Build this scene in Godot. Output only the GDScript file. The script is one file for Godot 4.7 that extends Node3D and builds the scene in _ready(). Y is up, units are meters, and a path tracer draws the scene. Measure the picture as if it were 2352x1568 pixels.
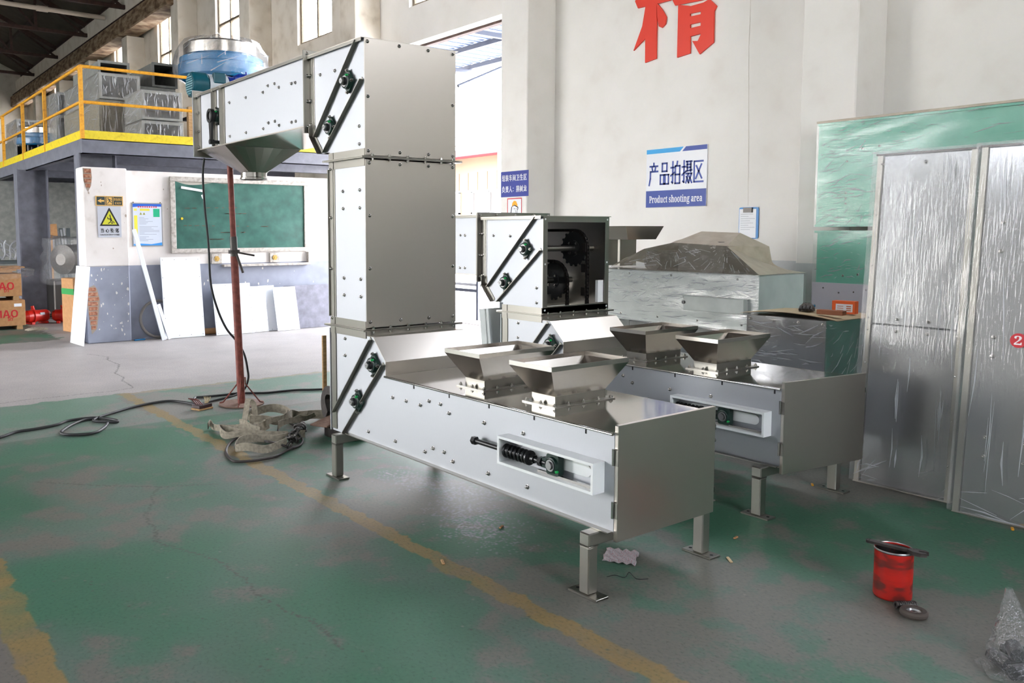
extends Node3D
# A workshop hall with two stainless Z-shaped bucket elevators. x runs from the aisle towards the long wall, -z runs along that wall, y is up, metres.

class MB:
	var v := PackedVector3Array()
	var n := PackedVector3Array()
	var t := PackedVector2Array()
	func tri(a: Vector3, b: Vector3, c: Vector3) -> void:
		var q := (b - a).cross(c - a).normalized()
		v.append_array(PackedVector3Array([a, c, b]))
		n.append_array(PackedVector3Array([q, q, q]))
		t.append_array(PackedVector2Array([Vector2(0, 1), Vector2(1, 0), Vector2(1, 1)]))
	func trin(a: Vector3, b: Vector3, c: Vector3, na: Vector3, nb: Vector3, nc: Vector3) -> void:
		v.append_array(PackedVector3Array([a, c, b]))
		n.append_array(PackedVector3Array([na, nc, nb]))
		t.append_array(PackedVector2Array([Vector2(0, 1), Vector2(1, 0), Vector2(1, 1)]))
	func quad(a: Vector3, b: Vector3, c: Vector3, d: Vector3) -> void:
		var q := (c - a).cross(d - b).normalized()
		v.append_array(PackedVector3Array([a, c, b, a, d, c]))
		n.append_array(PackedVector3Array([q, q, q, q, q, q]))
		t.append_array(PackedVector2Array([Vector2(0, 1), Vector2(1, 0), Vector2(1, 1), Vector2(0, 1), Vector2(0, 0), Vector2(1, 0)]))
	func quadn(a: Vector3, b: Vector3, c: Vector3, d: Vector3, na: Vector3, nb: Vector3, nc: Vector3, nd: Vector3) -> void:
		trin(a, b, c, na, nb, nc)
		trin(a, c, d, na, nc, nd)
	# box between two corners
	func b2(p: Vector3, q: Vector3) -> MB:
		return box((p + q) / 2.0, (q - p).abs())
	func box(c: Vector3, s: Vector3, b := Basis(), ch := 0.0) -> MB:
		var h := s / 2.0
		var e := minf(ch, minf(h.x, minf(h.y, h.z)) * 0.9)
		for ax in 3:
			for sg in [-1.0, 1.0]:
				var i: int = (ax + 1) % 3
				var j: int = (ax + 2) % 3
				var o := Vector3.ZERO
				o[ax] = h[ax] * sg
				var u := Vector3.ZERO
				u[i] = (h[i] - e)
				var w := Vector3.ZERO
				w[j] = (h[j] - e) * sg
				quad(c + b * (o - u - w), c + b * (o + u - w), c + b * (o + u + w), c + b * (o - u + w))
		if e > 0.0:
			for ax in 3:
				var i: int = (ax + 1) % 3
				var j: int = (ax + 2) % 3
				for si in [-1.0, 1.0]:
					for sj in [-1.0, 1.0]:
						var p := Vector3.ZERO
						p[i] = h[i] * si
						p[j] = (h[j] - e) * sj
						var q := Vector3.ZERO
						q[i] = (h[i] - e) * si
						q[j] = h[j] * sj
						var l := Vector3.ZERO
						l[ax] = (h[ax] - e) * si * sj
						quad(c + b * (p - l), c + b * (q - l), c + b * (q + l), c + b * (p + l))
			for sx in [-1.0, 1.0]:
				for sy in [-1.0, 1.0]:
					for sz in [-1.0, 1.0]:
						var k := Vector3(sx, sy, sz)
						var p0 := Vector3(h.x, h.y - e, h.z - e) * k
						var p1 := Vector3(h.x - e, h.y, h.z - e) * k
						var p2 := Vector3(h.x - e, h.y - e, h.z) * k
						if sx * sy * sz > 0.0:
							tri(c + b * p0, c + b * p1, c + b * p2)
						else:
							tri(c + b * p0, c + b * p2, c + b * p1)
		return self
	# polygon in the xy plane of f, from depth a to depth b along its z
	func prism(poly: PackedVector2Array, a: float, b: float, f := Transform3D()) -> MB:
		var p := poly
		if Geometry2D.is_polygon_clockwise(p):
			p = poly.duplicate()
			p.reverse()
		var ix := Geometry2D.triangulate_polygon(p)
		for k in range(0, ix.size(), 3):
			var q0 := p[ix[k]]
			var q1 := p[ix[k + 1]]
			var q2 := p[ix[k + 2]]
			if (q1 - q0).cross(q2 - q0) < 0.0:
				var sw := q1
				q1 = q2
				q2 = sw
			tri(f * Vector3(q0.x, q0.y, b), f * Vector3(q1.x, q1.y, b), f * Vector3(q2.x, q2.y, b))
			tri(f * Vector3(q0.x, q0.y, a), f * Vector3(q2.x, q2.y, a), f * Vector3(q1.x, q1.y, a))
		for k in p.size():
			var g := p[k]
			var h := p[(k + 1) % p.size()]
			quad(f * Vector3(g.x, g.y, a), f * Vector3(h.x, h.y, a), f * Vector3(h.x, h.y, b), f * Vector3(g.x, g.y, b))
		return self
	# bar of thickness th between two points of the xy plane of f
	func bar(p: Vector2, q: Vector2, th: float, a: float, b: float, f := Transform3D()) -> MB:
		var s := (q - p).normalized().orthogonal() * th / 2.0
		return prism(PackedVector2Array([p - s, q - s, q + s, p + s]), a, b, f)
	# profile of (radius, height) turned about the z axis of f
	func lathe(pr: PackedVector2Array, f := Transform3D(), seg := 20, from := 0.0, to := TAU) -> MB:
		for k in pr.size() - 1:
			var d := pr[k + 1] - pr[k]
			var m := Vector2(d.y, -d.x).normalized()
			for j in seg:
				var a := from + (to - from) * j / seg
				var c := from + (to - from) * (j + 1) / seg
				var da := Vector3(cos(a), sin(a), 0)
				var dc := Vector3(cos(c), sin(c), 0)
				var na := (f.basis * (da * m.x + Vector3(0, 0, m.y))).normalized()
				var nc := (f.basis * (dc * m.x + Vector3(0, 0, m.y))).normalized()
				var p0 := f * (da * pr[k].x + Vector3(0, 0, pr[k].y))
				var p1 := f * (dc * pr[k].x + Vector3(0, 0, pr[k].y))
				var p2 := f * (dc * pr[k + 1].x + Vector3(0, 0, pr[k + 1].y))
				var p3 := f * (da * pr[k + 1].x + Vector3(0, 0, pr[k + 1].y))
				if pr[k].x > 1e-6:
					trin(p0, p1, p2, na, nc, nc)
				if pr[k + 1].x > 1e-6:
					trin(p0, p2, p3, na, nc, na)
		return self
	func disc(r: float, a: float, b: float, f := Transform3D(), seg := 20, inner := 0.0) -> MB:
		if inner > 0.0:
			return lathe(PackedVector2Array([Vector2(inner, a), Vector2(r, a), Vector2(r, b), Vector2(inner, b), Vector2(inner, a)]), f, seg)
		return lathe(PackedVector2Array([Vector2(0, a), Vector2(r, a), Vector2(r, b), Vector2(0, b)]), f, seg)
	func tube(path: PackedVector3Array, r: float, seg := 8, closed := false) -> MB:
		var m := path.size()
		var rings := []
		var up := Vector3.UP
		var t0 := (path[1] - path[0]).normalized()
		if absf(t0.dot(up)) > 0.9:
			up = Vector3.RIGHT
		var side := t0.cross(up).normalized()
		for k in m:
			var tn: Vector3
			if closed:
				tn = (path[(k + 1) % m] - path[(k + m - 1) % m]).normalized()
			else:
				tn = (path[mini(k + 1, m - 1)] - path[maxi(k - 1, 0)]).normalized()
			side = (side - tn * side.dot(tn)).normalized()
			var o := side.cross(tn)
			var ring := []
			for j in seg:
				var a := TAU * j / seg
				ring.append(side * cos(a) - o * sin(a))
			rings.append(ring)
		for k in (m if closed else m - 1):
			var k2 := (k + 1) % m
			for j in seg:
				var j2 := (j + 1) % seg
				quadn(path[k] + rings[k][j] * r, path[k] + rings[k][j2] * r, path[k2] + rings[k2][j2] * r, path[k2] + rings[k2][j] * r, rings[k][j], rings[k][j2], rings[k2][j2], rings[k2][j])
		if not closed:
			for j in seg:
				var j2 := (j + 1) % seg
				tri(path[0], path[0] + rings[0][j2] * r, path[0] + rings[0][j] * r)
				tri(path[m - 1], path[m - 1] + rings[m - 1][j] * r, path[m - 1] + rings[m - 1][j2] * r)
		return self
	# strip of webbing: width along w (per point), thickness th
	func ribbon(path: PackedVector3Array, w: Array, width: float, th: float) -> MB:
		for k in path.size() - 1:
			var s0 := (path[mini(k + 1, path.size() - 1)] - path[maxi(k - 1, 0)]).cross(w[k]).normalized() * th / 2.0
			var s1 := (path[mini(k + 2, path.size() - 1)] - path[k]).cross(w[k + 1]).normalized() * th / 2.0
			var u0: Vector3 = w[k].normalized() * width
			var u1: Vector3 = w[k + 1].normalized() * width
			var a := path[k]
			var b := path[k + 1]
			var n0 := s0.normalized()
			var n1 := s1.normalized()
			quadn(a + s0, b + s1, b + s1 + u1, a + s0 + u0, n0, n1, n1, n0)
			quadn(b - s1, a - s0, a - s0 + u0, b - s1 + u1, -n1, -n0, -n0, -n1)
			quad(a + s0 + u0, b + s1 + u1, b - s1 + u1, a - s0 + u0)
			quad(a - s0, b - s1, b + s1, a + s0)
		return self
	# smooth sheet over a grid of points, rows of equal length
	func grid(rows: Array, both := false) -> MB:
		var r := rows.size()
		var c: int = rows[0].size()
		var nn := []
		for i in r:
			var l := []
			for j in c:
				var du: Vector3 = rows[i][mini(j + 1, c - 1)] - rows[i][maxi(j - 1, 0)]
				var dv: Vector3 = rows[mini(i + 1, r - 1)][j] - rows[maxi(i - 1, 0)][j]
				l.append(du.cross(dv).normalized())
			nn.append(l)
		for i in r - 1:
			for j in c - 1:
				quadn(rows[i][j], rows[i][j + 1], rows[i + 1][j + 1], rows[i + 1][j], nn[i][j], nn[i][j + 1], nn[i + 1][j + 1], nn[i + 1][j])
		return self
	func mesh() -> ArrayMesh:
		var a := []
		a.resize(Mesh.ARRAY_MAX)
		a[Mesh.ARRAY_VERTEX] = v
		a[Mesh.ARRAY_NORMAL] = n
		a[Mesh.ARRAY_TEX_UV] = t
		var m := ArrayMesh.new()
		m.add_surface_from_arrays(Mesh.PRIMITIVE_TRIANGLES, a)
		return m

var mats := {}
var texs := {}
var used := {}
var rng := RandomNumberGenerator.new()

func pv(l: Array) -> PackedVector2Array:
	var o := PackedVector2Array()
	for q in l:
		o.append(Vector2(q[0], q[1]))
	return o
func ground(l: Array, y := 0.0) -> PackedVector3Array:
	var o := PackedVector3Array()
	for q in l:
		o.append(Vector3(q[0], y, q[1]))
	return o
func smooth(p: PackedVector3Array, per := 4, closed := false) -> PackedVector3Array:
	var o := PackedVector3Array()
	var m := p.size()
	for k in (m if closed else m - 1):
		var a := p[(k + m - 1) % m] if closed else p[maxi(k - 1, 0)]
		var b := p[k]
		var c := p[(k + 1) % m]
		var d := p[(k + 2) % m] if closed else p[mini(k + 2, m - 1)]
		for j in per:
			o.append(b.cubic_interpolate(c, a, d, float(j) / per))
	if not closed:
		o.append(p[m - 1])
	return o
# frames whose z axis points out of a face: -x faces use (z, y), +z faces use (x, y), upward faces use (x, -z)
func xface(x: float, y := 0.0, z := 0.0) -> Transform3D:
	return Transform3D(Basis(Vector3(0, 0, 1), Vector3(0, 1, 0), Vector3(-1, 0, 0)), Vector3(x, y, z))
func zface(x: float, y: float, z: float) -> Transform3D:
	return Transform3D(Basis(), Vector3(x, y, z))
func yface(x: float, y: float, z: float) -> Transform3D:
	return Transform3D(Basis(Vector3(1, 0, 0), Vector3(0, 0, -1), Vector3(0, 1, 0)), Vector3(x, y, z))
func numbered(called: String) -> String:
	used[called] = used.get(called, 0) + 1
	return called if used[called] == 1 else "%s_%03d" % [called, used[called] - 1]
func add(mb: MB, called: String, m: Material, parent: Node = self) -> MeshInstance3D:
	return put(mb.mesh(), called, m, parent)
func put(me: Mesh, called: String, m: Material, parent: Node, at := Transform3D()) -> MeshInstance3D:
	var o := MeshInstance3D.new()
	o.mesh = me
	o.material_override = m
	o.name = numbered(called) if parent == self else called
	o.transform = at
	o.cast_shadow = GeometryInstance3D.SHADOW_CASTING_SETTING_ON
	parent.add_child(o, true)
	return o
func tag(o: Node, label: String, category: String, group := "") -> Node:
	o.set_meta("label", label)
	o.set_meta("category", category)
	if group:
		o.set_meta("group", group)
	return o
func thing(called: String, label: String, category: String, at := Vector3.ZERO, group := "", turn := 0.0) -> Node3D:
	var o := Node3D.new()
	o.name = numbered(called)
	add_child(o)
	o.position = at
	o.rotation.y = turn
	tag(o, label, category, group)
	return o
func part(called: String, parent: Node, at := Transform3D()) -> Node3D:
	var o := Node3D.new()
	o.name = called
	o.transform = at
	parent.add_child(o, true)
	return o
func struct(called: String, label := "") -> Node3D:
	var o := Node3D.new()
	o.name = called
	add_child(o)
	o.set_meta("kind", "structure")
	if label:
		o.set_meta("label", label)
	return o

# ---- textures and materials
func noise_image(key: String, size: int, freq: float, octaves: int, type := FastNoiseLite.TYPE_SIMPLEX_SMOOTH) -> Image:
	var f := FastNoiseLite.new()
	f.seed = hash(key) % 10000
	f.noise_type = type
	f.frequency = freq
	f.fractal_octaves = octaves
	return f.get_seamless_image(size, size)
func grey(key: String, size: int, freq: float, octaves: int, lo: float, hi: float, type := FastNoiseLite.TYPE_SIMPLEX_SMOOTH) -> ImageTexture:
	if texs.has(key):
		return texs[key]
	var im := noise_image(key, size, freq, octaves, type)
	var d := im.get_data()
	for k in d.size():
		d[k] = int(255.0 * (lo + (hi - lo) * d[k] / 255.0))
	texs[key] = ImageTexture.create_from_image(Image.create_from_data(size, size, false, Image.FORMAT_L8, d))
	return texs[key]
func ramp(key: String, size: int, freq: float, octaves: int, stops: Array, type := FastNoiseLite.TYPE_SIMPLEX_SMOOTH) -> ImageTexture:
	if texs.has(key):
		return texs[key]
	var d := noise_image(key, size, freq, octaves, type).get_data()
	var g := Gradient.new()
	g.offsets = PackedFloat32Array(stops.map(func(s): return s[0]))
	g.colors = PackedColorArray(stops.map(func(s): return s[1]))
	var lut := []
	for k in 256:
		lut.append(g.sample(k / 255.0))
	var o := PackedByteArray()
	o.resize(d.size() * 3)
	for k in d.size():
		var c: Color = lut[d[k]]
		o[k * 3] = c.r8
		o[k * 3 + 1] = c.g8
		o[k * 3 + 2] = c.b8
	texs[key] = ImageTexture.create_from_image(Image.create_from_data(size, size, false, Image.FORMAT_RGB8, o))
	return texs[key]
func mat(key: String, c: Color, rough := 0.6, metal := 0.0) -> StandardMaterial3D:
	if mats.has(key):
		return mats[key]
	var m := StandardMaterial3D.new()
	m.resource_name = key
	m.albedo_color = c
	m.roughness = rough
	m.metallic = metal
	mats[key] = m
	return m
func tri(m: StandardMaterial3D, s: Vector3, world := false) -> StandardMaterial3D:
	m.uv1_triplanar = true
	m.uv1_world_triplanar = world
	m.uv1_scale = s
	return m
func rgb(r: int, g: int, b: int) -> Color:
	return Color8(r, g, b)
# stainless sheet: satin grain along y or along the sheet, faint stains
func steel(key: String, c: Color, rough: float, s := Vector3(14, 0.7, 14)) -> StandardMaterial3D:
	if mats.has(key):
		return mats[key]
	var m := mat(key, c, 1.0, 1.0)
	tri(m, s)
	m.roughness_texture = grey("grain%.2f" % rough, 512, 0.06, 3, rough * 0.94, rough * 1.06)
	m.roughness_texture_channel = BaseMaterial3D.TEXTURE_CHANNEL_RED
	return m
func film(key: String, a: float, c: Color, s: Vector3, bump := 0.6, rough := 0.16) -> StandardMaterial3D:
	if mats.has(key):
		return mats[key]
	var m := mat(key, Color(c.r, c.g, c.b, a), rough, 0.0)
	m.transparency = BaseMaterial3D.TRANSPARENCY_ALPHA
	m.metallic_specular = 0.9
	tri(m, s)
	m.heightmap_enabled = true
	m.heightmap_texture = grey("wrinkle", 512, 0.018, 5, 0.0, 1.0, FastNoiseLite.TYPE_SIMPLEX)
	m.heightmap_scale = bump
	return m
func mottled(key: String, stops: Array, s: Vector3, rough: float, freq := 0.012, octaves := 5, world := true) -> StandardMaterial3D:
	if mats.has(key):
		return mats[key]
	var m := mat(key, Color.WHITE, rough)
	m.albedo_texture = ramp(key, 512, freq, octaves, stops)
	return tri(m, s, world)

func make_materials() -> void:
	steel("steel_side", Color(0.71, 0.72, 0.735), 0.55)
	steel("steel_panel", Color(0.80, 0.775, 0.74), 0.32)
	steel("steel_top", Color(0.76, 0.75, 0.73), 0.09, Vector3(5, 5, 5))
	steel("steel_hopper", Color(0.76, 0.74, 0.71), 0.24, Vector3(9, 2, 9))
	steel("steel_angle", Color(0.60, 0.59, 0.56), 0.32, Vector3(9, 3, 9))
	steel("steel_leg", Color(0.68, 0.67, 0.64), 0.32, Vector3(18, 0.9, 18))
	steel("steel_bolt", Color(0.70, 0.69, 0.67), 0.22, Vector3(20, 20, 20))
	steel("steel_wrapped", Color(0.63, 0.635, 0.645), 0.20, Vector3(12, 0.5, 12))
	steel("steel_cast", Color(0.35, 0.34, 0.33), 0.45, Vector3(6, 6, 6))
	mat("bearing_green", rgb(22, 48, 40), 0.35)
	mat("nipple_green", rgb(20, 165, 80), 0.4)
	mat("ring_steel", Color(0.60, 0.60, 0.60), 0.34, 1.0)
	mat("black_paint", rgb(22, 23, 24), 0.32)
	mat("black_rubber", rgb(34, 34, 35), 0.55)
	mat("black_slot", rgb(14, 14, 14), 0.8)
	mat("white_paint", rgb(236, 239, 238), 0.4)
	mat("white_board", rgb(232, 236, 242), 0.45)
	mat("chain_iron", rgb(42, 38, 36), 0.5, 0.6)
	mottled("plaster", [[0.0, rgb(227, 222, 215)], [0.35, rgb(233, 230, 224)], [1.0, rgb(238, 235, 230)]], Vector3(0.22, 0.22, 0.22), 0.85)
	mottled("old_plaster", [[0.0, rgb(196, 184, 168)], [0.25, rgb(216, 206, 190)], [0.5, rgb(226, 217, 203)], [1.0, rgb(232, 224, 211)]], Vector3(0.25, 0.25, 0.25), 0.9)
	mottled("dado_pale", [[0.0, rgb(176, 178, 178)], [0.5, rgb(196, 199, 199)], [1.0, rgb(208, 210, 209)]], Vector3(0.4, 0.4, 0.4), 0.8)
	mottled("dado_blue", [[0.0, rgb(128, 132, 146)], [0.5, rgb(138, 143, 158)], [1.0, rgb(148, 153, 168)]], Vector3(0.5, 0.5, 0.5), 0.7)
	mottled("partition_plaster", [[0.0, rgb(206, 198, 192)], [0.3, rgb(228, 222, 218)], [1.0, rgb(236, 231, 228)]], Vector3(0.4, 0.4, 0.4), 0.85)
	mottled("rusty_concrete", [[0.0, rgb(70, 50, 34)], [0.35, rgb(116, 92, 68)], [0.6, rgb(142, 122, 98)], [1.0, rgb(168, 152, 130)]], Vector3(0.3, 0.9, 0.3), 0.9)
	mottled("brick", [[0.0, rgb(110, 66, 50)], [0.5, rgb(156, 104, 80)], [1.0, rgb(186, 150, 124)]], Vector3(3, 3, 3), 0.9)
	mottled("mezz_paint", [[0.0, rgb(92, 94, 104)], [0.5, rgb(104, 106, 117)], [1.0, rgb(116, 118, 130)]], Vector3(0.8, 0.8, 0.8), 0.5)
	mottled("column_paint", [[0.0, rgb(52, 60, 62)], [0.5, rgb(64, 73, 76)], [1.0, rgb(78, 86, 89)]], Vector3(0.8, 0.8, 0.8), 0.5)
	mottled("rail_yellow", [[0.0, rgb(176, 116, 24)], [0.4, rgb(216, 152, 30)], [1.0, rgb(226, 168, 44)]], Vector3(3, 3, 3), 0.45)
	mottled("kick_yellow", [[0.0, rgb(186, 160, 20)], [0.4, rgb(212, 190, 26)], [1.0, rgb(222, 202, 40)]], Vector3(2, 2, 2), 0.5)
	mottled("roof_sheet", [[0.0, rgb(58, 50, 42)], [1.0, rgb(84, 74, 62)]], Vector3(0.3, 0.3, 0.3), 0.8)
	mottled("truss_iron", [[0.0, rgb(46, 28, 22)], [1.0, rgb(70, 46, 38)]], Vector3(1, 1, 1), 0.7)
	mottled("cardboard", [[0.0, rgb(166, 122, 80)], [1.0, rgb(184, 140, 96)]], Vector3(2, 2, 2), 0.85)
	mottled("timber", [[0.0, rgb(150, 116, 76)], [1.0, rgb(190, 156, 112)]], Vector3(1.5, 9, 9), 0.8)
	mottled("plywood", [[0.0, rgb(184, 160, 122)], [1.0, rgb(214, 194, 156)]], Vector3(6, 6, 1.5), 0.75)
	mottled("pole_rust", [[0.0, rgb(96, 42, 34)], [0.5, rgb(122, 56, 46)], [1.0, rgb(140, 78, 64)]], Vector3(3, 3, 3), 0.6)
	mottled("rust_plate", [[0.0, rgb(112, 84, 70)], [1.0, rgb(150, 122, 104)]], Vector3(3, 3, 3), 0.75)
	mottled("webbing", [[0.0, rgb(104, 98, 86)], [0.5, rgb(142, 134, 118)], [1.0, rgb(166, 157, 140)]], Vector3(5, 5, 5), 0.9)
	mottled("hook_iron", [[0.0, rgb(34, 30, 28)], [1.0, rgb(64, 56, 52)]], Vector3(3, 3, 3), 0.6)
	mottled("green_casing", [[0.0, rgb(96, 172, 148)], [1.0, rgb(110, 184, 160)]], Vector3(0.7, 0.7, 0.7), 0.5)
	mottled("grey_casing", [[0.0, rgb(190, 196, 193)], [1.0, rgb(208, 213, 209)]], Vector3(0.7, 0.7, 0.7), 0.5)
	mottled("dusty_film", [[0.0, rgb(166, 154, 134)], [0.45, rgb(182, 171, 151)], [1.0, rgb(198, 188, 170)]], Vector3(0.9, 0.9, 0.9), 0.45)
	mottled("blackboard", [[0.0, rgb(34, 76, 68)], [0.5, rgb(42, 92, 82)], [1.0, rgb(58, 106, 96)]], Vector3(0.7, 0.7, 0.7), 0.45)
	mottled("board_frame", [[0.0, rgb(140, 132, 124)], [0.5, rgb(178, 172, 164)], [1.0, rgb(202, 198, 192)]], Vector3(2, 2, 2), 0.6)
	mottled("dark_sheet", [[0.0, rgb(92, 92, 104)], [1.0, rgb(130, 130, 144)]], Vector3(1, 1, 1), 0.5)
	mottled("window_frame", [[0.0, rgb(96, 84, 68)], [1.0, rgb(140, 126, 104)]], Vector3(2, 2, 2), 0.7)
	mottled("duct_grey", [[0.0, rgb(104, 106, 104)], [1.0, rgb(134, 135, 130)]], Vector3(1, 1, 1), 0.55)
	mat("blue_enamel", rgb(28, 104, 150), 0.25)
	mat("teal_enamel", rgb(16, 84, 98), 0.3)
	mat("navy_enamel", rgb(24, 52, 150), 0.3)
	mat("red_enamel", rgb(186, 30, 18), 0.3)
	mat("lead_grey", rgb(150, 152, 156), 0.5, 0.4)
	mat("yard_steel", rgb(66, 71, 84), 0.5)
	var cr := mat("film_crease_glint", Color(0.93, 0.94, 0.96, 0.34), 0.3)  # whitish folded film, its pale colour painting the glints as streaks
	cr.transparency = BaseMaterial3D.TRANSPARENCY_ALPHA
	film("film_clear", 0.10, Color(0.95, 0.95, 0.95), Vector3(6.0, 0.45, 6.0), 0.10)
	film("film_streak", 0.05, Color(0.95, 0.95, 0.95), Vector3(0.5, 5.0, 0.5), 0.06)
	film("film_dusty", 0.40, Color(0.72, 0.69, 0.62), Vector3(0.8, 4.0, 0.8), 0.4, 0.2)
	film("film_bag", 0.045, Color(0.95, 0.96, 0.97), Vector3(4, 4, 4), 1.0)
	var g := mat("window_glass", Color(0.9, 0.93, 0.95, 0.12), 0.05)
	g.transparency = BaseMaterial3D.TRANSPARENCY_ALPHA

const BAY := 4.63
const WALL_X := 8.65

func _ready() -> void:
	rng.seed = 20240517
	# camera
	var cam := Camera3D.new()
	cam.name = "camera"
	cam.projection = Camera3D.PROJECTION_FRUSTUM
	cam.near = 0.1
	cam.far = 200.0
	cam.size = 0.1 * 1568.0 / 1926.83
	cam.frustum_offset = Vector2(0.1 * (1176.0 - 984.78) / 1926.83, -0.1 * (784.0 - 691.16) / 1926.83)
	cam.position = Vector3(0, 1.5, 0)
	cam.basis = Basis(Vector3.UP, -0.62572) * Basis(Vector3.RIGHT, -0.0814467) * Basis(Vector3.BACK, -0.0024696)
	add_child(cam)
	cam.current = true
	# bright overcast sky
	var we := WorldEnvironment.new()
	we.name = "world_environment"
	var env := Environment.new()
	env.background_mode = Environment.BG_SKY
	var sky := Sky.new()
	var sm := ProceduralSkyMaterial.new()
	sm.sky_top_color = Color(0.93, 0.95, 1.0)
	sm.sky_horizon_color = Color(1.0, 0.98, 0.95)
	sm.ground_bottom_color = Color(0.55, 0.54, 0.52)
	sm.ground_horizon_color = Color(0.75, 0.75, 0.74)
	sm.sky_energy_multiplier = 4.5
	sm.ground_energy_multiplier = 2.2
	sky.sky_material = sm
	env.sky = sky
	env.tonemap_mode = Environment.TONE_MAPPER_LINEAR
	env.tonemap_exposure = 1.05
	env.sdfgi_enabled = true
	env.ssao_enabled = true
	env.ssil_enabled = true
	we.environment = env
	add_child(we)
	make_materials()
	build_floor()
	build_walls()
	build_roof()
	build_partition()
	build_mezzanine()
	build_outside()
	elevators()
	mezzanine_goods()
	partition_goods()
	under_mezzanine()
	floor_goods()
	wrapped_goods()
	wall_signs()

# ---- floor: worn green paint, concrete aisle, yellow lines, cracks
func build_floor() -> void:
	var fl := struct("floor", "worn green painted concrete floor with yellow lines and a bare grey aisle")
	var w := 1100
	var h := 1650
	var x0 := -1.0
	var z0 := -16.5
	var k := 100.0
	var na := noise_image("patch", 512, 0.006, 4).get_data()
	var nb := noise_image("wear", 512, 0.035, 4).get_data()
	var nc := noise_image("edge", 512, 0.05, 3).get_data()
	var nd := noise_image("speck", 512, 0.22, 2).get_data()
	var green := [Vector3(60, 108, 84), Vector3(80, 108, 93), Vector3(98, 112, 104)]
	var worn := Vector3(110, 106, 99)
	var aisle := Vector3(160, 155, 152)
	var yellow := Vector3(140, 116, 70)
	var d := PackedByteArray()
	d.resize(w * h * 3)
	var at := 0
	for j in h:
		var z := z0 + j / k
		var jr := (j % 512) * 512
		var jr2 := ((j * 3) % 512) * 512
		for i in w:
			var x := x0 + i / k
			var i5 := i % 512
			var a := na[jr + i5] / 255.0
			var b := nb[jr + i5] / 255.0
			var e := nc[jr + i5] / 255.0 - 0.5
			var s := nd[jr2 + (i * 3) % 512] / 255.0
			var c: Vector3
			var zz := z + e * 0.10
			if zz < -8.0 and zz > -12.6 or zz <= -12.6 and x > 2.7 + e * 0.3:
				c = aisle * (0.93 + 0.10 * a + 0.05 * b)
			else:
				var g: Vector3 = green[1].lerp(green[0], clampf((0.62 - a) * 3.0, 0.0, 1.0)).lerp(green[2], clampf((a - 0.55) * 3.0, 0.0, 1.0))
				# under the machines the paint is trodden off more
				var bare := 0.27 if x > 2.25 else 0.15
				var t := clampf((b * 0.55 + a * 0.45 + (s - 0.5) * 0.18 - (0.66 - bare)) * 7.0, 0.0, 1.0) * 0.85
				c = g.lerp(worn, t)
				if z < -6.6 and z > -8.2:
					c = c.lerp(aisle, 0.35)
			var xe := x + e * 0.06
			if xe > 2.175 and xe < 2.272 and z > -8.0:
				c = c.lerp(yellow, clampf(1.15 - b * 0.7 - (s - 0.5) * 0.5, 0.0, 0.9))
			elif xe > 2.11 and xe <= 2.175 and z > -8.0 and b > 0.45:
				c = c.lerp(worn, 0.6)
			elif x + e * 0.05 < 0.60 and x + e * 0.05 > 0.47 and z > -8.0:
				c = c.lerp(yellow, clampf(1.1 - b * 0.7, 0.0, 0.9))
			elif x <= 0.49 and x > 0.3 and z > -8.0:
				c = worn
			elif zz < -7.93 and zz > -8.0 and x > 2.2:
				c = c.lerp(yellow.lerp(aisle, 0.5), 0.7)
			c *= 0.94 + 0.12 * s
			d[at] = clampi(int(c.x), 0, 255)
			d[at + 1] = clampi(int(c.y), 0, 255)
			d[at + 2] = clampi(int(c.z), 0, 255)
			at += 3
	var im := Image.create_from_data(w, h, false, Image.FORMAT_RGB8, d)
	var dot := func(p: Vector2, r: int, c: Color): im.fill_rect(Rect2i(int((p.x - x0) * k), int((p.y - z0) * k), r, r), c)
	for line in [
		[[1.214,-8.165],[1.453,-8.222],[1.747,-8.193],[1.985,-8.202],[2.182,-8.17],[2.394,-8.239],[2.424,-8.503],[2.425,-8.701],[2.498,-8.908],[2.496,-9.239],[2.594,-9.457],[2.701,-9.811],[2.694,-10.283],[2.771,-10.509],[2.625,-10.916]],
		[[0.99,-5.428],[1.244,-5.158],[1.555,-4.888],[1.863,-4.74]],
		[[1.547,-4.881],[1.466,-4.745],[1.432,-4.606],[1.336,-4.446],[1.307,-4.29],[1.315,-4.199],[1.27,-4.086],[1.257,-4.003],[1.318,-3.839],[1.384,-3.678],[1.416,-3.559],[1.411,-3.471],[1.423,-3.326],[1.396,-3.171],[1.419,-3.025],[1.429,-2.946],[1.474,-2.814],[1.473,-2.767],[1.459,-2.546]],
		[[2.25,-5.25],[2.5,-4.95],[2.75,-4.72],[3.1,-4.6]]]:
		for q in line.size() - 1:
			var p0 := Vector2(line[q][0], line[q][1])
			var p1 := Vector2(line[q + 1][0], line[q + 1][1])
			var steps := int(p0.distance_to(p1) * 120.0) + 1
			for s in steps:
				if rng.randf() < 0.85:
					dot.call(p0.lerp(p1, float(s) / steps) + Vector2(rng.randfn(0, 0.005), rng.randfn(0, 0.005)), 1, rgb(74, 78, 70))
	# chips and pits in the paint
	for s in 420:
		dot.call(Vector2(rng.randf_range(0.3, 6), rng.randf_range(-8, -0.8)), 1, [rgb(66, 70, 62), rgb(116, 112, 104), rgb(128, 124, 118), rgb(84, 86, 78)][rng.randi() % 4])
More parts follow.
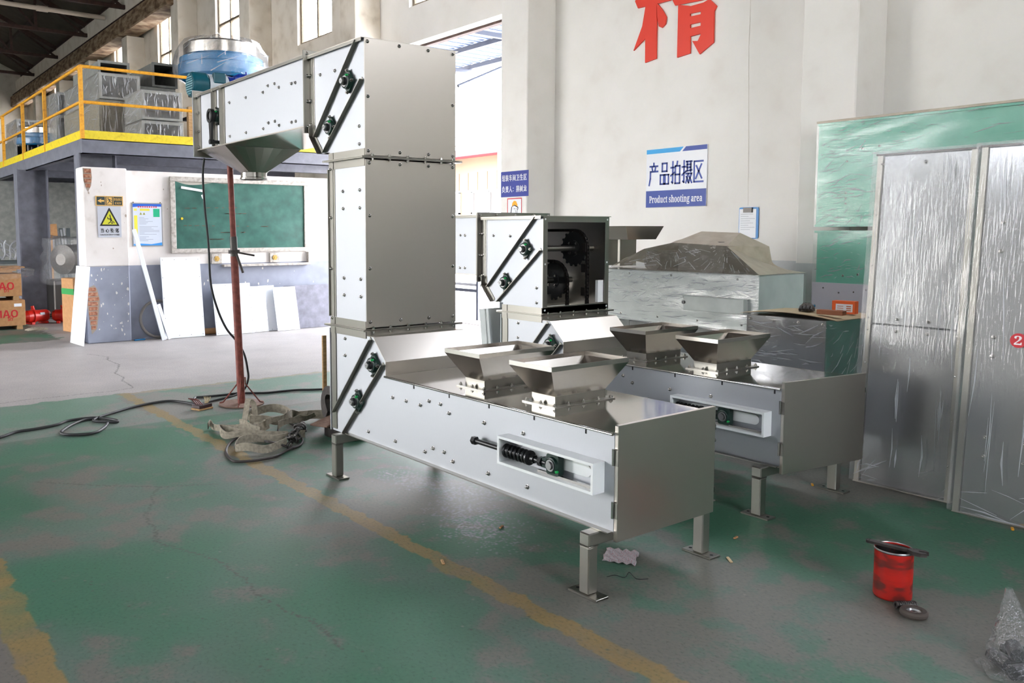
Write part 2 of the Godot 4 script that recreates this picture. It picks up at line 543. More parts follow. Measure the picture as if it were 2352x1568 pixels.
	# white powder swept under the near machine
	for s in 1500:
		var c: Vector2 = [Vector2(2.85, -4.15), Vector2(2.95, -3.75), Vector2(2.72, -3.4), Vector2(2.64, -3.2)][rng.randi() % 4]
		var p := c + Vector2(rng.randfn(0, 0.09), rng.randfn(0, 0.13))
		dot.call(p, 1, rgb(134, 137, 142))
		if rng.randf() < 0.012:
			var dir := Vector2.from_angle(rng.randf() * TAU)
			for q in 10:
				dot.call(p + dir * q * 0.01, 1, rgb(158, 161, 168))
	var fm := mat("floor_paint", Color.WHITE, 1.0)
	fm.albedo_texture = ImageTexture.create_from_image(im)
	fm.roughness_texture = grey("floor_gloss", 512, 0.01, 4, 0.42, 0.68)
	fm.roughness_texture_channel = BaseMaterial3D.TEXTURE_CHANNEL_RED
	fm.metallic_specular = 0.5
	# fine scuffs and chips over the paint
	fm.detail_enabled = true
	fm.detail_blend_mode = BaseMaterial3D.BLEND_MODE_MUL
	fm.detail_uv_layer = BaseMaterial3D.DETAIL_UV_2
	fm.detail_albedo = ramp("floor_scuff", 1024, 0.022, 6, [[0.0, Color(0.78, 0.78, 0.76)], [0.22, Color(0.88, 0.88, 0.87)], [0.30, Color(0.95, 0.95, 0.95)], [0.45, Color(0.965, 0.965, 0.965)], [0.62, Color(0.98, 0.97, 0.96)], [0.75, Color(1.0, 0.985, 0.97)], [1.0, Color(1, 1, 1)]])
	fm.uv2_triplanar = true
	fm.uv2_world_triplanar = true
	fm.uv2_scale = Vector3(2.3, 2.3, 1.7)
	fm.uv1_scale = Vector3.ONE
	var mb := MB.new()
	mb.quad(Vector3(x0, 0, 0), Vector3(10, 0, 0), Vector3(10, 0, z0), Vector3(x0, 0, z0))
	mb.t = PackedVector2Array([Vector2(0, 1), Vector2(1, 0), Vector2(1, 1), Vector2(0, 1), Vector2(0, 0), Vector2(1, 0)])
	mb.b2(Vector3(x0, -0.3, z0), Vector3(10, -0.001, 0))
	add(mb, "painted_slab", fm, fl)
	var far := mottled("floor_far", [[0.0, rgb(92, 124, 108)], [0.5, rgb(108, 128, 116)], [1.0, rgb(140, 138, 130)]], Vector3(0.2, 0.2, 0.2), 0.5)
	var r := MB.new()
	r.b2(Vector3(-9.3, -0.3, -46), Vector3(10, 0, z0))
	r.b2(Vector3(-9.3, -0.3, 0), Vector3(10, 0, 12))
	r.b2(Vector3(-9.3, -0.3, z0), Vector3(x0, 0, 0))
	add(r, "slab", far, fl)

# one bay of a long wall: window hole (and door hole) between z1 < z2; returns window rects
func bay(mb: MB, x1: float, x2: float, za: float, zb: float, holes: Array) -> void:
	# holes: [z1, z2, y1, y2] stacked above each other with the same z range order bottom to top
	if holes.is_empty():
		mb.b2(Vector3(x1, 0, za), Vector3(x2, 9.1, zb))
		return
	var lo := za
	var hi := zb
	var y := 0.0
	for hl in holes:
		if hl[2] > y:
			mb.b2(Vector3(x1, y, lo), Vector3(x2, hl[2], hi))
		mb.b2(Vector3(x1, hl[2], lo), Vector3(x2, hl[3], hl[0]))
		mb.b2(Vector3(x1, hl[2], hl[1]), Vector3(x2, hl[3], hi))
		y = hl[3]
	mb.b2(Vector3(x1, y, lo), Vector3(x2, 9.1, hi))

func window(called: String, x: float, z1: float, z2: float, y1: float, y2: float) -> void:
	var o := struct(called, "tall steel-framed factory window with six panes")
	var fm: Material = mats["window_frame"]
	var t := 0.06
	var ym := y1 + (y2 - y1) * 0.5
	var zm := (z1 + z2) / 2.0
	add(MB.new().b2(Vector3(x, y1, z1), Vector3(x + 0.09, y1 + t, z2)), "window_sill", fm, o)
	var f := MB.new()
	f.b2(Vector3(x, y2 - t, z1), Vector3(x + 0.09, y2, z2))
	f.b2(Vector3(x, y1 + t, z1), Vector3(x + 0.09, y2 - t, z1 + t))
	f.b2(Vector3(x, y1 + t, z2 - t), Vector3(x + 0.09, y2 - t, z2))
	add(f, "window_frame", fm, o)
	add(MB.new().b2(Vector3(x + 0.01, y1 + t, zm - t / 2), Vector3(x + 0.08, y2 - t, zm + t / 2)), "mullion", fm, o)
	for s in [[z1 + t, zm - t / 2], [zm + t / 2, z2 - t]]:
		add(MB.new().b2(Vector3(x + 0.01, ym - t / 2, s[0]), Vector3(x + 0.08, ym + t / 2, s[1])), "transom", fm, o)
		for q in [[y1 + t, ym - t / 2], [ym + t / 2, y2 - t]]:
			add(MB.new().b2(Vector3(x + 0.04, q[0], s[0]), Vector3(x + 0.046, q[1], s[1])), "pane", mats["window_glass"], o)

func build_walls() -> void:
	var wr := struct("wall_right", "tall white plastered long wall with square pilasters and a wide doorway")
	var wl := struct("wall_left")
	var nwin := 0
	for k in range(-3, 9):
		var zb := -4.5 - BAY * k
		var za := zb - BAY
		var zc := (za + zb) / 2.0
		var old := zb < -13.0
		var pm: Material = mats["old_plaster"] if old else mats["plaster"]
		var hw := 1.1 if k == 1 else 0.76
		var win := [zc - hw, zc + hw, 5.57, 8.25]
		var m := MB.new()
		var holes := [win]
		if k == 1:
			holes = [[za + 0.35, zb - 0.3, 0.0, 4.84], [zc - hw, zc + hw, 5.47, 8.25]]
		bay(m, WALL_X, WALL_X + 0.3, za, zb, holes)
		add(m, "bay_wall", pm, wr)
		nwin += 1
		window("window_%d" % nwin, WALL_X + 0.08, win[0], win[1], holes[-1][2], 8.25)
		# opposite wall, the same windows, two wide doorways
		var l := MB.new()
		var lw := [win[0], win[1], 5.57, 7.3]
		var lh := [lw] if k < 4 else []
		if k == 1:
			lh = [[za + 0.3, za + 2.5, 0.0, 4.84], lw]
		elif k == 2:
			lh = [[zb - 2.5, zb - 0.3, 0.0, 4.84], lw]
		bay(l, -9.3, -9.0, za, zb, lh)
		add(l, "bay_wall", mats["plaster"], wl)
		if k < 4:
			nwin += 1
			window("window_%d" % nwin, -9.2, win[0], win[1], 5.57, 7.3)
		var top := 7.69 if zb < -23.5 else 9.05
		add(MB.new().box(Vector3(8.375, top / 2.0, zb), Vector3(0.55, top, 0.56), Basis(), 0.012), "pilaster", pm, wr)
		add(MB.new().box(Vector3(-8.8, 4.5, zb), Vector3(0.4, 9.0, 0.56), Basis(), 0.012), "pilaster", mats["plaster"], wl)
		# dado paint
		if k != 1:
			add(MB.new().b2(Vector3(WALL_X - 0.004, 0.78, za + 0.28), Vector3(WALL_X, 1.18, zb - 0.28)), "dado", mats["dado_pale"], wr)
			add(MB.new().b2(Vector3(WALL_X - 0.005, 0.0, za + 0.28), Vector3(WALL_X, 0.78, zb - 0.28)), "skirting_band", mats["column_paint"], wr)
		add(MB.new().b2(Vector3(8.096, 0.78, zb - 0.285), Vector3(8.6, 1.18, zb + 0.285)), "dado", mats["dado_pale"], wr)
		add(MB.new().b2(Vector3(8.095, 0.0, zb - 0.286), Vector3(8.6, 0.78, zb + 0.286)), "skirting_band", mats["column_paint"], wr)
	# rusty angle under the lintel of the doorway
	add(MB.new().b2(Vector3(8.86, 4.80, -13.34), Vector3(8.97, 4.845, -9.36)), "lintel_angle", mats["truss_iron"], wr)
	var wb := struct("wall_back")
	add(MB.new().b2(Vector3(-9.3, 0, -46.3), Vector3(8.95, 14, -46)), "gable", mats["old_plaster"], wb)
	var wf := struct("wall_front")
	var f := MB.new()
	f.b2(Vector3(-9.3, 0, 12), Vector3(8.95, 4.4, 12.3))
	f.b2(Vector3(-9.3, 8.6, 12), Vector3(8.95, 14, 12.3))
	for q in [[-9.3, -2.8], [2.4, 8.95]]:
		f.b2(Vector3(q[0], 4.4, 12), Vector3(q[1], 8.6, 12.3))
	add(f, "gable", mats["plaster"], wf)
	for q in [[-2.8, 2.4]]:  # unseen opening, added and sized to light the faces turned towards it
		nwin += 1
		var gw := struct("window_%d" % nwin, "unseen steel-framed window added in the near gable for light from behind")
		var gf := MB.new()
		for y in [4.4, 5.8, 7.2, 8.54]:
			gf.b2(Vector3(q[0], y, 12.1), Vector3(q[1], y + 0.06, 12.19))
		for j in 4:
			var x: float = q[0] + (q[1] - q[0] - 0.06) * j / 3.0
			gf.b2(Vector3(x, 4.4, 12.11), Vector3(x + 0.06, 8.6, 12.18))
		add(gf, "window_frame", mats["window_frame"], gw)
		add(MB.new().b2(Vector3(q[0], 4.4, 12.14), Vector3(q[1], 8.6, 12.146)), "pane", mats["window_glass"], gw)
	var ends := MB.new()
	ends.b2(Vector3(WALL_X, 0, 9.38), Vector3(WALL_X + 0.3, 9.1, 12.3))
	ends.b2(Vector3(WALL_X, 0, -46.3), Vector3(WALL_X + 0.3, 9.1, -46.16))
	add(ends, "bay_wall", mats["plaster"], wr)
	add(MB.new().b2(Vector3(-9.3, 0, 9.38), Vector3(-9.0, 9.1, 12.3)), "bay_wall", mats["plaster"], wl)
	# concrete crane beam and gutter beam over the far pilasters
	var cb := struct("trim_1", "stained rusty concrete crane beam along the far end of the long wall")
	for k in range(4, 9):
		var zb := -4.5 - BAY * k
		add(MB.new().box(Vector3(8.2, 7.95, zb - BAY / 2.0), Vector3(0.6, 0.5, BAY - 0.03), Basis(), 0.03), "beam_length", mats["rusty_concrete"], cb)
		add(MB.new().box(Vector3(8.4, 8.6, zb - BAY / 2.0), Vector3(0.5, 0.78, BAY - 0.02), Basis(), 0.02), "gutter_panel", mats["old_plaster"], cb)
	add(MB.new().tube(PackedVector3Array([Vector3(8.02, 8.3, -23.2), Vector3(8.02, 8.3, -46)]), 0.02, 6), "conduit", mats["truss_iron"], cb)
	for k in 14:
		add(MB.new().box(Vector3(8.02, 8.25, -24.0 - k * 1.55), Vector3(0.05, 0.12, 0.05)), "conduit_bracket", mats["truss_iron"], cb)

func build_roof() -> void:
	var ce := struct("ceiling", "dark sheet roof on rusty steel trusses")
	var ridge := Vector2(-0.175, 13.2)
	for s in [[8.95, 9.05], [-9.3, 9.05]]:
		var e := Vector2(s[0], s[1])
		var m := MB.new()
		m.bar(e, ridge, 0.12, -46.3, 12.3, Transform3D(Basis(), Vector3(0, 0.12, 0)))
		add(m, "roof_slope", mats["roof_sheet"], ce)
		for k in 7:
			var p := e.lerp(ridge, (k + 0.4) / 7.0)
			add(MB.new().b2(Vector3(p.x - 0.04, p.y - 0.06, -46), Vector3(p.x + 0.04, p.y + 0.06, 12)), "purlin", mats["truss_iron"], ce)
	for k in range(-3, 9):
		var z := -4.5 - BAY * k
		var t := part("truss", ce)
		var m := MB.new()
		for sg in [1.0, -1.0]:
			var ex := 8.1 if sg > 0 else -8.5
			m.bar(Vector2(ex, 8.95), Vector2(-0.175, 12.95), 0.16, z - 0.06, z + 0.06)
			for q in 4:
				var a := Vector2(ex, 8.95).lerp(Vector2(-0.175, 12.95), (q + 1) / 5.0)
				m.bar(a, Vector2(a.x, 8.6), 0.09, z - 0.04, z + 0.04)
				var b := Vector2(ex, 8.95).lerp(Vector2(-0.175, 12.95), q / 5.0)
				m.bar(a, Vector2(b.x, 8.6), 0.07, z - 0.04, z + 0.04)
		add(m, "rafter", mats["truss_iron"], t)
		add(MB.new().b2(Vector3(-8.6, 8.55, z - 0.06), Vector3(8.2, 8.67, z + 0.06)), "tie_beam", mats["truss_iron"], t)
	var pipe := MB.new().tube(PackedVector3Array([Vector3(-2, 8.72, -29.4), Vector3(8.0, 8.62, -29.4)]), 0.075, 10)
	pipe.tube(PackedVector3Array([Vector3(5.9, 8.641, -29.4), Vector3(6.25, 8.638, -29.4)]), 0.10, 10)
	var po := add(pipe, "roof_pipe", mat("pipe_white", rgb(206, 190, 172), 0.5))
	tag(po, "off-white plastic pipe slung across the hall under the dark roof", "pipe")

func build_partition() -> void:
	var w := struct("wall_partition", "low partition wall, white above and grey-blue below, plaster broken at its pillar")
	var P: Material = mats["partition_plaster"]
	var D: Material = mats["dado_blue"]
	add(MB.new().b2(Vector3(3.4, 1.05, -12.24), Vector3(6.85, 2.37, -12.0)), "upper_wall", P, w)
	add(MB.new().b2(Vector3(3.4, 0, -12.24), Vector3(6.85, 1.05, -12.0)), "lower_wall", D, w)
	add(MB.new().box(Vector3(3.17, 1.72, -12.07), Vector3(0.58, 1.34, 0.36), Basis(), 0.012), "pillar_top", P, w)
	add(MB.new().box(Vector3(3.17, 0.525, -12.07), Vector3(0.58, 1.05, 0.36), Basis(), 0.012), "pillar_foot", D, w)
	# broken plaster: mortar bed and bricks showing
	var f := zface(0, 0, -11.89)
	var mm := mat("mortar", rgb(150, 138, 126), 0.95)
	add(MB.new().prism(pv([[2.885,2.37],[2.99,2.37],[3.0,2.25],[2.985,2.14],[2.945,2.06],[2.925,2.10],[2.89,2.2]]), -0.002, 0.003, f), "mortar_bed", mm, w)
	add(MB.new().prism(pv([[2.93,0.13],[3.0,0.2],[3.03,0.42],[3.05,0.6],[3.02,0.74],[2.98,0.8],[2.91,0.77],[2.885,0.5]]), -0.002, 0.003, f), "mortar_bed", mm, w)
	for q in [[2.945, 2.335, 0.09], [2.94, 2.27, 0.10], [2.945, 2.205, 0.09], [2.945, 2.14, 0.06], [2.95, 0.74, 0.10], [2.955, 0.675, 0.13], [2.965, 0.61, 0.14], [2.955, 0.545, 0.13], [2.96, 0.48, 0.11], [2.955, 0.415, 0.11], [2.955, 0.35, 0.10], [2.955, 0.285, 0.08], [2.955, 0.22, 0.06]]:
		add(MB.new().box(Vector3(q[0], q[1], -11.886 + rng.randf() * 0.004), Vector3(q[2], 0.052, 0.012), Basis(Vector3.BACK, rng.randfn(0, 0.02)), 0.004), "brick", mats["brick"], w)
	# chips in the paint
	var chips := MB.new()
	var chip2 := MB.new()
	for k in 70:
		var onp := rng.randf() < 0.5
		var x := rng.randf_range(2.95, 3.43) if onp else rng.randf_range(3.5, 6.6)
		var y := rng.randf_range(0.1, 1.04)
		var s := rng.randf_range(0.004, 0.022)
		var fr := zface(x, y, -11.89 if onp else -12.0)
		var poly := PackedVector2Array()
		for a in 6:
			poly.append(Vector2.from_angle(a * TAU / 6.0) * s * rng.randf_range(0.5, 1.3) * Vector2(0.8, 1.3))
		chips.prism(poly, -0.001, 0.0012, fr)
		var fr2 := zface(x, y + 1.1 + rng.randf() * 0.2, fr.origin.z)
		if k % 3 == 0:
			chip2.prism(poly, -0.001, 0.0012, fr2)
	var c1 := add(chips, "paint_chips", mat("chip_white", rgb(208, 204, 200), 0.9), w)
	c1.set_meta("kind", "stuff")
	var c2 := add(chip2, "plaster_chips", mat("chip_brown", rgb(176, 160, 148), 0.9), w)
	c2.set_meta("kind", "stuff")

func hcolumn(x: float, z: float, h: float, m: Material, parent: Node) -> void:
	var b := MB.new()
	b.b2(Vector3(x - 0.25, 0, z - 0.15), Vector3(x - 0.23, h, z + 0.15))
	b.b2(Vector3(x + 0.23, 0, z - 0.15), Vector3(x + 0.25, h, z + 0.15))
	b.b2(Vector3(x - 0.23, 0, z - 0.012), Vector3(x + 0.23, h, z + 0.012))
	add(b, "column", m, parent)
	add(MB.new().b2(Vector3(x - 0.3, 0, z - 0.2), Vector3(x + 0.3, 0.025, z + 0.2)), "base_plate", m, parent)

func build_mezzanine() -> void:
	var o := struct("floor_mezzanine", "grey steel storage platform with yellow guard rail and kick plate above the partition")
	var G: Material = mats["mezz_paint"]
	var Y: Material = mats["rail_yellow"]
	var K: Material = mats["kick_yellow"]
	add(MB.new().b2(Vector3(2.96, 2.755, -24.0), Vector3(8.05, 2.785, -12.12)), "deck", G, o)
	# front and side channel beams
	var b := MB.new()
	b.b2(Vector3(2.95, 2.585, -12.13), Vector3(8.05, 2.785, -12.11))
	b.b2(Vector3(2.95, 2.585, -12.2), Vector3(8.05, 2.597, -12.11))
	b.b2(Vector3(2.95, 2.773, -12.2), Vector3(8.05, 2.785, -12.11))
	add(b, "edge_beam", G, o)
	var b3 := MB.new()
	b3.b2(Vector3(2.94, 2.585, -24.0), Vector3(2.96, 2.785, -12.11))
	b3.b2(Vector3(2.94, 2.585, -24.0), Vector3(3.05, 2.597, -12.11))
	add(b3, "edge_beam", G, o)
	for k in 5:
		add(MB.new().b2(Vector3(2.98, 2.60, -14.0 - k * 2.0), Vector3(8.05, 2.755, -13.88 - k * 2.0)), "floor_joist", G, o)
	for z in [-12.35, -16.0, -20.0, -23.9]:
		hcolumn(3.17 if z > -13 else 3.02, z, 2.6, G, o)
	hcolumn(7.6, -20.0, 2.6, G, o)
	add(MB.new().b2(Vector3(2.94, 2.785, -12.118), Vector3(8.0, 2.90, -12.11)), "kick_plate", K, o)
	add(MB.new().b2(Vector3(2.94, 2.785, -24.0), Vector3(2.948, 2.90, -12.11)), "kick_plate", K, o)
	for q in [[2.955, -12.13], [2.955, -14.4], [2.955, -16.15], [2.955, -18.1], [2.955, -20.4], [2.955, -22.4], [5.7, -12.13], [8.0, -12.13]]:
		add(MB.new().b2(Vector3(q[0] - 0.025, 2.785, q[1] - 0.025), Vector3(q[0] + 0.025, 3.76, q[1] + 0.025)), "post", Y, o)
	for y in [3.755, 3.28]:
		add(MB.new().tube(PackedVector3Array([Vector3(2.955, y, -12.13), Vector3(8.0, y, -12.13)]), 0.022, 8), "hand_rail", Y, o)
		add(MB.new().tube(PackedVector3Array([Vector3(2.955, y, -12.13), Vector3(2.955, y, -24.0)]), 0.022, 8), "hand_rail", Y, o)

func build_outside() -> void:
	var g := struct("ground_outside", "sunlit pale concrete yard outside the doorway")
	var C := mottled("yard_concrete", [[0.0, rgb(186, 182, 176)], [1.0, rgb(212, 208, 203)]], Vector3(0.2, 0.2, 0.2), 0.9)
	add(MB.new().b2(Vector3(10.0, -0.3, -60), Vector3(60, -0.01, 25)), "yard_slab", C, g)
	add(MB.new().b2(Vector3(-60, -0.3, -60), Vector3(-9.3, -0.01, 25)), "yard_slab", C, g)
	add(MB.new().b2(Vector3(-9.3, -0.3, 12), Vector3(10, -0.01, 40)), "yard_slab", C, g)
	# joints in the yard
	for z in [-14.0, -18.2]:
		add(MB.new().b2(Vector3(10.0, -0.012, z), Vector3(24, -0.007, z + 0.03)), "slab_joint", mats["old_plaster"], g)
	add(MB.new().b2(Vector3(8.56, -0.002, -13.3), Vector3(8.6, 0.004, -9.4)), "door_track", mats["truss_iron"], g)
	# canopy over the doorway
	var c := thing("door_canopy", "pale corrugated metal canopy on steel brackets outside the doorway", "canopy", Vector3.ZERO)
	var cm := mat("canopy_sheet", rgb(98, 110, 136), 0.45)
	var m := MB.new()
	for k in 26:
		var z := -15.6 + k * 0.3
		m.b2(Vector3(8.96, 5.12, z), Vector3(11.6, 5.14, z + 0.24))
		m.b2(Vector3(8.96, 5.09, z + 0.24), Vector3(11.6, 5.11, z + 0.3))
	add(m, "corrugated_sheet", cm, c)
	for x in [9.0, 10.3, 11.5]:
		add(MB.new().b2(Vector3(x, 5.0, -15.6), Vector3(x + 0.08, 5.09, -7.8)), "purlin", mats["yard_steel"], c)
	for z in [-14.5, -11.6, -8.7]:
		add(MB.new().b2(Vector3(8.96, 4.92, z), Vector3(11.6, 5.0, z + 0.08)), "bracket", mats["yard_steel"], c)
		add(MB.new().tube(PackedVector3Array([Vector3(8.98, 4.0, z + 0.04), Vector3(11.2, 4.95, z + 0.04)]), 0.03, 6), "brace", mats["yard_steel"], c)
	# building across the yard
	var b := thing("office_building", "cream building with red eaves and white windows across the yard", "building", Vector3(25, 0, -30))
	var cream := mat("cream_cladding", rgb(96, 82, 64), 0.8)
	add(MB.new().b2(Vector3(0, 0, -14), Vector3(8, 5.0, 14)), "wall", cream, b)
	for k in 40:
		add(MB.new().b2(Vector3(-0.03, 3.5, -14 + k * 0.7), Vector3(0, 4.3, -13.96 + k * 0.7)), "cladding_rib", cream, b)
	add(MB.new().b2(Vector3(-0.8, 5.0, -14.2), Vector3(8.2, 5.3, 14.2)), "eaves", mat("eaves_red", rgb(140, 30, 42), 0.6), b)
	var wp := mat("pvc_white", rgb(236, 236, 234), 0.4)
	for k in 9:
		var z := -13.0 + k * 3.0
		var wn := part("window", b)
		add(MB.new().b2(Vector3(-0.04, 1.0, z), Vector3(-0.02, 3.4, z + 2.0)), "pane", mat("far_pane", rgb(48, 44, 42), 0.3), wn)
		var fr := MB.new()
		for y in [0.95, 2.35, 3.35]:
			fr.b2(Vector3(-0.1, y, z - 0.05), Vector3(-0.02, y + 0.1, z + 2.05))
		for zz in [-0.05, 1.2, 1.95]:
			fr.b2(Vector3(-0.1, 0.95, z + zz), Vector3(-0.02, 3.4, z + zz + 0.1))
		add(fr, "window_frame", wp, wn)
	for k in 6:
		add(MB.new().tube(PackedVector3Array([Vector3(-0.9, 0, -10.5 + k * 4.2), Vector3(-0.9, 5.0, -10.5 + k * 4.2)]), 0.2, 12), "porch_column", wp, b)
	var d := thing("water_drum", "white drum with a blue upper half standing outside the doorway", "drum", Vector3(16.0, 0, -16.15))
	add(MB.new().disc(0.3, 0, 1.75, yface(0, 0, 0), 20), "drum_body", wp, d)
	add(MB.new().disc(0.302, 1.75, 2.45, yface(0, 0, 0), 20), "drum_head", mat("sky_blue", rgb(46, 96, 156), 0.4), d)
	# steel trestle outside the doorway
	var t := thing("steel_trestle", "grey welded steel trestle with rusty feet outside the doorway", "trestle", Vector3(9.35, 0, -11.3))
	for q in [[-0.28, 0.19], [-0.28, -2.1], [0.75, 0.19], [0.75, -2.1]]:
		add(MB.new().box(Vector3(q[0], 0.40, q[1]), Vector3(0.05, 0.8, 0.05)), "leg", mats["yard_steel"], t)
	for z in [0.19, -2.1]:
		add(MB.new().box(Vector3(0.235, 0.5, z), Vector3(0.98, 0.05, 0.04)), "cross_rail", mats["yard_steel"], t)
	for x in [-0.28, 0.75]:
		add(MB.new().box(Vector3(x, 0.5, -0.955), Vector3(0.04, 0.05, 2.24)), "cross_rail", mats["yard_steel"], t)
	add(MB.new().b2(Vector3(-0.33, 0.8, -2.15), Vector3(0.8, 0.85, 0.24)), "top_frame", mats["yard_steel"], t)

# ---- bucket elevators
var bolt_mesh: ArrayMesh
var nut_mesh: ArrayMesh
func bolts(parent: Node, spots: Array, f: Transform3D, me: Mesh = null) -> void:
	for q in spots:
		put(me if me else bolt_mesh, "bolt", mats["steel_bolt"], parent, f * Transform3D(Basis(Vector3(0, 0, 1), (q[0] + q[1]) * 7.0), Vector3(q[0], q[1], q[2] if q.size() > 2 else 0.0)))
func hexpoly(r: float) -> PackedVector2Array:
	var p := PackedVector2Array()
	for k in 6:
		p.append(Vector2.from_angle(k * TAU / 6.0) * r)
	return p
func rounded(w: float, h: float, r: float, c := Vector2.ZERO, seg := 4) -> PackedVector2Array:
	var p := PackedVector2Array()
	for k in 4:
		var o := Vector2((w / 2 - r) * (1 if k in [0, 3] else -1), (h / 2 - r) * (1 if k < 2 else -1))
		for j in seg + 1:
			p.append(c + o + Vector2.from_angle(k * PI / 2 + j * PI / 2 / seg) * r)
	return p

# four-bolt flange bearing standing out from the face of f
func flange_bearing(parent: Node, f: Transform3D) -> Node3D:
	var b := part("flange_bearing", parent, f)
	var G: Material = mats["bearing_green"]
	var h := MB.new()
	var p := PackedVector2Array()
	for q in rounded(0.104, 0.104, 0.016):
		p.append(q.rotated(PI / 4) * Vector2(0.86, 1.0))
	h.prism(p, 0, 0.014)
	h.lathe(pv([[0.046, 0.014], [0.042, 0.034], [0.036, 0.036], [0.034, 0.030], [0.0, 0.030]]), Transform3D(), 24)
	add(h, "housing", G, b)
	add(MB.new().disc(0.033, 0.028, 0.0375, Transform3D(), 24, 0.024), "race", mats["ring_steel"], b)
	add(MB.new().disc(0.0242, 0.03, 0.052, Transform3D(), 20, 0.0185), "collar", mats["black_paint"], b)
	add(MB.new().lathe(pv([[0.0185, 0.03], [0.0185, 0.060], [0.016, 0.063], [0.004, 0.063], [0.003, 0.060], [0.0, 0.060]]), Transform3D(), 20), "shaft_end", mats["ring_steel"], b)
	add(MB.new().lathe(pv([[0.0075, 0.028], [0.0075, 0.040], [0.004, 0.045], [0.0, 0.046]]), Transform3D(Basis(), Vector3(0.024, 0.032, 0)), 10), "grease_cap", mats["nipple_green"], b)
	for q in [[0.055, 0.0], [-0.055, 0.0], [0.0, 0.064], [0.0, -0.064]]:
		put(nut_mesh, "bolt", mats["steel_bolt"], b, Transform3D(Basis(), Vector3(q[0], q[1], 0.014)))
	return b

func sprocket(r: float, teeth: int) -> MB:
	var p := PackedVector2Array()
	for k in teeth:
		for q in [[0.0, 1.0], [0.22, 1.0], [0.36, 0.90], [0.62, 0.88], [0.86, 0.90]]:
			p.append(Vector2.from_angle(TAU * (k + q[0]) / teeth) * r * q[1])
	return MB.new().prism(p, -0.006, 0.006).disc(r * 0.42, -0.02, 0.014)

func chain(path: PackedVector3Array) -> MB:
	# roller chain: plates either side of rollers, pitch 0.0254
	var c := Curve3D.new()
	for p in path:
		c.add_point(p)
	var l := c.get_baked_length()
	var m := MB.new()
	var k := 0
	var s := 0.0
	while s < l - 0.026:
		var a := c.sample_baked(s)
		var b := c.sample_baked(s + 0.0254)
		var d := (b - a).normalized()
		var nx := Vector3.RIGHT
		var bs := Basis(nx, d.cross(nx).normalized() * -1.0, d)
		if bs.determinant() < 0:
			bs = Basis(nx, d.cross(nx).normalized(), d)
		var off := 0.010 if k % 2 == 0 else 0.007
		for sg in [-1.0, 1.0]:
			m.box((a + b) / 2.0 + nx * off * sg, Vector3(0.0025, 0.020, 0.036), bs)
		m.box(a, Vector3(0.016, 0.013, 0.013), bs)
		s += 0.0254
		k += 1
	return m

func hopper(parent: Node, cz: float, cx: float) -> void:
	var h := part("feed_hopper", parent, Transform3D(Basis(), Vector3(cx, 0, cz)))
	var S: Material = mats["steel_hopper"]
	var A: Material = mats["steel_angle"]
	var lv := [[0.26, 0.145, 0.89], [0.26, 0.145, 0.868], [0.163, 0.072, 0.725], [0.163, 0.072, 0.70]]
	var names := ["side_panel", "end_panel"]
	# four walls, each a thin folded sheet
	for k in 4:
		var m := MB.new()
		for j in 3:
			var a: Array = lv[j]
			var b: Array = lv[j + 1]
			var c0: Vector3
			var c1: Vector3
			var d0: Vector3
			var d1: Vector3
			if k % 2 == 0:
				var sg := 1.0 if k == 0 else -1.0
				c0 = Vector3(-a[0] * sg, a[2], a[1] * sg)
				c1 = Vector3(a[0] * sg, a[2], a[1] * sg)
				d0 = Vector3(-b[0] * sg, b[2], b[1] * sg)
				d1 = Vector3(b[0] * sg, b[2], b[1] * sg)
			else:
				var sg := 1.0 if k == 1 else -1.0
				c0 = Vector3(a[0] * sg, a[2], a[1] * sg)
				c1 = Vector3(a[0] * sg, a[2], -a[1] * sg)
				d0 = Vector3(b[0] * sg, b[2], b[1] * sg)
				d1 = Vector3(b[0] * sg, b[2], -b[1] * sg)
			m.quad(d0, d1, c1, c0)
			var nn := (d1 - d0).cross(c0 - d0).normalized() * 0.003
			m.quad(d1 - nn, d0 - nn, c0 - nn, c1 - nn)
			if j == 0:
				m.quad(c0, c1, c1 - nn, c0 - nn)
		add(m, names[k % 2], S, h)
	# angle flange round the neck
	for sg in [-1.0, 1.0]:
		add(MB.new().b2(Vector3(-0.165, 0.69, 0.074 * sg), Vector3(0.165, 0.735, 0.079 * sg)), "neck_angle", A, h)
		add(MB.new().b2(Vector3(0.166 * sg, 0.69, -0.079), Vector3(0.171 * sg, 0.735, 0.079)), "neck_angle", A, h)
		add(MB.new().b2(Vector3(-0.205, 0.688, 0.076 * sg), Vector3(0.205, 0.693, 0.112 * sg)), "base_flange", A, h)
		add(MB.new().b2(Vector3(0.168 * sg, 0.688, -0.076), Vector3(0.205 * sg, 0.693, 0.076)), "base_flange", A, h)
		bolts(h, [[-0.19, 0], [-0.1, 0], [0.0, 0], [0.1, 0], [0.19, 0]], yface(0, 0.693, 0.096 * sg), nut_mesh)
		bolts(h, [[0.188 * sg, 0]], yface(0, 0.693, 0), nut_mesh)

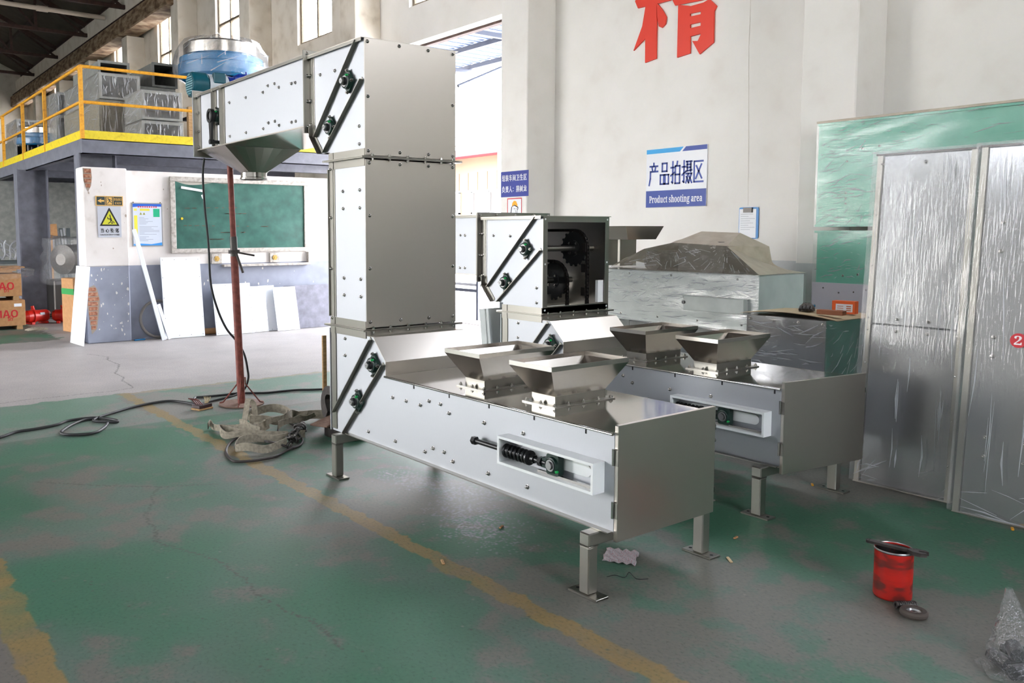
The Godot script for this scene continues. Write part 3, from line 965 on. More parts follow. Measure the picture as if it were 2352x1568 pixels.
func leg(parent: Node, x: float, z: float, inward: float) -> void:
	var l := part("leg", parent, Transform3D(Basis(), Vector3(x, 0, z)))
	var S: Material = mats["steel_leg"]
	add(MB.new().box(Vector3(0, 0.1095, 0), Vector3(0.055, 0.199, 0.055), Basis(), 0.005), "upright", S, l)
	add(MB.new().box(Vector3(inward * 0.2, 0.2405, 0), Vector3(0.055 + 0.4, 0.055, 0.057), Basis(), 0.005), "cross_arm", S, l)
	add(MB.new().box(Vector3(0, 0.211, 0), Vector3(0.059, 0.006, 0.059), Basis(), 0.003), "weld_bead", mats["steel_angle"], l)
	add(MB.new().box(Vector3(0, 0.005, 0), Vector3(0.075, 0.01, 0.16), Basis(), 0.002), "foot_plate", mats["steel_angle"], l)
	for s in [-1.0, 1.0]:
		add(MB.new().disc(0.008, 0.0095, 0.0106, yface(0, 0, 0.058 * s), 12), "bolt_hole", mats["black_slot"], l)

func takeup(parent: Node, zc: float) -> void:
	# white tensioning frame on the side of the trough; zc is its near end
	var t := part("belt_tensioner", parent, Transform3D(Basis(), Vector3(0, 0, zc)))
	var W: Material = mats["white_paint"]
	var L := 0.60
	var f := MB.new()
	f.b2(Vector3(-0.07, 0.425, -L), Vector3(0, 0.437, 0))
	f.b2(Vector3(-0.07, 0.545, -L), Vector3(0, 0.557, 0))
	f.b2(Vector3(-0.07, 0.437, -0.012), Vector3(0, 0.545, 0))
	f.b2(Vector3(-0.07, 0.437, -L), Vector3(0, 0.545, -L + 0.012))
	add(f, "tension_frame", W, t)
	add(MB.new().prism(rounded(0.44, 0.055, 0.027, Vector2(-0.29, 0.495)), 0.001, 0.005, xface(0)), "slot_plate", W, t)
	for y in [0.441, 0.541]:
		add(MB.new().b2(Vector3(-0.04, y - 0.006, -0.36), Vector3(-0.025, y + 0.006, -0.04)), "guide_rail", mats["steel_bolt"], t)
	# threaded rod with spring
	var zf := Transform3D(Basis(), Vector3(-0.04, 0.488, 0))
	add(MB.new().disc(0.0125, -0.80, -0.30, zf, 14), "tension_rod", mats["black_paint"], t)
	add(MB.new().prism(hexpoly(0.021), -0.815, -0.79, zf), "hex_head", mats["black_paint"], t)
	var sp := PackedVector3Array()
	for k in 97:
		var a := TAU * k / 16.0
		sp.append(Vector3(-0.04 + cos(a) * 0.026, 0.488 + sin(a) * 0.026, -0.575 + k * 0.155 / 96.0))
	add(MB.new().tube(sp, 0.0072, 7), "spring", mats["black_paint"], t)
	var nn := MB.new()
	nn.disc(0.034, -0.415, -0.405, zf, 18)
	nn.disc(0.020, -0.405, -0.375, zf, 6)
	nn.prism(hexpoly(0.022), -0.345, -0.325, zf)
	add(nn, "lock_nut", mats["black_paint"], t)
	# sliding bearing block
	var b := MB.new()
	b.prism(rounded(0.075, 0.092, 0.012, Vector2(-0.255, 0.491)), 0.018, 0.05, xface(0))
	b.prism(rounded(0.06, 0.045, 0.012, Vector2(-0.305, 0.489)), 0.022, 0.048, xface(0))
	b.lathe(pv([[0.037, 0.05], [0.034, 0.062], [0.029, 0.064], [0.028, 0.058], [0, 0.058]]), xface(0) * Transform3D(Basis(), Vector3(-0.255, 0.491, 0)), 22)
	add(b, "bearing_block", mats["bearing_green"], t)
	add(MB.new().disc(0.026, 0.055, 0.066, xface(0) * Transform3D(Basis(), Vector3(-0.255, 0.491, 0)), 20, 0.019), "race", mats["ring_steel"], t)
	add(MB.new().disc(0.017, 0.055, 0.075, xface(0) * Transform3D(Basis(), Vector3(-0.255, 0.491, 0)), 18), "shaft_end", mats["ring_steel"], t)
	add(MB.new().lathe(pv([[0.006, 0.05], [0.006, 0.062], [0, 0.066]]), xface(0) * Transform3D(Basis(), Vector3(-0.222, 0.468, 0)), 10), "grease_cap", mats["nipple_green"], t)

func end_door(parent: Node, ze: float, open: float) -> void:
	var d := part("end_door", parent, Transform3D(Basis(Vector3.UP, open), Vector3(0.002, 0, ze)))
	var m := MB.new()
	m.box(Vector3(0.323, 0.475, 0.0165), Vector3(0.645, 0.486, 0.003), Basis(), 0.001)
	m.b2(Vector3(0, 0.232, 0), Vector3(0.003, 0.718, 0.016))
	m.b2(Vector3(0.642, 0.232, 0), Vector3(0.645, 0.718, 0.016))
	m.b2(Vector3(0, 0.715, 0), Vector3(0.645, 0.718, 0.016))
	m.b2(Vector3(0, 0.232, 0), Vector3(0.645, 0.235, 0.016))
	add(m, "door_sheet", mats["steel_panel"], d)
	for y in [0.365, 0.585]:
		add(MB.new().tube(PackedVector3Array([Vector3(-0.009, y - 0.035, 0.0), Vector3(-0.009, y + 0.035, 0.0)]), 0.006, 8), "hinge", mats["steel_bolt"], d)
		add(MB.new().b2(Vector3(-0.005, y - 0.035, 0.0), Vector3(-0.002, y + 0.03, 0.022)), "hinge_leaf", mats["steel_angle"], d)
	for y in [0.33, 0.62]:
		add(MB.new().box(Vector3(0.655, y, -0.005), Vector3(0.022, 0.03, 0.03), Basis(), 0.004), "toggle_latch", mats["steel_bolt"], d)

func elevator(label: String, at: Vector3, ze: float, dy: float, closed: bool, door_open: float) -> Node3D:
	var W := 0.66
	var o := thing("bucket_elevator", label, "conveyor", at, "Z-shaped stainless bucket elevators")
	var S: Material = mats["steel_side"]
	var P: Material = mats["steel_panel"]
	var A: Material = mats["steel_angle"]
	var near := xface(0)
	var far := xface(W)
	# ---- foot: boot of the tower and the loading trough in one casing
	var low := pv([[-0.41, 0.256], [-0.41, 0.915], [0.0, 0.915], [0.0, 0.893], [0.085, 0.893], [0.213, 0.765], [0.213, 0.686], [ze, 0.686], [ze, 0.268], [-0.20, 0.256]])
	add(MB.new().prism(low, -0.003, 0.0, near), "casing_side", S, o)
	add(MB.new().prism(low, 0.0, 0.003, far), "casing_side", S, o)
	var hood := MB.new()
	hood.bar(Vector2(0.083, 0.893), Vector2(0.213, 0.763), 0.003, -W - 0.004, 0.004, near)
	hood.bar(Vector2(0.0, 0.893), Vector2(0.085, 0.893), 0.003, -W, 0.0, near)
	add(hood, "hood_slope", P, o)
	add(MB.new().bar(Vector2(0.2115, 0.764), Vector2(0.2115, 0.688), 0.003, -W - 0.004, 0.004, near), "hood_face", P, o)
	var tp := MB.new()
	tp.box(Vector3(W / 2, 0.6855, (0.215 + ze) / 2), Vector3(W + 0.024, 0.004, ze - 0.215), Basis(), 0.001)
	tp.tube(PackedVector3Array([Vector3(-0.013, 0.681, 0.215), Vector3(-0.013, 0.681, ze)]), 0.0065, 8)
	tp.tube(PackedVector3Array([Vector3(W + 0.013, 0.681, 0.215), Vector3(W + 0.013, 0.681, ze)]), 0.0065, 8)
	add(tp, "trough_lid", mats["steel_top"], o)
	add(MB.new().b2(Vector3(0.003, 0.262, -0.40), Vector3(W - 0.003, 0.266, ze - 0.004)), "trough_floor", P, o)
	for x in [-0.03, W]:
		add(MB.new().b2(Vector3(x, 0.2685, -0.21), Vector3(x + 0.03, 0.2735, ze - 0.002)), "bottom_flange", A, o)
	add(MB.new().b2(Vector3(0.003, 0.266, ze - 0.006), Vector3(W - 0.003, 0.682, ze - 0.003)), "end_frame", A, o)
	for k in 5:
		add(MB.new().b2(Vector3(-0.0012, 0.652, 0.485 + k * 0.318), Vector3(0.001, 0.674, 0.494 + k * 0.318)), "lid_slot", mats["black_slot"], o)
	add(MB.new().b2(Vector3(-0.012, 0.256, -0.424), Vector3(W + 0.012, 0.905, -0.418)), "boot_cover", S, o)
	add(MB.new().b2(Vector3(0.003, 0.27, -0.416), Vector3(W - 0.003, 0.91, -0.412)), "boot_back", P, o)
	add(MB.new().b2(Vector3(-0.006, 0.27, -0.41), Vector3(0.0, 0.9, -0.355)), "corner_angle", A, o)
	# ---- flange joints
	var joints := [0.927, 1.938 + dy] if closed else [0.927]
	for y in joints:
		for s in [-1.0, 1.0]:
			var fm := MB.new()
			var ya: float = y + s * 0.0035
			fm.b2(Vector3(-0.036, ya - 0.0025, -0.446), Vector3(W + 0.036, ya + 0.0025, -0.40))
			fm.b2(Vector3(-0.036, ya - 0.0025, -0.02), Vector3(W + 0.036, ya + 0.0025, 0.03))
			fm.b2(Vector3(-0.036, ya - 0.0025, -0.40), Vector3(0.02, ya + 0.0025, -0.02))
			fm.b2(Vector3(W - 0.02, ya - 0.0025, -0.40), Vector3(W + 0.036, ya + 0.0025, -0.02))
			add(fm, "joint_flange", A, o)
			var y0: float = ya if s > 0 else ya - 0.047
			var v := MB.new()
			v.b2(Vector3(-0.004, y0, -0.36), Vector3(0.0, y0 + 0.047, 0.0))
			v.b2(Vector3(-0.008, y0, -0.414), Vector3(0.0, y0 + 0.047, -0.36))
			if not (closed and s > 0 and y < 1.0) and not (closed and y > 1.0):
				v.b2(Vector3(0, y0, 0), Vector3(W, y0 + 0.047, 0.005))
			add(v, "joint_angle", A, o)
		bolts(o, [[0.04, 0.0], [0.16, 0.0], [0.29, 0.0], [0.42, 0.0], [0.54, 0.0], [0.63, 0.0]], yface(0, y + 0.006, 0.017), nut_mesh)
		bolts(o, [[0.04, 0.0], [0.16, 0.0], [0.29, 0.0], [0.42, 0.0], [0.54, 0.0], [0.63, 0.0]], Transform3D(Basis(Vector3(1, 0, 0), Vector3(0, 0, 1), Vector3(0, -1, 0)), Vector3(0, y - 0.006, 0.017)), nut_mesh)
	# ---- tower between the joints
	if closed:
		for q in [near, far]:
			add(MB.new().prism(pv([[-0.41, 0.935], [-0.41, 1.93], [0, 1.93], [0, 0.935]]), -0.003 if q == near else 0.0, 0.0 if q == near else 0.003, q), "tower_side", S, o)
		add(MB.new().b2(Vector3(0.003, 0.935, -0.41), Vector3(W - 0.003, 1.93, -0.407)), "tower_back", P, o)
		add(MB.new().box(Vector3(W / 2, 1.4325, 0.0035), Vector3(W + 0.002, 0.987, 0.005), Basis(), 0.0015), "tower_cover", P, o)
		var ca := MB.new()
		ca.b2(Vector3(-0.006, 0.98, -0.414), Vector3(0.0, 1.888, -0.368))
		ca.b2(Vector3(-0.016, 0.98, -0.42), Vector3(0.0, 1.888, -0.414))
		ca.b2(Vector3(-0.003, 0.98, -0.368), Vector3(0.0, 1.888, -0.350))
		add(ca, "corner_angle", A, o)
		bolts(o, [[-0.252, 1.75], [-0.056, 1.75], [-0.251, 1.646], [-0.056, 1.646], [-0.249, 1.225], [-0.053, 1.226], [-0.248, 1.121], [-0.053, 1.122]], near)
		bolts(o, [[-0.39, 1.593, 0.006], [-0.39, 1.279, 0.006], [-0.39, 1.89, 0.006], [-0.39, 0.97, 0.006]], near)
		bolts(o, [[0.025, 0.975], [0.24, 0.975], [0.45, 0.975], [0.635, 0.975], [0.025, 1.29], [0.635, 1.29], [0.025, 1.6], [0.635, 1.6], [0.025, 1.905], [0.24, 1.905], [0.45, 1.905], [0.635, 1.905]], zface(0, 0, 0.006))
	# ---- head
	var hy := 1.945 + dy
	var hd := pv([[0.0, hy], [0.0, hy + 0.67], [-0.655, hy + 0.67], [-0.655, hy + 0.235], [-0.628, hy + 0.235], [-0.628, hy + 0.165], [-0.525, hy + 0.05], [-0.41, hy + 0.05], [-0.41, hy]])
	add(MB.new().prism(hd, -0.003, 0.0, near), "head_side", S, o)
	add(MB.new().prism(hd, 0.0, 0.003, far), "head_side", mats["steel_panel"], o)
	add(MB.new().b2(Vector3(-0.022, hy + 0.67, -0.655), Vector3(W + 0.022, hy + 0.674, 0.003)), "head_roof", P, o)
	add(MB.new().b2(Vector3(-0.022, hy + 0.652, -0.655), Vector3(-0.019, hy + 0.67, 0.0)), "roof_lip", A, o)
	add(MB.new().bar(Vector2(-0.525, hy + 0.05), Vector2(-0.628, hy + 0.165), 0.003, -W, 0.0, near), "head_chin", P, o)
	var lip := MB.new()
	lip.bar(Vector2(-0.628, hy + 0.235), Vector2(-0.628, hy + 0.165), 0.004, -0.005, 0.03, near)
	lip.bar(Vector2(-0.628, hy + 0.165), Vector2(-0.525, hy + 0.05), 0.004, -0.005, 0.03, near)
	lip.bar(Vector2(-0.61, hy + 0.235), Vector2(-0.61, hy + 0.165), 0.034, 0.0, 0.004, near)
	lip.bar(Vector2(-0.615, hy + 0.175), Vector2(-0.512, hy + 0.06), 0.034, 0.0, 0.004, near)
	add(lip, "chin_lip", A, o)
	add(MB.new().b2(Vector3(0.003, hy, -0.41), Vector3(W - 0.003, hy + 0.05, -0.407)), "head_back", P, o)
	# sliding adjustment strips, sloping, with two bearings: head and boot
	for q in [[-0.06, hy + 0.665, -0.575, hy + 0.158], [-0.006, hy + 0.435, -0.463, hy + 0.052], [0.068, 0.876, -0.378, 0.374], [0.2, 0.745, -0.258, 0.262]]:
		var st := part("slide_strip", o)
		add(MB.new().bar(Vector2(q[0], q[1]), Vector2(q[2], q[3]), 0.004, 0.0, 0.03, near), "strip_web", A, st)
		var off := Vector2(q[2] - q[0], q[3] - q[1]).normalized().orthogonal() * 0.011
		add(MB.new().bar(Vector2(q[0], q[1]) + off, Vector2(q[2], q[3]) + off, 0.022, 0.0, 0.004, near), "strip_foot", A, st)
	var uh := hy + 0.443
	var lh := hy + 0.197
	flange_bearing(o, xface(0, uh, -0.158) * Transform3D(Basis(), Vector3(0, 0, 0.003)))
	flange_bearing(o, xface(0, lh, -0.372) * Transform3D(Basis(), Vector3(0, 0, 0.003)))
	flange_bearing(o, xface(0, 0.736, 0.100) * Transform3D(Basis(), Vector3(0, 0, 0.003)))
	flange_bearing(o, xface(0, 0.492, -0.082) * Transform3D(Basis(), Vector3(0, 0, 0.003)))
	bolts(o, [[-0.334, hy + 0.534], [-0.518, hy + 0.537], [-0.055, hy + 0.174], [-0.054, hy + 0.071]], near)
	bolts(o, [[-0.243, 0.854], [-0.245, 0.749]], near)
	var lows := [[0.282, 0.571], [0.418, 0.573], [0.553, 0.573], [0.634, 0.608], [0.735, 0.608], [0.809, 0.573], [1.092, 0.575], [1.373, 0.577], [0.02, 0.325], [0.309, 0.325], [0.596, 0.326], [0.669, 0.36], [0.767, 0.36], [0.842, 0.327], [1.123, 0.331], [1.403, 0.333]]
	bolts(o, lows, near)
	if closed:
		add(MB.new().box(Vector3(W / 2, hy + 0.3375, 0.0035), Vector3(W + 0.002, 0.667, 0.005), Basis(), 0.0015), "head_cover", P, o)
		bolts(o, [[0.02, hy + 0.65], [0.24, hy + 0.65], [0.45, hy + 0.65], [0.635, hy + 0.65], [0.02, hy + 0.34], [0.635, hy + 0.34], [0.02, hy + 0.03], [0.24, hy + 0.03], [0.45, hy + 0.03], [0.635, hy + 0.03]], zface(0, 0, 0.006))
	else:
		var fr := MB.new()
		fr.b2(Vector3(0, hy, 0), Vector3(0.042, hy + 0.67, 0.005))
		fr.b2(Vector3(W - 0.042, hy, 0), Vector3(W, hy + 0.67, 0.005))
		fr.b2(Vector3(0.042, hy + 0.63, 0), Vector3(W - 0.042, hy + 0.67, 0.005))
		fr.b2(Vector3(0.042, hy, 0), Vector3(W - 0.042, hy + 0.045, 0.005))
		add(fr, "opening_frame", A, o)
		var holes := MB.new()
		for q in [[0.02, 0.65], [0.64, 0.65], [0.02, 0.34], [0.64, 0.34], [0.02, 0.02], [0.64, 0.02]]:
			holes.disc(0.007, 0.004, 0.0062, zface(q[0], hy + q[1], 0), 10)
		add(holes, "frame_holes", mats["white_paint"], o)
		# driving gear inside the open head
		var sx := 0.47
		for q in [[uh, -0.158, 0.135, 17], [lh, -0.372, 0.150, 18]]:
			add(MB.new().disc(0.021, -W + 0.004, -0.004, xface(0, q[0], q[1]), 18), "drive_shaft", mats["steel_angle"], o)
			for x in [sx]:
				var sp := part("sprocket", o, xface(x, q[0], q[1]))
				add(sprocket(q[2], q[3]), "toothed_disc", mats["black_paint"], sp)
				bolts(sp, [[0.035, 0.035, 0.012], [-0.035, 0.035, 0.012], [-0.035, -0.035, 0.012], [0.035, -0.035, 0.012]], Transform3D(), nut_mesh)
			var pth := PackedVector3Array()
			var r: float = q[2] * 0.97
			if q[2] < 0.14:
				pth.append(Vector3(sx, q[0] + r, -0.64))
				for k in 13:
					var a := PI / 2 - PI / 2 * k / 12.0
					pth.append(Vector3(sx, q[0] + sin(a) * r, q[1] + cos(a) * r))
				pth.append(Vector3(sx, hy + 0.01, q[1] + r))
			else:
				pth.append(Vector3(sx, q[0] + r, -0.60))
				for k in 13:
					var a := PI / 2 - PI / 2 * k / 12.0
					pth.append(Vector3(sx, q[0] + sin(a) * r, q[1] + cos(a) * r))
				pth.append(Vector3(sx, hy + 0.01, q[1] + r))
			add(chain(pth), "drive_chain", mats["chain_iron"], o)
		for y in [hy + 0.10, hy + 0.27, hy + 0.42]:
			add(MB.new().b2(Vector3(sx - 0.02, y, -0.07), Vector3(sx - 0.012, y + 0.06, -0.03)), "bucket_lug", mats["chain_iron"], o)
		add(MB.new().b2(Vector3(W - 0.10, hy + 0.05, -0.03), Vector3(W - 0.045, hy + 0.21, -0.005)), "label_plate", mats["white_paint"], o)
		add(MB.new().b2(Vector3(0.02, hy + 0.02, -0.40), Vector3(W - 0.02, hy + 0.09, -0.39)), "inner_angle", A, o)
		var rd := part("boot_hatch", o, Transform3D(Basis(Vector3.RIGHT, -0.12) * Basis(Vector3.UP, 0.25), Vector3(-0.03, 0.34, -0.50)))
		add(MB.new().b2(Vector3(0, 0, -0.012), Vector3(0.5, 0.6, 0)), "hatch_sheet", mats["grey_casing"], rd)
		add(MB.new().b2(Vector3(0, 0, -0.06), Vector3(0.012, 0.6, 0.02)), "hatch_rim", mats["grey_casing"], rd)
	# ---- joint to the discharge duct
	for s in [0.0, 1.0]:
		var z: float = -0.661 - s * 0.008
		var jf := MB.new()
		jf.b2(Vector3(-0.044, hy + 0.19, z - 0.003), Vector3(0.0, hy + 0.71, z + 0.003))
		jf.b2(Vector3(W, hy + 0.19, z - 0.003), Vector3(W + 0.044, hy + 0.71, z + 0.003))
		jf.b2(Vector3(0, hy + 0.672, z - 0.003), Vector3(W, hy + 0.71, z + 0.003))
		jf.b2(Vector3(0, hy + 0.19, z - 0.003), Vector3(W, hy + 0.235, z + 0.003))
		add(jf, "duct_flange", A, o)
	add(MB.new().b2(Vector3(-0.006, hy + 0.215, -0.658), Vector3(0.0, hy + 0.66, -0.61)), "duct_angle", A, o)
	add(MB.new().b2(Vector3(-0.004, hy + 0.215, -0.606), Vector3(0.0, hy + 0.66, -0.598)), "weld_strip", P, o)
	bolts(o, [[-0.02, hy + 0.23], [-0.02, hy + 0.39], [-0.02, hy + 0.55], [-0.02, hy + 0.69], [0.14, hy + 0.692], [0.33, hy + 0.692], [0.52, hy + 0.692], [0.68, hy + 0.692]], zface(0, 0, -0.657))
	bolts(o, [[-0.634, hy + 0.24, 0.006], [-0.634, hy + 0.39, 0.006], [-0.634, hy + 0.55, 0.006]], near)
	# ---- discharge duct
	var d0 := -0.672
	var d1 := -2.62
	var db := hy + 0.24
	var dt := hy + 0.69
	for q in [near, far]:
		add(MB.new().prism(pv([[d1, db], [d1, dt], [d0, dt], [d0, db]]), -0.003 if q == near else 0.0, 0.0 if q == near else 0.003, q), "duct_side", S, o)
	add(MB.new().b2(Vector3(-0.018, dt, d1), Vector3(W + 0.018, dt + 0.004, d0)), "duct_roof", P, o)
	add(MB.new().b2(Vector3(-0.018, dt - 0.018, d1), Vector3(-0.015, dt, d0)), "roof_lip", A, o)
	add(MB.new().b2(Vector3(-0.01, db - 0.003, d1 + 0.55), Vector3(W + 0.01, db, d0)), "duct_floor", mats["steel_top"], o)
	add(MB.new().b2(Vector3(-0.012, db - 0.004, d1), Vector3(-0.003, db + 0.004, d0)), "duct_edge", P, o)
	var dd := [[-1.955, 0.546], [-1.651, 0.544], [-1.355, 0.542], [-1.273, 0.576], [-1.169, 0.575], [-1.103, 0.542], [-0.914, 0.54], [-0.857, 0.538], [-1.959, 0.292], [-1.657, 0.291], [-1.361, 0.29], [-1.275, 0.321], [-1.172, 0.321], [-1.108, 0.287], [-0.92, 0.288], [-0.859, 0.288]]
	bolts(o, dd.map(func(q): return [q[0], hy + q[1]]), near)
	if closed:
		# end frame, hand-cranked take-up, outlet funnel, geared motor
		var ef := MB.new()
		ef.b2(Vector3(-0.006, db, d1), Vector3(0, dt, d1 + 0.07))
		ef.b2(Vector3(-0.04, db - 0.05, d1 - 0.004), Vector3(0, dt + 0.03, d1))
		ef.b2(Vector3(0, db - 0.05, d1 - 0.004), Vector3(W + 0.04, db, d1))
		ef.b2(Vector3(0, dt, d1 - 0.004), Vector3(W + 0.04, dt + 0.03, d1))
		add(ef, "end_flange", A, o)
		add(MB.new().b2(Vector3(-0.045, db - 0.06, d1 - 0.010), Vector3(W + 0.045, dt + 0.035, d1 - 0.005)), "end_cover", S, o)
		bolts(o, [[d1 + 0.035, db + 0.02, 0.006], [d1 + 0.035, db + 0.15, 0.006], [d1 + 0.035, db + 0.3, 0.006], [d1 + 0.035, dt - 0.02, 0.006]], near)
		for z in [-2.262, -2.10]:
			var sm := MB.new()
			sm.b2(Vector3(-0.005, db + 0.003, z), Vector3(0, dt - 0.003, z + 0.05))
			sm.b2(Vector3(-0.03, db + 0.003, z), Vector3(-0.005, dt - 0.003, z + 0.005))
			add(sm, "guide_strip", A, o)
		flange_bearing(o, xface(0, hy + 0.465, -2.168) * Transform3D(Basis(), Vector3(0, 0, 0.003)))
		var cr := part("hand_crank", o, xface(0, hy + 0.465, -2.168))
		add(MB.new().disc(0.055, 0.055, 0.085, Transform3D(), 24, 0.032), "crank_hub", mats["black_paint"], cr)
		add(MB.new().disc(0.034, 0.06, 0.075, Transform3D(), 20), "hub_cap", mats["ring_steel"], cr)
		add(MB.new().prism(pv([[-0.03, -0.04], [0.03, -0.04], [0.014, -0.2], [-0.014, -0.2]]), 0.062, 0.078), "crank_arm", mats["black_paint"], cr)
		add(MB.new().disc(0.02, 0.05, 0.085, Transform3D(Basis(), Vector3(0, -0.2, 0)), 14), "crank_boss", mats["black_paint"], cr)
		add(MB.new().disc(0.014, -0.07, 0.05, Transform3D(Basis(), Vector3(0, -0.2, 0.0)), 12), "crank_handle", mats["black_paint"], cr)
		# funnel: rectangle to round
		var fm := MB.new()
		var n := 32
		var fz0 := d1 + 0.02
		var fz1 := d1 + 0.55
		var oc := Vector3(W / 2, hy + 0.045, (fz0 + fz1) / 2 + 0.06)
		var rect := func(k: int) -> Vector3:
			var u := float(k % n) / n * 4.0
			var s := int(u)
			var f := u - s
			var c := [Vector3(0, 0, fz1), Vector3(W, 0, fz1), Vector3(W, 0, fz0), Vector3(0, 0, fz0)]
			var p: Vector3 = c[s % 4].lerp(c[(s + 1) % 4], f)
			p.y = db - 0.004
			return p
		var circ := func(k: int) -> Vector3:
			var a := -PI * 0.75 + TAU * (k % n) / n
			return oc + Vector3(cos(a), 0, -sin(a)) * 0.105
		for k in n:
			var a: Vector3 = rect.call(k)
			var b: Vector3 = rect.call(k + 1)
			var c: Vector3 = circ.call(k)
			var e: Vector3 = circ.call(k + 1)
			fm.quad(c, e, b, a)
		add(fm, "outlet_funnel", mats["steel_hopper"], o)
		add(MB.new().lathe(pv([[0.105, -0.055], [0.112, -0.053], [0.112, -0.040], [0.106, -0.036], [0.105, 0.004]]), yface(oc.x, oc.y, oc.z), 32), "outlet_spigot", mats["steel_bolt"], o)
		geared_motor(o, Vector3(0.30, dt + 0.145, d1 - 0.36))
	# ---- lid fittings, tensioner, door, legs
	hopper(o, ze - 0.585, W / 2)
	hopper(o, ze - 1.10, W / 2)
	takeup(o, ze - 0.052)
	end_door(o, ze, door_open)
	for z in [-0.24, ze - 0.072]:
		leg(o, -0.0675, z, 1.0)
		leg(o, W + 0.0275, z, -1.0)
	return o

func geared_motor(parent: Node, at: Vector3) -> void:
	# motor axis along x, fan cover towards the aisle
	var g := part("geared_motor", parent, Transform3D(Basis(), at))
	var f := xface(0)
	var T: Material = mats["teal_enamel"]
	add(MB.new().lathe(pv([[0.1, 0.09], [0.108, 0.10], [0.108, 0.215], [0.098, 0.232], [0.0, 0.236]]), f, 26), "fan_cover", T, g)
	for k in 9:
		var a := -0.08 + k * 0.02
		var hw := sqrt(maxf(0.0001, 0.085 * 0.085 - a * a))
		add(MB.new().box(Vector3(-0.237, a, 0), Vector3(0.004, 0.008, hw * 2), Basis()), "grille_bar", mat("grille_pale", rgb(120, 160, 166), 0.5), g)
	var body := MB.new()
	body.disc(0.088, -0.10, 0.095, f, 24)
	for k in 24:
		var a := TAU * k / 24.0
		body.box(Vector3(0.0, sin(a) * 0.092, cos(a) * 0.092), Vector3(0.18, 0.018, 0.005), Basis(Vector3.RIGHT, -a + PI / 2))
	add(body, "motor_body", T, g)
	add(MB.new().box(Vector3(0.0, 0.06, 0.085), Vector3(0.11, 0.09, 0.05), Basis(), 0.008), "terminal_box", T, g)
	# paper taped round the motor
	add(MB.new().lathe(pv([[0.103, -0.09], [0.103, 0.085]]), f, 18, -0.5, 2.4), "paper_tag", mat("tag_paper", rgb(200, 208, 214), 0.7), g)
	var gb := MB.new()
	gb.disc(0.10, -0.16, -0.10, f, 22)
	gb.box(Vector3(0.26, 0.02, 0.02), Vector3(0.22, 0.20, 0.19), Basis(), 0.035)
	gb.disc(0.085, -0.40, -0.35, f, 20)
	add(gb, "gearbox", mats["navy_enamel"], g)
	add(MB.new().tube(PackedVector3Array([Vector3(0.28, 0.11, 0.02), Vector3(0.28, 0.155, 0.02)]), 0.009, 8), "breather_plug", mats["navy_enamel"], g)
	add(MB.new().disc(0.01, 0.11, 0.13, yface(0.22, 0, 0.02), 10), "filler_plug", mats["red_enamel"], g)
	var br := MB.new()
	br.b2(Vector3(-0.15, -0.145, -0.12), Vector3(0.4, -0.130, 0.352))
	br.b2(Vector3(-0.10, -0.13, -0.07), Vector3(0.10, -0.09, 0.07))
	br.b2(Vector3(0.17, -0.13, -0.05), Vector3(0.35, -0.08, 0.09))
	add(br, "motor_bracket", mats["steel_angle"], g)

func elevators() -> void:
	bolt_mesh = MB.new().lathe(pv([[0.0115, 0.0], [0.0115, 0.002], [0.009, 0.0025], [0.0085, 0.007], [0.0045, 0.010], [0.0045, 0.015], [0.0, 0.016]]), Transform3D(), 10).mesh()
	nut_mesh = MB.new().disc(0.011, 0.0, 0.002, Transform3D(), 10).prism(hexpoly(0.0095), 0.002, 0.010).disc(0.005, 0.010, 0.016, Transform3D(), 8).mesh()
	elevator("tall stainless bucket elevator with closed tower, nearest machine", Vector3(2.58, 0, -4.20), 1.92, 0.0, true, 0.0)
	elevator("short stainless bucket elevator with open head showing black sprockets and chain", Vector3(4.02, 0, -4.225), 1.80, -1.005, false, -0.15)

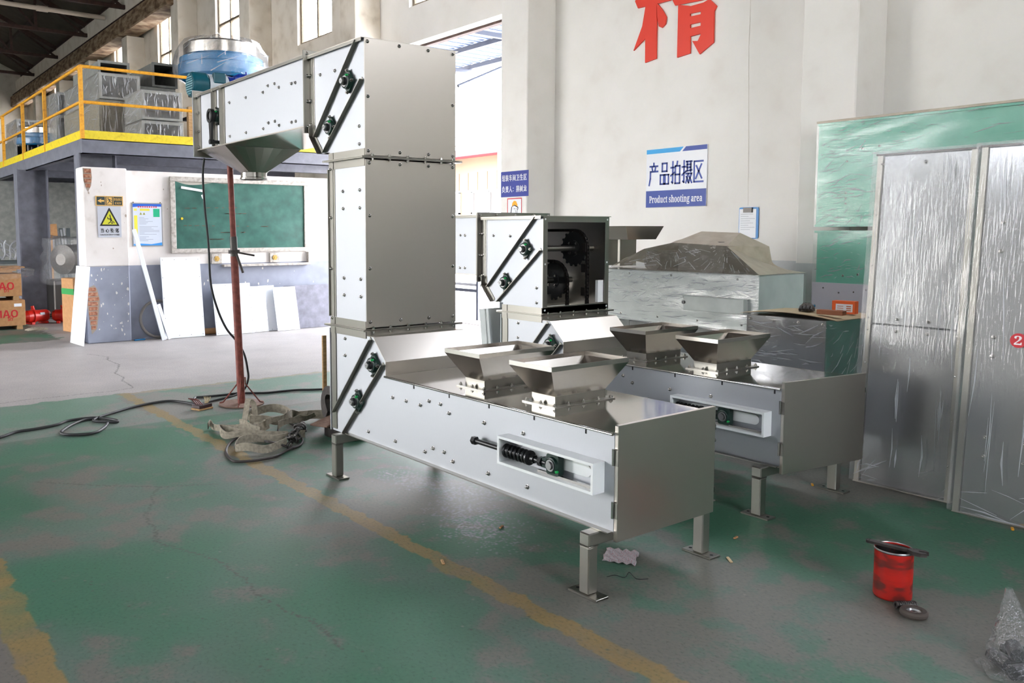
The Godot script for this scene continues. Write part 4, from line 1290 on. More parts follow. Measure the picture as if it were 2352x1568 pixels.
# ---- goods on the platform
# box-shaped duct lying along -z, open or filmed at its near end
func casing(label: String, at: Vector3, s: Vector3, m: Material, wrapped: String, open_end: bool, group := "wrapped duct sections on the platform") -> Node3D:
	var o := thing("duct_section", label, "duct", at, group)
	var t := 0.012
	var b := MB.new()
	b.b2(Vector3(-s.x / 2, 0, -s.z), Vector3(s.x / 2, t, 0))
	b.b2(Vector3(-s.x / 2, s.y - t, -s.z), Vector3(s.x / 2, s.y, 0))
	b.b2(Vector3(-s.x / 2, t, -s.z), Vector3(-s.x / 2 + t, s.y - t, 0))
	b.b2(Vector3(s.x / 2 - t, t, -s.z), Vector3(s.x / 2, s.y - t, 0))
	b.b2(Vector3(-s.x / 2 + t, t, -s.z), Vector3(s.x / 2 - t, s.y - t, -s.z + t))
	add(b, "duct_body", m, o)
	var f := MB.new()
	var e := 0.03
	f.b2(Vector3(-s.x / 2 - 0.012, -0.004, 0), Vector3(s.x / 2 + 0.012, e, 0.01))
	f.b2(Vector3(-s.x / 2 - 0.012, s.y - e, 0), Vector3(s.x / 2 + 0.012, s.y + 0.01, 0.01))
	f.b2(Vector3(-s.x / 2 - 0.012, e, 0), Vector3(-s.x / 2 + e, s.y - e, 0.01))
	f.b2(Vector3(s.x / 2 - e, e, 0), Vector3(s.x / 2 + 0.012, s.y - e, 0.01))
	add(f, "end_flange", m, o)
	if not open_end:
		add(MB.new().b2(Vector3(-s.x / 2 + t, s.y * 0.5 - 0.01, -s.z * 0.5), Vector3(s.x / 2 - t, s.y * 0.5 + 0.01, -s.z * 0.5 + 0.03)), "stiffener", m, o)
	if wrapped:
		add(wrap_box(Vector3(-s.x / 2 - 0.02, 0.0, -s.z - 0.01), Vector3(s.x / 2 + 0.02, s.y + 0.018, 0.02), 0.006), "stretch_film", mats[wrapped], o)
		crease_glints(o, zface(-s.x / 2, 0, 0.022), Vector2(s.x, s.y), 46, PI / 2, 0.10, 0.6, 1.7)
		crease_glints(o, xface(-s.x / 2 - 0.022, 0, -s.z), Vector2(s.z, s.y), 40, 0.15, 0.35, 0.5, 1.7)
	return o

# folds of doubled film lying on a face of size s: thin raised white strips along angle a, standing in for glints
func crease_glints(parent: Node, f: Transform3D, s: Vector2, count: int, a: float, spread: float, long := 0.45, wide := 1.0) -> void:
	var m := MB.new()
	for k in count:
		var p := Vector2(rng.randf(), rng.randf()) * s
		var d := Vector2.from_angle(a + rng.randfn(0, spread)) * rng.randf_range(0.15, 1.0) * long * (s.y if absf(sin(a)) > 0.7 else minf(s.x, 1.2))
		var q := (p + d).clamp(Vector2(0.005, 0.005), s - Vector2(0.005, 0.005))
		p = p.clamp(Vector2(0.005, 0.005), s - Vector2(0.005, 0.005))
		if p.distance_to(q) < 0.02:
			continue
		var w := rng.randf_range(0.0012, 0.006) * wide
		var sd := (q - p).normalized().orthogonal() * -w
		var mid := (p + q) / 2.0 + sd * rng.randfn(0, 1.5)
		var h := rng.randf_range(0.001, 0.004)
		for e in [[p, mid], [mid, q]]:
			var t0: Vector2 = e[0]
			var t1: Vector2 = e[1]
			var w0 := sd if t0 == mid else sd * 0.15
			var w1 := sd if t1 == mid else sd * 0.15
			m.quad(f * Vector3(t0.x - w0.x, t0.y - w0.y, 0), f * Vector3(t1.x - w1.x, t1.y - w1.y, 0), f * Vector3(t1.x, t1.y, h), f * Vector3(t0.x, t0.y, h))
			m.quad(f * Vector3(t0.x, t0.y, h), f * Vector3(t1.x, t1.y, h), f * Vector3(t1.x + w1.x, t1.y + w1.y, 0), f * Vector3(t0.x + w0.x, t0.y + w0.y, 0))
	if m.v.size():
		add(m, "film_crease_glints", mats["film_crease_glint"], parent).set_meta("kind", "stuff")

# a slightly uneven skin round a box (no underside)
func wrap_box(p: Vector3, q: Vector3, amp: float) -> MB:
	var m := MB.new()
	var fn := FastNoiseLite.new()
	fn.seed = int(p.x * 1000.0) + int(q.y * 100.0)
	fn.frequency = 3.0
	for face in 5:
		var o: Vector3
		var u: Vector3
		var w: Vector3
		var nn: Vector3
		match face:
			0:
				o = Vector3(p.x, p.y, q.z); u = Vector3(q.x - p.x, 0, 0); w = Vector3(0, q.y - p.y, 0); nn = Vector3.BACK
			1:
				o = Vector3(p.x, p.y, p.z); u = Vector3(0, 0, q.z - p.z); w = Vector3(0, q.y - p.y, 0); nn = Vector3.LEFT
			2:
				o = Vector3(p.x, q.y, q.z); u = Vector3(q.x - p.x, 0, 0); w = Vector3(0, 0, p.z - q.z); nn = Vector3.UP
			3:
				o = Vector3(q.x, p.y, q.z); u = Vector3(0, 0, p.z - q.z); w = Vector3(0, q.y - p.y, 0); nn = Vector3.RIGHT
			4:
				o = Vector3(q.x, p.y, p.z); u = Vector3(p.x - q.x, 0, 0); w = Vector3(0, q.y - p.y, 0); nn = Vector3.FORWARD
		var rows := []
		var nu := 14
		var nw := 14
		for i in nw + 1:
			var l := []
			for j in nu + 1:
				var edge := 0.0 if i in [0, nw] or j in [0, nu] else 1.0
				var pt := o + u * (float(j) / nu) + w * (float(i) / nw)
				l.append(pt + nn * amp * edge * fn.get_noise_3dv(pt * Vector3(1, 2.5, 1)) * 1.6)
			rows.append(l)
		m.grid(rows)
	return m

func sieve(label: String, at: Vector3, sc: float) -> void:
	var o := thing("vibrating_sieve", label, "sieve", at, "film-wrapped blue vibrating sieves")
	var y := yface(0, 0, 0)
	var r := 0.62 * sc
	add(MB.new().lathe(pv([[0, 0.0], [r * 0.55, 0.0], [r * 0.55, 0.28 * sc], [r * 0.5, 0.40 * sc], [0, 0.40 * sc]]), y, 28), "sieve_base", mats["steel_cast"], o)
	for k in 10:
		var a := TAU * k / 10.0
		add(MB.new().tube(PackedVector3Array([Vector3(cos(a) * r * 0.75, 0.28 * sc, sin(a) * r * 0.75), Vector3(cos(a) * r * 0.75, 0.52 * sc, sin(a) * r * 0.75)]), 0.035 * sc, 8), "support_spring", mats["steel_cast"], o)
	add(MB.new().lathe(pv([[r * 0.9, 0.50 * sc], [r, 0.54 * sc], [r, 0.70 * sc], [r * 0.96, 0.72 * sc], [r * 0.96, 0.80 * sc], [r * 0.8, 0.86 * sc], [0, 0.86 * sc]]), y, 40), "sieve_body", mats["blue_enamel"], o)
	add(MB.new().lathe(pv([[r * 0.86, 0.84 * sc], [r * 0.86, 0.99 * sc], [r * 0.8, 1.02 * sc], [0, 1.04 * sc]]), y, 40), "sieve_deck", mats["steel_hopper"], o)
	# loose film tent over the top
	var rows := []
	var fn := FastNoiseLite.new()
	fn.seed = 5 + int(at.x * 10)
	fn.frequency = 2.2
	for i in 9:
		var l := []
		for j in 41:
			var a := TAU * (j % 40) / 40.0
			var t := i / 8.0
			var ring: float = [0.02, 0.5, 0.88, 0.93, 1.04, 1.08, 1.12, 1.06, 0.98][i]
			var hh: float = [1.07, 1.06, 1.045, 0.98, 0.86, 0.74, 0.62, 0.55, 0.5][i]
			var d := fn.get_noise_2d(cos(a) * 3.0 + i * 0.4, sin(a) * 3.0) * (0.16 + 0.5 * maxf(0.0, -cos(a * 2.0 + 0.6) - 0.7)) * t
			l.append(Vector3(cos(a) * r * (ring + d), hh * sc + d * 0.3, -sin(a) * r * (ring + d)))
		rows.append(l)
	rows.reverse()
	add(MB.new().grid(rows), "plastic_film", mats["film_bag"], o)
	# gathered folds of the film, whitish to paint its glints
	var fd := MB.new()
	for k in 46:
		var a := rng.randf() * TAU
		var i0 := rng.randi_range(1, 6)
		var j0 := int(a / TAU * 40.0)
		var p: Vector3 = rows[i0][j0] * 1.012
		var q: Vector3 = rows[i0 + 1][mini(j0 + rng.randi_range(0, 3), 40)] * 1.012
		var sd := (q - p).cross(p * Vector3(1, 0, 1)).normalized() * rng.randf_range(0.003, 0.009)
		fd.quad(p - sd, q - sd * 0.3, q + sd * 0.3, p + sd)
	add(fd, "film_fold_glints", mats["film_crease_glint"], o).set_meta("kind", "stuff")

func mezzanine_goods() -> void:
	var y := 2.786
	casing("film-wrapped grey duct section at the platform corner, front upper one", Vector3(4.13, y + 0.36, -12.35), Vector3(0.56, 0.40, 0.85), mats["duct_grey"], "film_clear", false)
	casing("film-wrapped grey duct section resting on the deck, bottom of the front stack", Vector3(4.13, y, -12.35), Vector3(0.58, 0.325, 0.85), mats["duct_grey"], "film_clear", false)
	casing("long film-wrapped duct section with streaky film over its end, above the front stack", Vector3(3.82, y + 0.75, -13.35), Vector3(0.58, 0.37, 2.2), mats["duct_grey"], "film_clear", false)
	casing("long wrapped grey duct section under the streaky-film one", Vector3(3.82, y, -13.35), Vector3(0.60, 0.715, 2.2), mats["duct_grey"], "film_dusty", false)
	casing("unwrapped dark grey duct section on top of the wrapped stack", Vector3(3.84, y + 1.155, -13.7), Vector3(0.46, 0.22, 1.6), mats["duct_grey"], "", false)
	casing("open-ended bare duct section beside the blue sieve", Vector3(4.74, y + 1.115, -14.0), Vector3(0.40, 0.38, 1.5), mats["duct_grey"], "", true)
	casing("bare duct section supporting the open-ended one", Vector3(4.6, y, -14.0), Vector3(0.60, 1.09, 1.5), mats["duct_grey"], "", false)
	casing("dark film-wrapped duct section farther back along the rail, upper one", Vector3(3.68, y + 0.78, -16.0), Vector3(0.36, 0.40, 0.7), mats["duct_grey"], "film_clear", false)
	casing("dark film-wrapped duct section farther back along the rail, lower one", Vector3(3.66, y, -15.75), Vector3(0.46, 0.745, 0.62), mats["duct_grey"], "film_clear", false)
	casing("small wrapped duct section at the far end of the platform rail", Vector3(3.5, y + 0.62, -18.6), Vector3(0.4, 0.36, 1.2), mats["duct_grey"], "film_clear", false)
	casing("plain duct section under the small one at the far end of the rail", Vector3(3.5, y, -18.6), Vector3(0.5, 0.59, 1.2), mats["duct_grey"], "", false)
	sieve("blue vibrating sieve under clear film, large one behind the tall elevator's duct", Vector3(5.45, y + 0.62, -13.3), 1.12)
	sieve("blue vibrating sieve under clear film beside the side rail, far left", Vector3(3.42, y, -17.1), 0.66)
	var st := thing("sieve_stand", "dark steel stand carrying the large blue sieve", "stand", Vector3(5.45, y, -13.3))
	for q in [[-0.4, -0.4], [0.4, -0.4], [-0.4, 0.4], [0.4, 0.4]]:
		add(MB.new().box(Vector3(q[0], 0.28, q[1]), Vector3(0.06, 0.56, 0.06)), "leg", mats["steel_cast"], st)
	add(MB.new().b2(Vector3(-0.5, 0.56, -0.5), Vector3(0.5, 0.61, 0.5)), "top_plate", mats["steel_cast"], st)
	var pk := thing("timber_post", "pale timber post standing on the platform beside the wrapped ducts", "post", Vector3(4.66, y, -12.6))
	add(MB.new().box(Vector3(0, 0.31, 0), Vector3(0.12, 0.62, 0.08), Basis(), 0.004), "plank", mats["timber"], pk)

# ---- things against the partition
func lean(x: float, z: float, w: float, h: float, tilt: float, turn := 0.0) -> Transform3D:
	return Transform3D(Basis(Vector3.UP, turn) * Basis(Vector3.RIGHT, -tilt), Vector3(x, 0.004, z))
func board(label: String, x: float, z: float, w: float, h: float, tilt: float, m: Material, called := "white_board", turn := 0.0, roll := 0.0, group := "sheets leaning on the partition") -> void:
	var o := thing(called, label, "board", Vector3(x, 0.004, z), group)
	o.basis = Basis(Vector3.UP, turn) * Basis(Vector3.RIGHT, -tilt) * Basis(Vector3.BACK, roll)
	add(MB.new().box(Vector3(0, h / 2, 0), Vector3(w, h, 0.012), Basis(), 0.002), "sheet", m, o)
	if m == mats["white_board"]:
		var hs := MB.new()
		for q in [[0.05, 0.03], [0.35, 0.03], [0.65, 0.03], [0.95, 0.03], [0.03, 0.25], [0.97, 0.25], [0.03, 0.5], [0.97, 0.5], [0.03, 0.75], [0.97, 0.75], [0.05, 0.97], [0.35, 0.97], [0.65, 0.97], [0.95, 0.97]]:
			hs.disc(0.006, 0.0055, 0.0066, zface((q[0] - 0.5) * w, q[1] * h, 0), 8)
		var s := add(hs, "screw_holes", mats["lead_grey"], o)

func partition_goods() -> void:
	var WB: Material = mats["white_board"]
	board("narrow white panel leaning on the partition pillar, leftmost", 2.74, -11.92, 0.53, 1.06, 0.11, WB, "white_board", -1.49)
	board("largest white panel leaning under the blackboard, left of the pole", 4.19, -11.78, 0.58, 1.16, 0.13, WB)
	board("white panel leaning behind the rusty pole", 4.93, -11.72, 0.60, 0.76, 0.20, WB)
	board("white panel strip half hidden between two leaning white panels", 5.32, -11.76, 0.32, 0.70, 0.20, WB)
	board("white panel with a shaded channel, second from the right of the leaning row", 5.52, -11.80, 0.26, 0.70, 0.18, WB)
	board("smallest rounded white panel at the right end of the leaning row", 5.79, -11.70, 0.38, 0.68, 0.24, WB)
	board("dark grey steel sheet leaning on the partition beside the tower", 6.25, -11.82, 0.85, 0.68, 0.16, mats["dark_sheet"], "steel_sheet")
	# thin strips propped against the wall
	var st := thing("white_strip", "long thin white strip propped against the partition left of the large panel", "strip", Vector3(3.84, 0.004, -11.66), "propped white strips")
	st.basis = Basis(Vector3.RIGHT, -0.17) * Basis(Vector3.BACK, 0.185)
	add(MB.new().box(Vector3(0, 0.80, 0), Vector3(0.06, 1.60, 0.02), Basis(), 0.003), "strip_body", WB, st)
	var s2 := thing("white_strip", "short white strip propped beside the foot of the long strip", "strip", Vector3(3.94, 0.004, -11.72), "propped white strips")
	s2.basis = Basis(Vector3.RIGHT, -0.22) * Basis(Vector3.BACK, 0.22)
	add(MB.new().box(Vector3(0, 0.26, 0), Vector3(0.05, 0.52, 0.02), Basis(), 0.003), "strip_body", WB, s2)
	# hoop
	var hp := thing("rubber_hoop", "grey rubber hoop standing behind the propped strips", "hoop", Vector3(3.86, 0.0, -11.88))
	hp.rotation.x = -0.16
	var ring := PackedVector3Array()
	for k in 40:
		var a := TAU * k / 40.0
		ring.append(Vector3(cos(a) * 0.26, 0.285 + sin(a) * 0.26, 0))
	add(MB.new().tube(ring, 0.02, 8, true), "hoop_ring", mat("hoop_grey", rgb(120, 116, 112), 0.6), hp)
	# roll at the wall foot
	var rl := add(MB.new().tube(PackedVector3Array([Vector3(4.40, 0.05, -11.95), Vector3(4.72, 0.05, -11.95)]), 0.045, 12), "cardboard_roll", mats["cardboard"])
	tag(rl, "dusty cardboard roll lying at the partition foot between two white panels", "roll")
	var tape := add(MB.new().box(Vector3(3.56, 0.012, -11.86), Vector3(0.16, 0.02, 0.04), Basis(Vector3.UP, 0.2), 0.004), "blue_strap", mats["blue_enamel"])
	tag(tape, "scrap of blue strap on the floor by the partition", "strap")
	# pole with round foot
	var p := thing("prop_pole", "rusty red telescopic prop pole on a round plate foot", "pole", Vector3(2.93, 0, -6.87))
	p.basis = Basis(Vector3.BACK, 0.030)
	add(MB.new().disc(0.033, 0.0, 1.30, yface(0, 0, 0), 16), "outer_tube", mats["pole_rust"], p)
	add(MB.new().disc(0.025, 1.2, 2.34, yface(0, 0, 0), 16), "inner_tube", mats["pole_rust"], p)
	add(MB.new().disc(0.031, 1.28, 1.47, yface(0, 0, 0), 16), "threaded_collar", mats["steel_cast"], p)
	var nut := MB.new().disc(0.052, 1.325, 1.355, yface(0, 0, 0), 8)
	nut.tube(PackedVector3Array([Vector3(0.03, 1.33, 0.03), Vector3(0.16, 1.30, 0.06)]), 0.009, 6)
	nut.tube(PackedVector3Array([Vector3(0.0, 1.33, 0.04), Vector3(0.03, 1.16, 0.1)]), 0.011, 6)
	add(nut, "wing_nut", mats["hook_iron"], p)
	var ft := part("foot", p)
	ft.basis = Basis(Vector3.BACK, -0.030)
	add(MB.new().disc(0.195, 0.002, 0.012, yface(0, 0, 0), 36), "round_plate", mats["rust_plate"], ft)
	for k in 4:
		var a := TAU * k / 4.0 + 0.55
		var dr := Vector3(cos(a), 0, sin(a))
		add(MB.new().tube(PackedVector3Array([dr * 0.034 + Vector3(0, 0.24, 0), dr * 0.036 + Vector3(0, 0.18, 0), dr * 0.16 + Vector3(0, 0.02, 0), dr * 0.19 + Vector3(0, 0.015, 0)]), 0.006, 6), "stay_rod", mats["pole_rust"], ft)
	# cables
	var c := add(MB.new().tube(smooth(PackedVector3Array([Vector3(2.628, 2.12, -6.83), Vector3(2.631, 1.991, -6.88), Vector3(2.655, 1.738, -6.92), Vector3(2.693, 1.408, -6.95), Vector3(2.716, 1.075, -6.98), Vector3(2.773, 0.848, -6.99), Vector3(2.852, 0.666, -6.99), Vector3(2.937, 0.552, -6.98), Vector3(3.0, 0.432, -6.96), Vector3(3.026, 0.294, -6.95), Vector3(3.03, 0.198, -6.95), Vector3(3.0, 0.09, -7.0), Vector3(2.93, 0.025, -7.12), Vector3(2.79, 0.012, -7.12), Vector3(2.66, 0.012, -7.06)]), 5), 0.010, 8), "motor_cable", mats["black_rubber"])
	tag(c, "black cable hanging from the discharge duct past the rusty pole", "cable")
	var g := add(MB.new().tube(smooth(ground([[0.3,-6.6],[0.6,-6.66],[0.879,-6.72],[0.992,-6.739],[1.125,-6.856],[1.255,-6.872],[1.417,-6.926],[1.52,-7.019],[1.651,-7.029],[1.749,-6.987],[1.838,-6.827],[1.833,-6.751],[1.781,-6.777],[1.706,-6.863],[1.697,-6.932],[1.782,-7.028],[1.893,-7.11],[2.037,-7.211],[2.178,-7.286],[2.339,-7.331],[2.45,-7.314],[2.52,-7.2],[2.56,-7.08],[2.58,-6.97]], 0.013), 4), 0.0115, 8).tube(smooth(ground([[1.749,-6.987],[1.638,-6.975],[1.529,-6.873],[1.437,-6.737],[1.389,-6.633],[1.403,-6.541],[1.496,-6.473],[1.598,-6.479],[1.692,-6.605],[1.754,-6.737]], 0.013), 4), 0.0115, 8), "power_cable", mats["black_rubber"])
	tag(g, "black power cable looped across the green floor at left", "cable")
	var g2 := add(MB.new().tube(smooth(ground([[2.60,-7.02],[2.62,-7.2],[2.685,-7.333],[2.77,-7.32],[2.918,-7.30],[3.063,-7.3],[3.189,-7.226],[3.304,-7.156],[3.446,-7.144],[3.606,-7.112],[3.726,-7.041],[3.95,-6.95]], 0.013), 4), 0.011, 8), "power_cable", mats["black_rubber"])
	tag(g2, "black power cable running behind the pole foot to the tall elevator", "cable")
	var k := thing("terminal_block", "small brown terminal block with bare wires on the floor by the pole", "terminal block", Vector3(2.575, 0, -6.88))
	add(MB.new().box(Vector3(0, 0.008, 0), Vector3(0.15, 0.014, 0.11), Basis(Vector3.UP, 0.35), 0.002), "board", mats["timber"], k)
	add(MB.new().box(Vector3(0, 0.03, 0), Vector3(0.14, 0.03, 0.10), Basis(Vector3.UP, 0.35), 0.004), "bakelite_block", mat("bakelite", rgb(58, 40, 40), 0.4), k)
	for q in 4:
		add(MB.new().tube(PackedVector3Array([Vector3(-0.05 + q * 0.012, 0.045, 0.0 + q * 0.018), Vector3(-0.075 + q * 0.012, 0.085, -0.03 + q * 0.018), Vector3(-0.10 + q * 0.012, 0.095, -0.05 + q * 0.018)]), 0.006, 6), "wire_core", mat("wire_brown", rgb(92, 46, 40), 0.5), k)
	for q in 5:
		add(MB.new().tube(PackedVector3Array([Vector3(0.03 + q * 0.006, 0.045, -0.01), Vector3(0.035 + q * 0.008, 0.075, -0.02 + q * 0.006), Vector3(0.03 + q * 0.01, 0.10, -0.03 + q * 0.012)]), 0.003, 5), "copper_strand", mat("copper", rgb(190, 170, 130), 0.4), k)

# ---- stores under the platform
func crate(label: String, at: Vector3, s: Vector3, letters: bool) -> void:
	var o := thing("cardboard_crate", label, "box", at, "brown cardboard crates stacked on pallets")
	var C: Material = mats["cardboard"]
	var R := mat("print_red", rgb(186, 34, 40), 0.7)
	add(MB.new().box(Vector3(0, s.y / 2 + 0.06, 0), s, Basis(), 0.006), "carton", C, o)
	var pl := part("pallet", o)
	for x in [-0.42, 0.0, 0.42]:
		add(MB.new().box(Vector3(x * s.x, 0.03, 0), Vector3(0.08, 0.06, s.z)), "bearer", mats["timber"], pl)
	var f := zface(0, 0, s.z / 2)
	text(o, "MAO", Vector2(s.x * 0.5 - 0.47, s.y * 0.62), 0.115, f, R, 0.0012)
	for q in [["股", 0.52], ["份", 0.26]]:
		var m := MB.new()
		glyph(m, q[0], Vector2(s.x * 0.5 - q[1], s.y * 0.36), 0.085, 0.009, f)
		add(m, "lettering", R, o)
	if letters:
		add(MB.new().b2(Vector3(s.x / 2 - 0.16, s.y * 0.9, s.z / 2), Vector3(s.x / 2 - 0.05, s.y * 1.02, s.z / 2 + 0.002)), "address_label", mats["white_board"], o)

func under_mezzanine() -> void:
	crate("lower brown carton with red print and an address label, on a pallet", Vector3(2.02, 0, -14.75), Vector3(1.08, 0.40, 0.7), true)
	crate("upper brown carton with red print, stacked under loose clear plastic", Vector3(2.0, 0.465, -14.75), Vector3(1.04, 0.35, 0.7), false)
	for k in 4:
		var b := add(MB.new().box(Vector3(1.95 + k * 0.05, 0.905 + k * 0.022, -14.75), Vector3(0.95, 0.02, 0.6), Basis(Vector3.UP, 0.05 * k - 0.1), 0.002), "flat_cardboard", mats["cardboard"])
		tag(b, ["lowest", "second", "third", "topmost"][k] + " flattened cardboard sheet on the upper carton", "cardboard", "flattened cardboard sheets")
	# crumpled plastic on top
	var rows := []
	var fn := FastNoiseLite.new()
	fn.seed = 9
	fn.frequency = 4.0
	for i in 13:
		var l := []
		for j in 17:
			var u := j / 16.0
			var v := i / 12.0
			var p := Vector3(1.9 + u * 0.78, 0.93 + 0.06 * sin(u * PI), -14.36 + v * 0.10)
			p.y += -0.28 * (1.0 - absf(u - 0.45)) * (1.0 - v) * smoothstep(0.0, 1.0, 1.0 - v) * 0.75 + fn.get_noise_3d(u * 2, v * 2, 0) * 0.06
			p.z += fn.get_noise_3d(u * 2, v * 2, 4) * 0.03 + 0.05
			l.append(p)
		rows.append(l)
	var pl := add(MB.new().grid(rows), "plastic_sheet", mats["film_bag"])
	tag(pl, "crumpled clear plastic sheet hanging over the upper carton", "plastic sheet")
	for q in [["red vibration motor lying beside the cartons", 2.86, -15.15, 0.35], ["red vibration motor lying half behind the leftmost white panel", 3.30, -15.0, -0.35]]:
		var o := thing("vibration_motor", q[0], "motor", Vector3(q[1], 0.0, q[2]), "red vibration motors", q[3])
		var f := xface(0, 0.13, 0)
		add(MB.new().lathe(pv([[0, -0.22], [0.07, -0.22], [0.10, -0.17], [0.10, 0.17], [0.07, 0.22], [0, 0.22]]), f, 22), "motor_body", mats["red_enamel"], o)
		add(MB.new().lathe(pv([[0.10, 0.05], [0.118, 0.05], [0.118, 0.08], [0.10, 0.08]]), f, 22), "clamp_ring", mats["red_enamel"], o)
		add(MB.new().tube(PackedVector3Array([Vector3(-0.05, 0.22, 0), Vector3(-0.07, 0.30, 0)]), 0.028, 10), "cable_gland", mats["red_enamel"], o)
		for s in [-0.12, 0.12]:
			add(MB.new().box(Vector3(s, 0.02, 0), Vector3(0.06, 0.04, 0.22), Basis(), 0.006), "foot", mats["red_enamel"], o)
		add(MB.new().box(Vector3(0.05, 0.17, 0.095), Vector3(0.08, 0.04, 0.01), Basis()), "name_plate", mats["lead_grey"], o)
		add(MB.new().disc(0.03, 0.21, 0.26, f, 12), "shaft_stub", mats["steel_cast"], o)
	# wrapped machine behind the partition end
	var wm := thing("wrapped_machine", "dark machine wrapped in clear plastic behind the partition end", "machine", Vector3(3.55, 0, -15.7))
	add(MB.new().box(Vector3(0, 0.35, 0), Vector3(0.7, 0.7, 0.6), Basis(), 0.02), "cabinet", mats["steel_cast"], wm)
	add(MB.new().lathe(pv([[0.1, -0.25], [0.26, -0.2], [0.26, 0.2], [0.1, 0.25], [0, 0.25]]), Transform3D(Basis(Vector3.UP, -0.9), Vector3(0, 1.05, 0)), 22), "drum", mats["steel_cast"], wm)
	add(wrap_box(Vector3(-0.42, 0.62, -0.36), Vector3(0.42, 1.42, 0.36), 0.06), "plastic_film", mats["film_bag"], wm)
	# rack of bent tubes
	var rk := thing("tube_rack", "rack holding bent grey tubes in the dark store", "rack", Vector3(2.9, 0, -17.2))
	for q in [[-0.5, -0.3], [0.9, -0.3], [-0.5, 0.3], [0.9, 0.3]]:
		add(MB.new().box(Vector3(q[0], 0.8, q[1]), Vector3(0.06, 1.6, 0.06)), "rack_post", mats["column_paint"], rk)
	for y in [0.5, 0.95]:
		add(MB.new().b2(Vector3(-0.53, y, -0.33), Vector3(0.93, y + 0.05, 0.33)), "shelf", mats["column_paint"], rk)
	for k in 16:
		var a := rng.randf_range(-0.9, 0.9)
		var x := rng.randf_range(-0.35, 0.2)
		var pth := PackedVector3Array()
		for j in 7:
			var t := j / 6.0
			pth.append(Vector3(x + sin(a) * t * 0.6 + 0.12 * sin(t * PI + k), 1.02 + t * cos(a) * 0.42, -0.2 + 0.3 * (k % 3) * 0.5))
		add(MB.new().tube(pth, 0.016, 6), "bent_tube", mats["lead_grey"], rk)
	for k in 6:
		add(MB.new().box(Vector3(0.62 + k * 0.055, 1.27, 0.1), Vector3(0.03, 0.55 + 0.06 * (k % 3), 0.03), Basis(Vector3.BACK, 0.08)), "square_tube", mats["lead_grey"], rk)
	var cb := thing("open_carton", "tall brown carton with a green band behind the leftmost white panel", "box", Vector3(3.22, 0, -13.6))
	add(MB.new().box(Vector3(0, 0.41, 0), Vector3(0.44, 0.82, 0.4), Basis(Vector3.UP, 0.2), 0.005), "carton", mats["cardboard"], cb)
	add(MB.new().box(Vector3(0, 0.62, 0), Vector3(0.443, 0.09, 0.403), Basis(Vector3.UP, 0.2)), "green_band", mat("band_green", rgb(40, 140, 70), 0.7), cb)
	var sw := struct("wall_added_store", "grey sheet wall added to keep the store under the platform dark")
	add(MB.new().b2(Vector3(2.0, 0, -19.2), Vector3(8.05, 2.58, -19.15)), "added_sheeting", mats["duct_grey"], sw)  # made-up wall that blocks light to darken the space under the platform
	var tg := add(MB.new().box(Vector3(3.42, 1.56, -16.5), Vector3(0.2, 0.22, 0.02), Basis(Vector3.BACK, 0.05)).box(Vector3(3.42, 0.73, -16.5), Vector3(0.03, 1.45, 0.02)), "placard_stake", mats["cardboard"])
	tag(tg, "brown placard on a stake in the dark store under the platform", "placard")
	var hb := thing("cloth_scrap", "crumpled grey rag on the floor in front of the cartons", "rag", Vector3(2.66, 0, -14.12))
	add(lump(Vector3(0.16, 0.05, 0.09), 3), "rag", mats["webbing"], hb)

# irregular lump: half ellipsoid with folds
func lump(s: Vector3, sd: int, amp := 0.35) -> MB:
	var fn := FastNoiseLite.new()
	fn.seed = sd
	fn.frequency = 1.3
	var rows := []
	for i in 9:
		var l := []
		var t := i / 8.0 * PI / 2
		for j in 25:
			var a := TAU * (j % 24) / 24.0
			var d := Vector3(cos(a) * cos(t), sin(t), -sin(a) * cos(t))
			l.append(d * s * (1.0 + amp * fn.get_noise_3dv(d * 2.0)) + Vector3(0, 0.002, 0))
		rows.append(l)
	return MB.new().grid(rows)

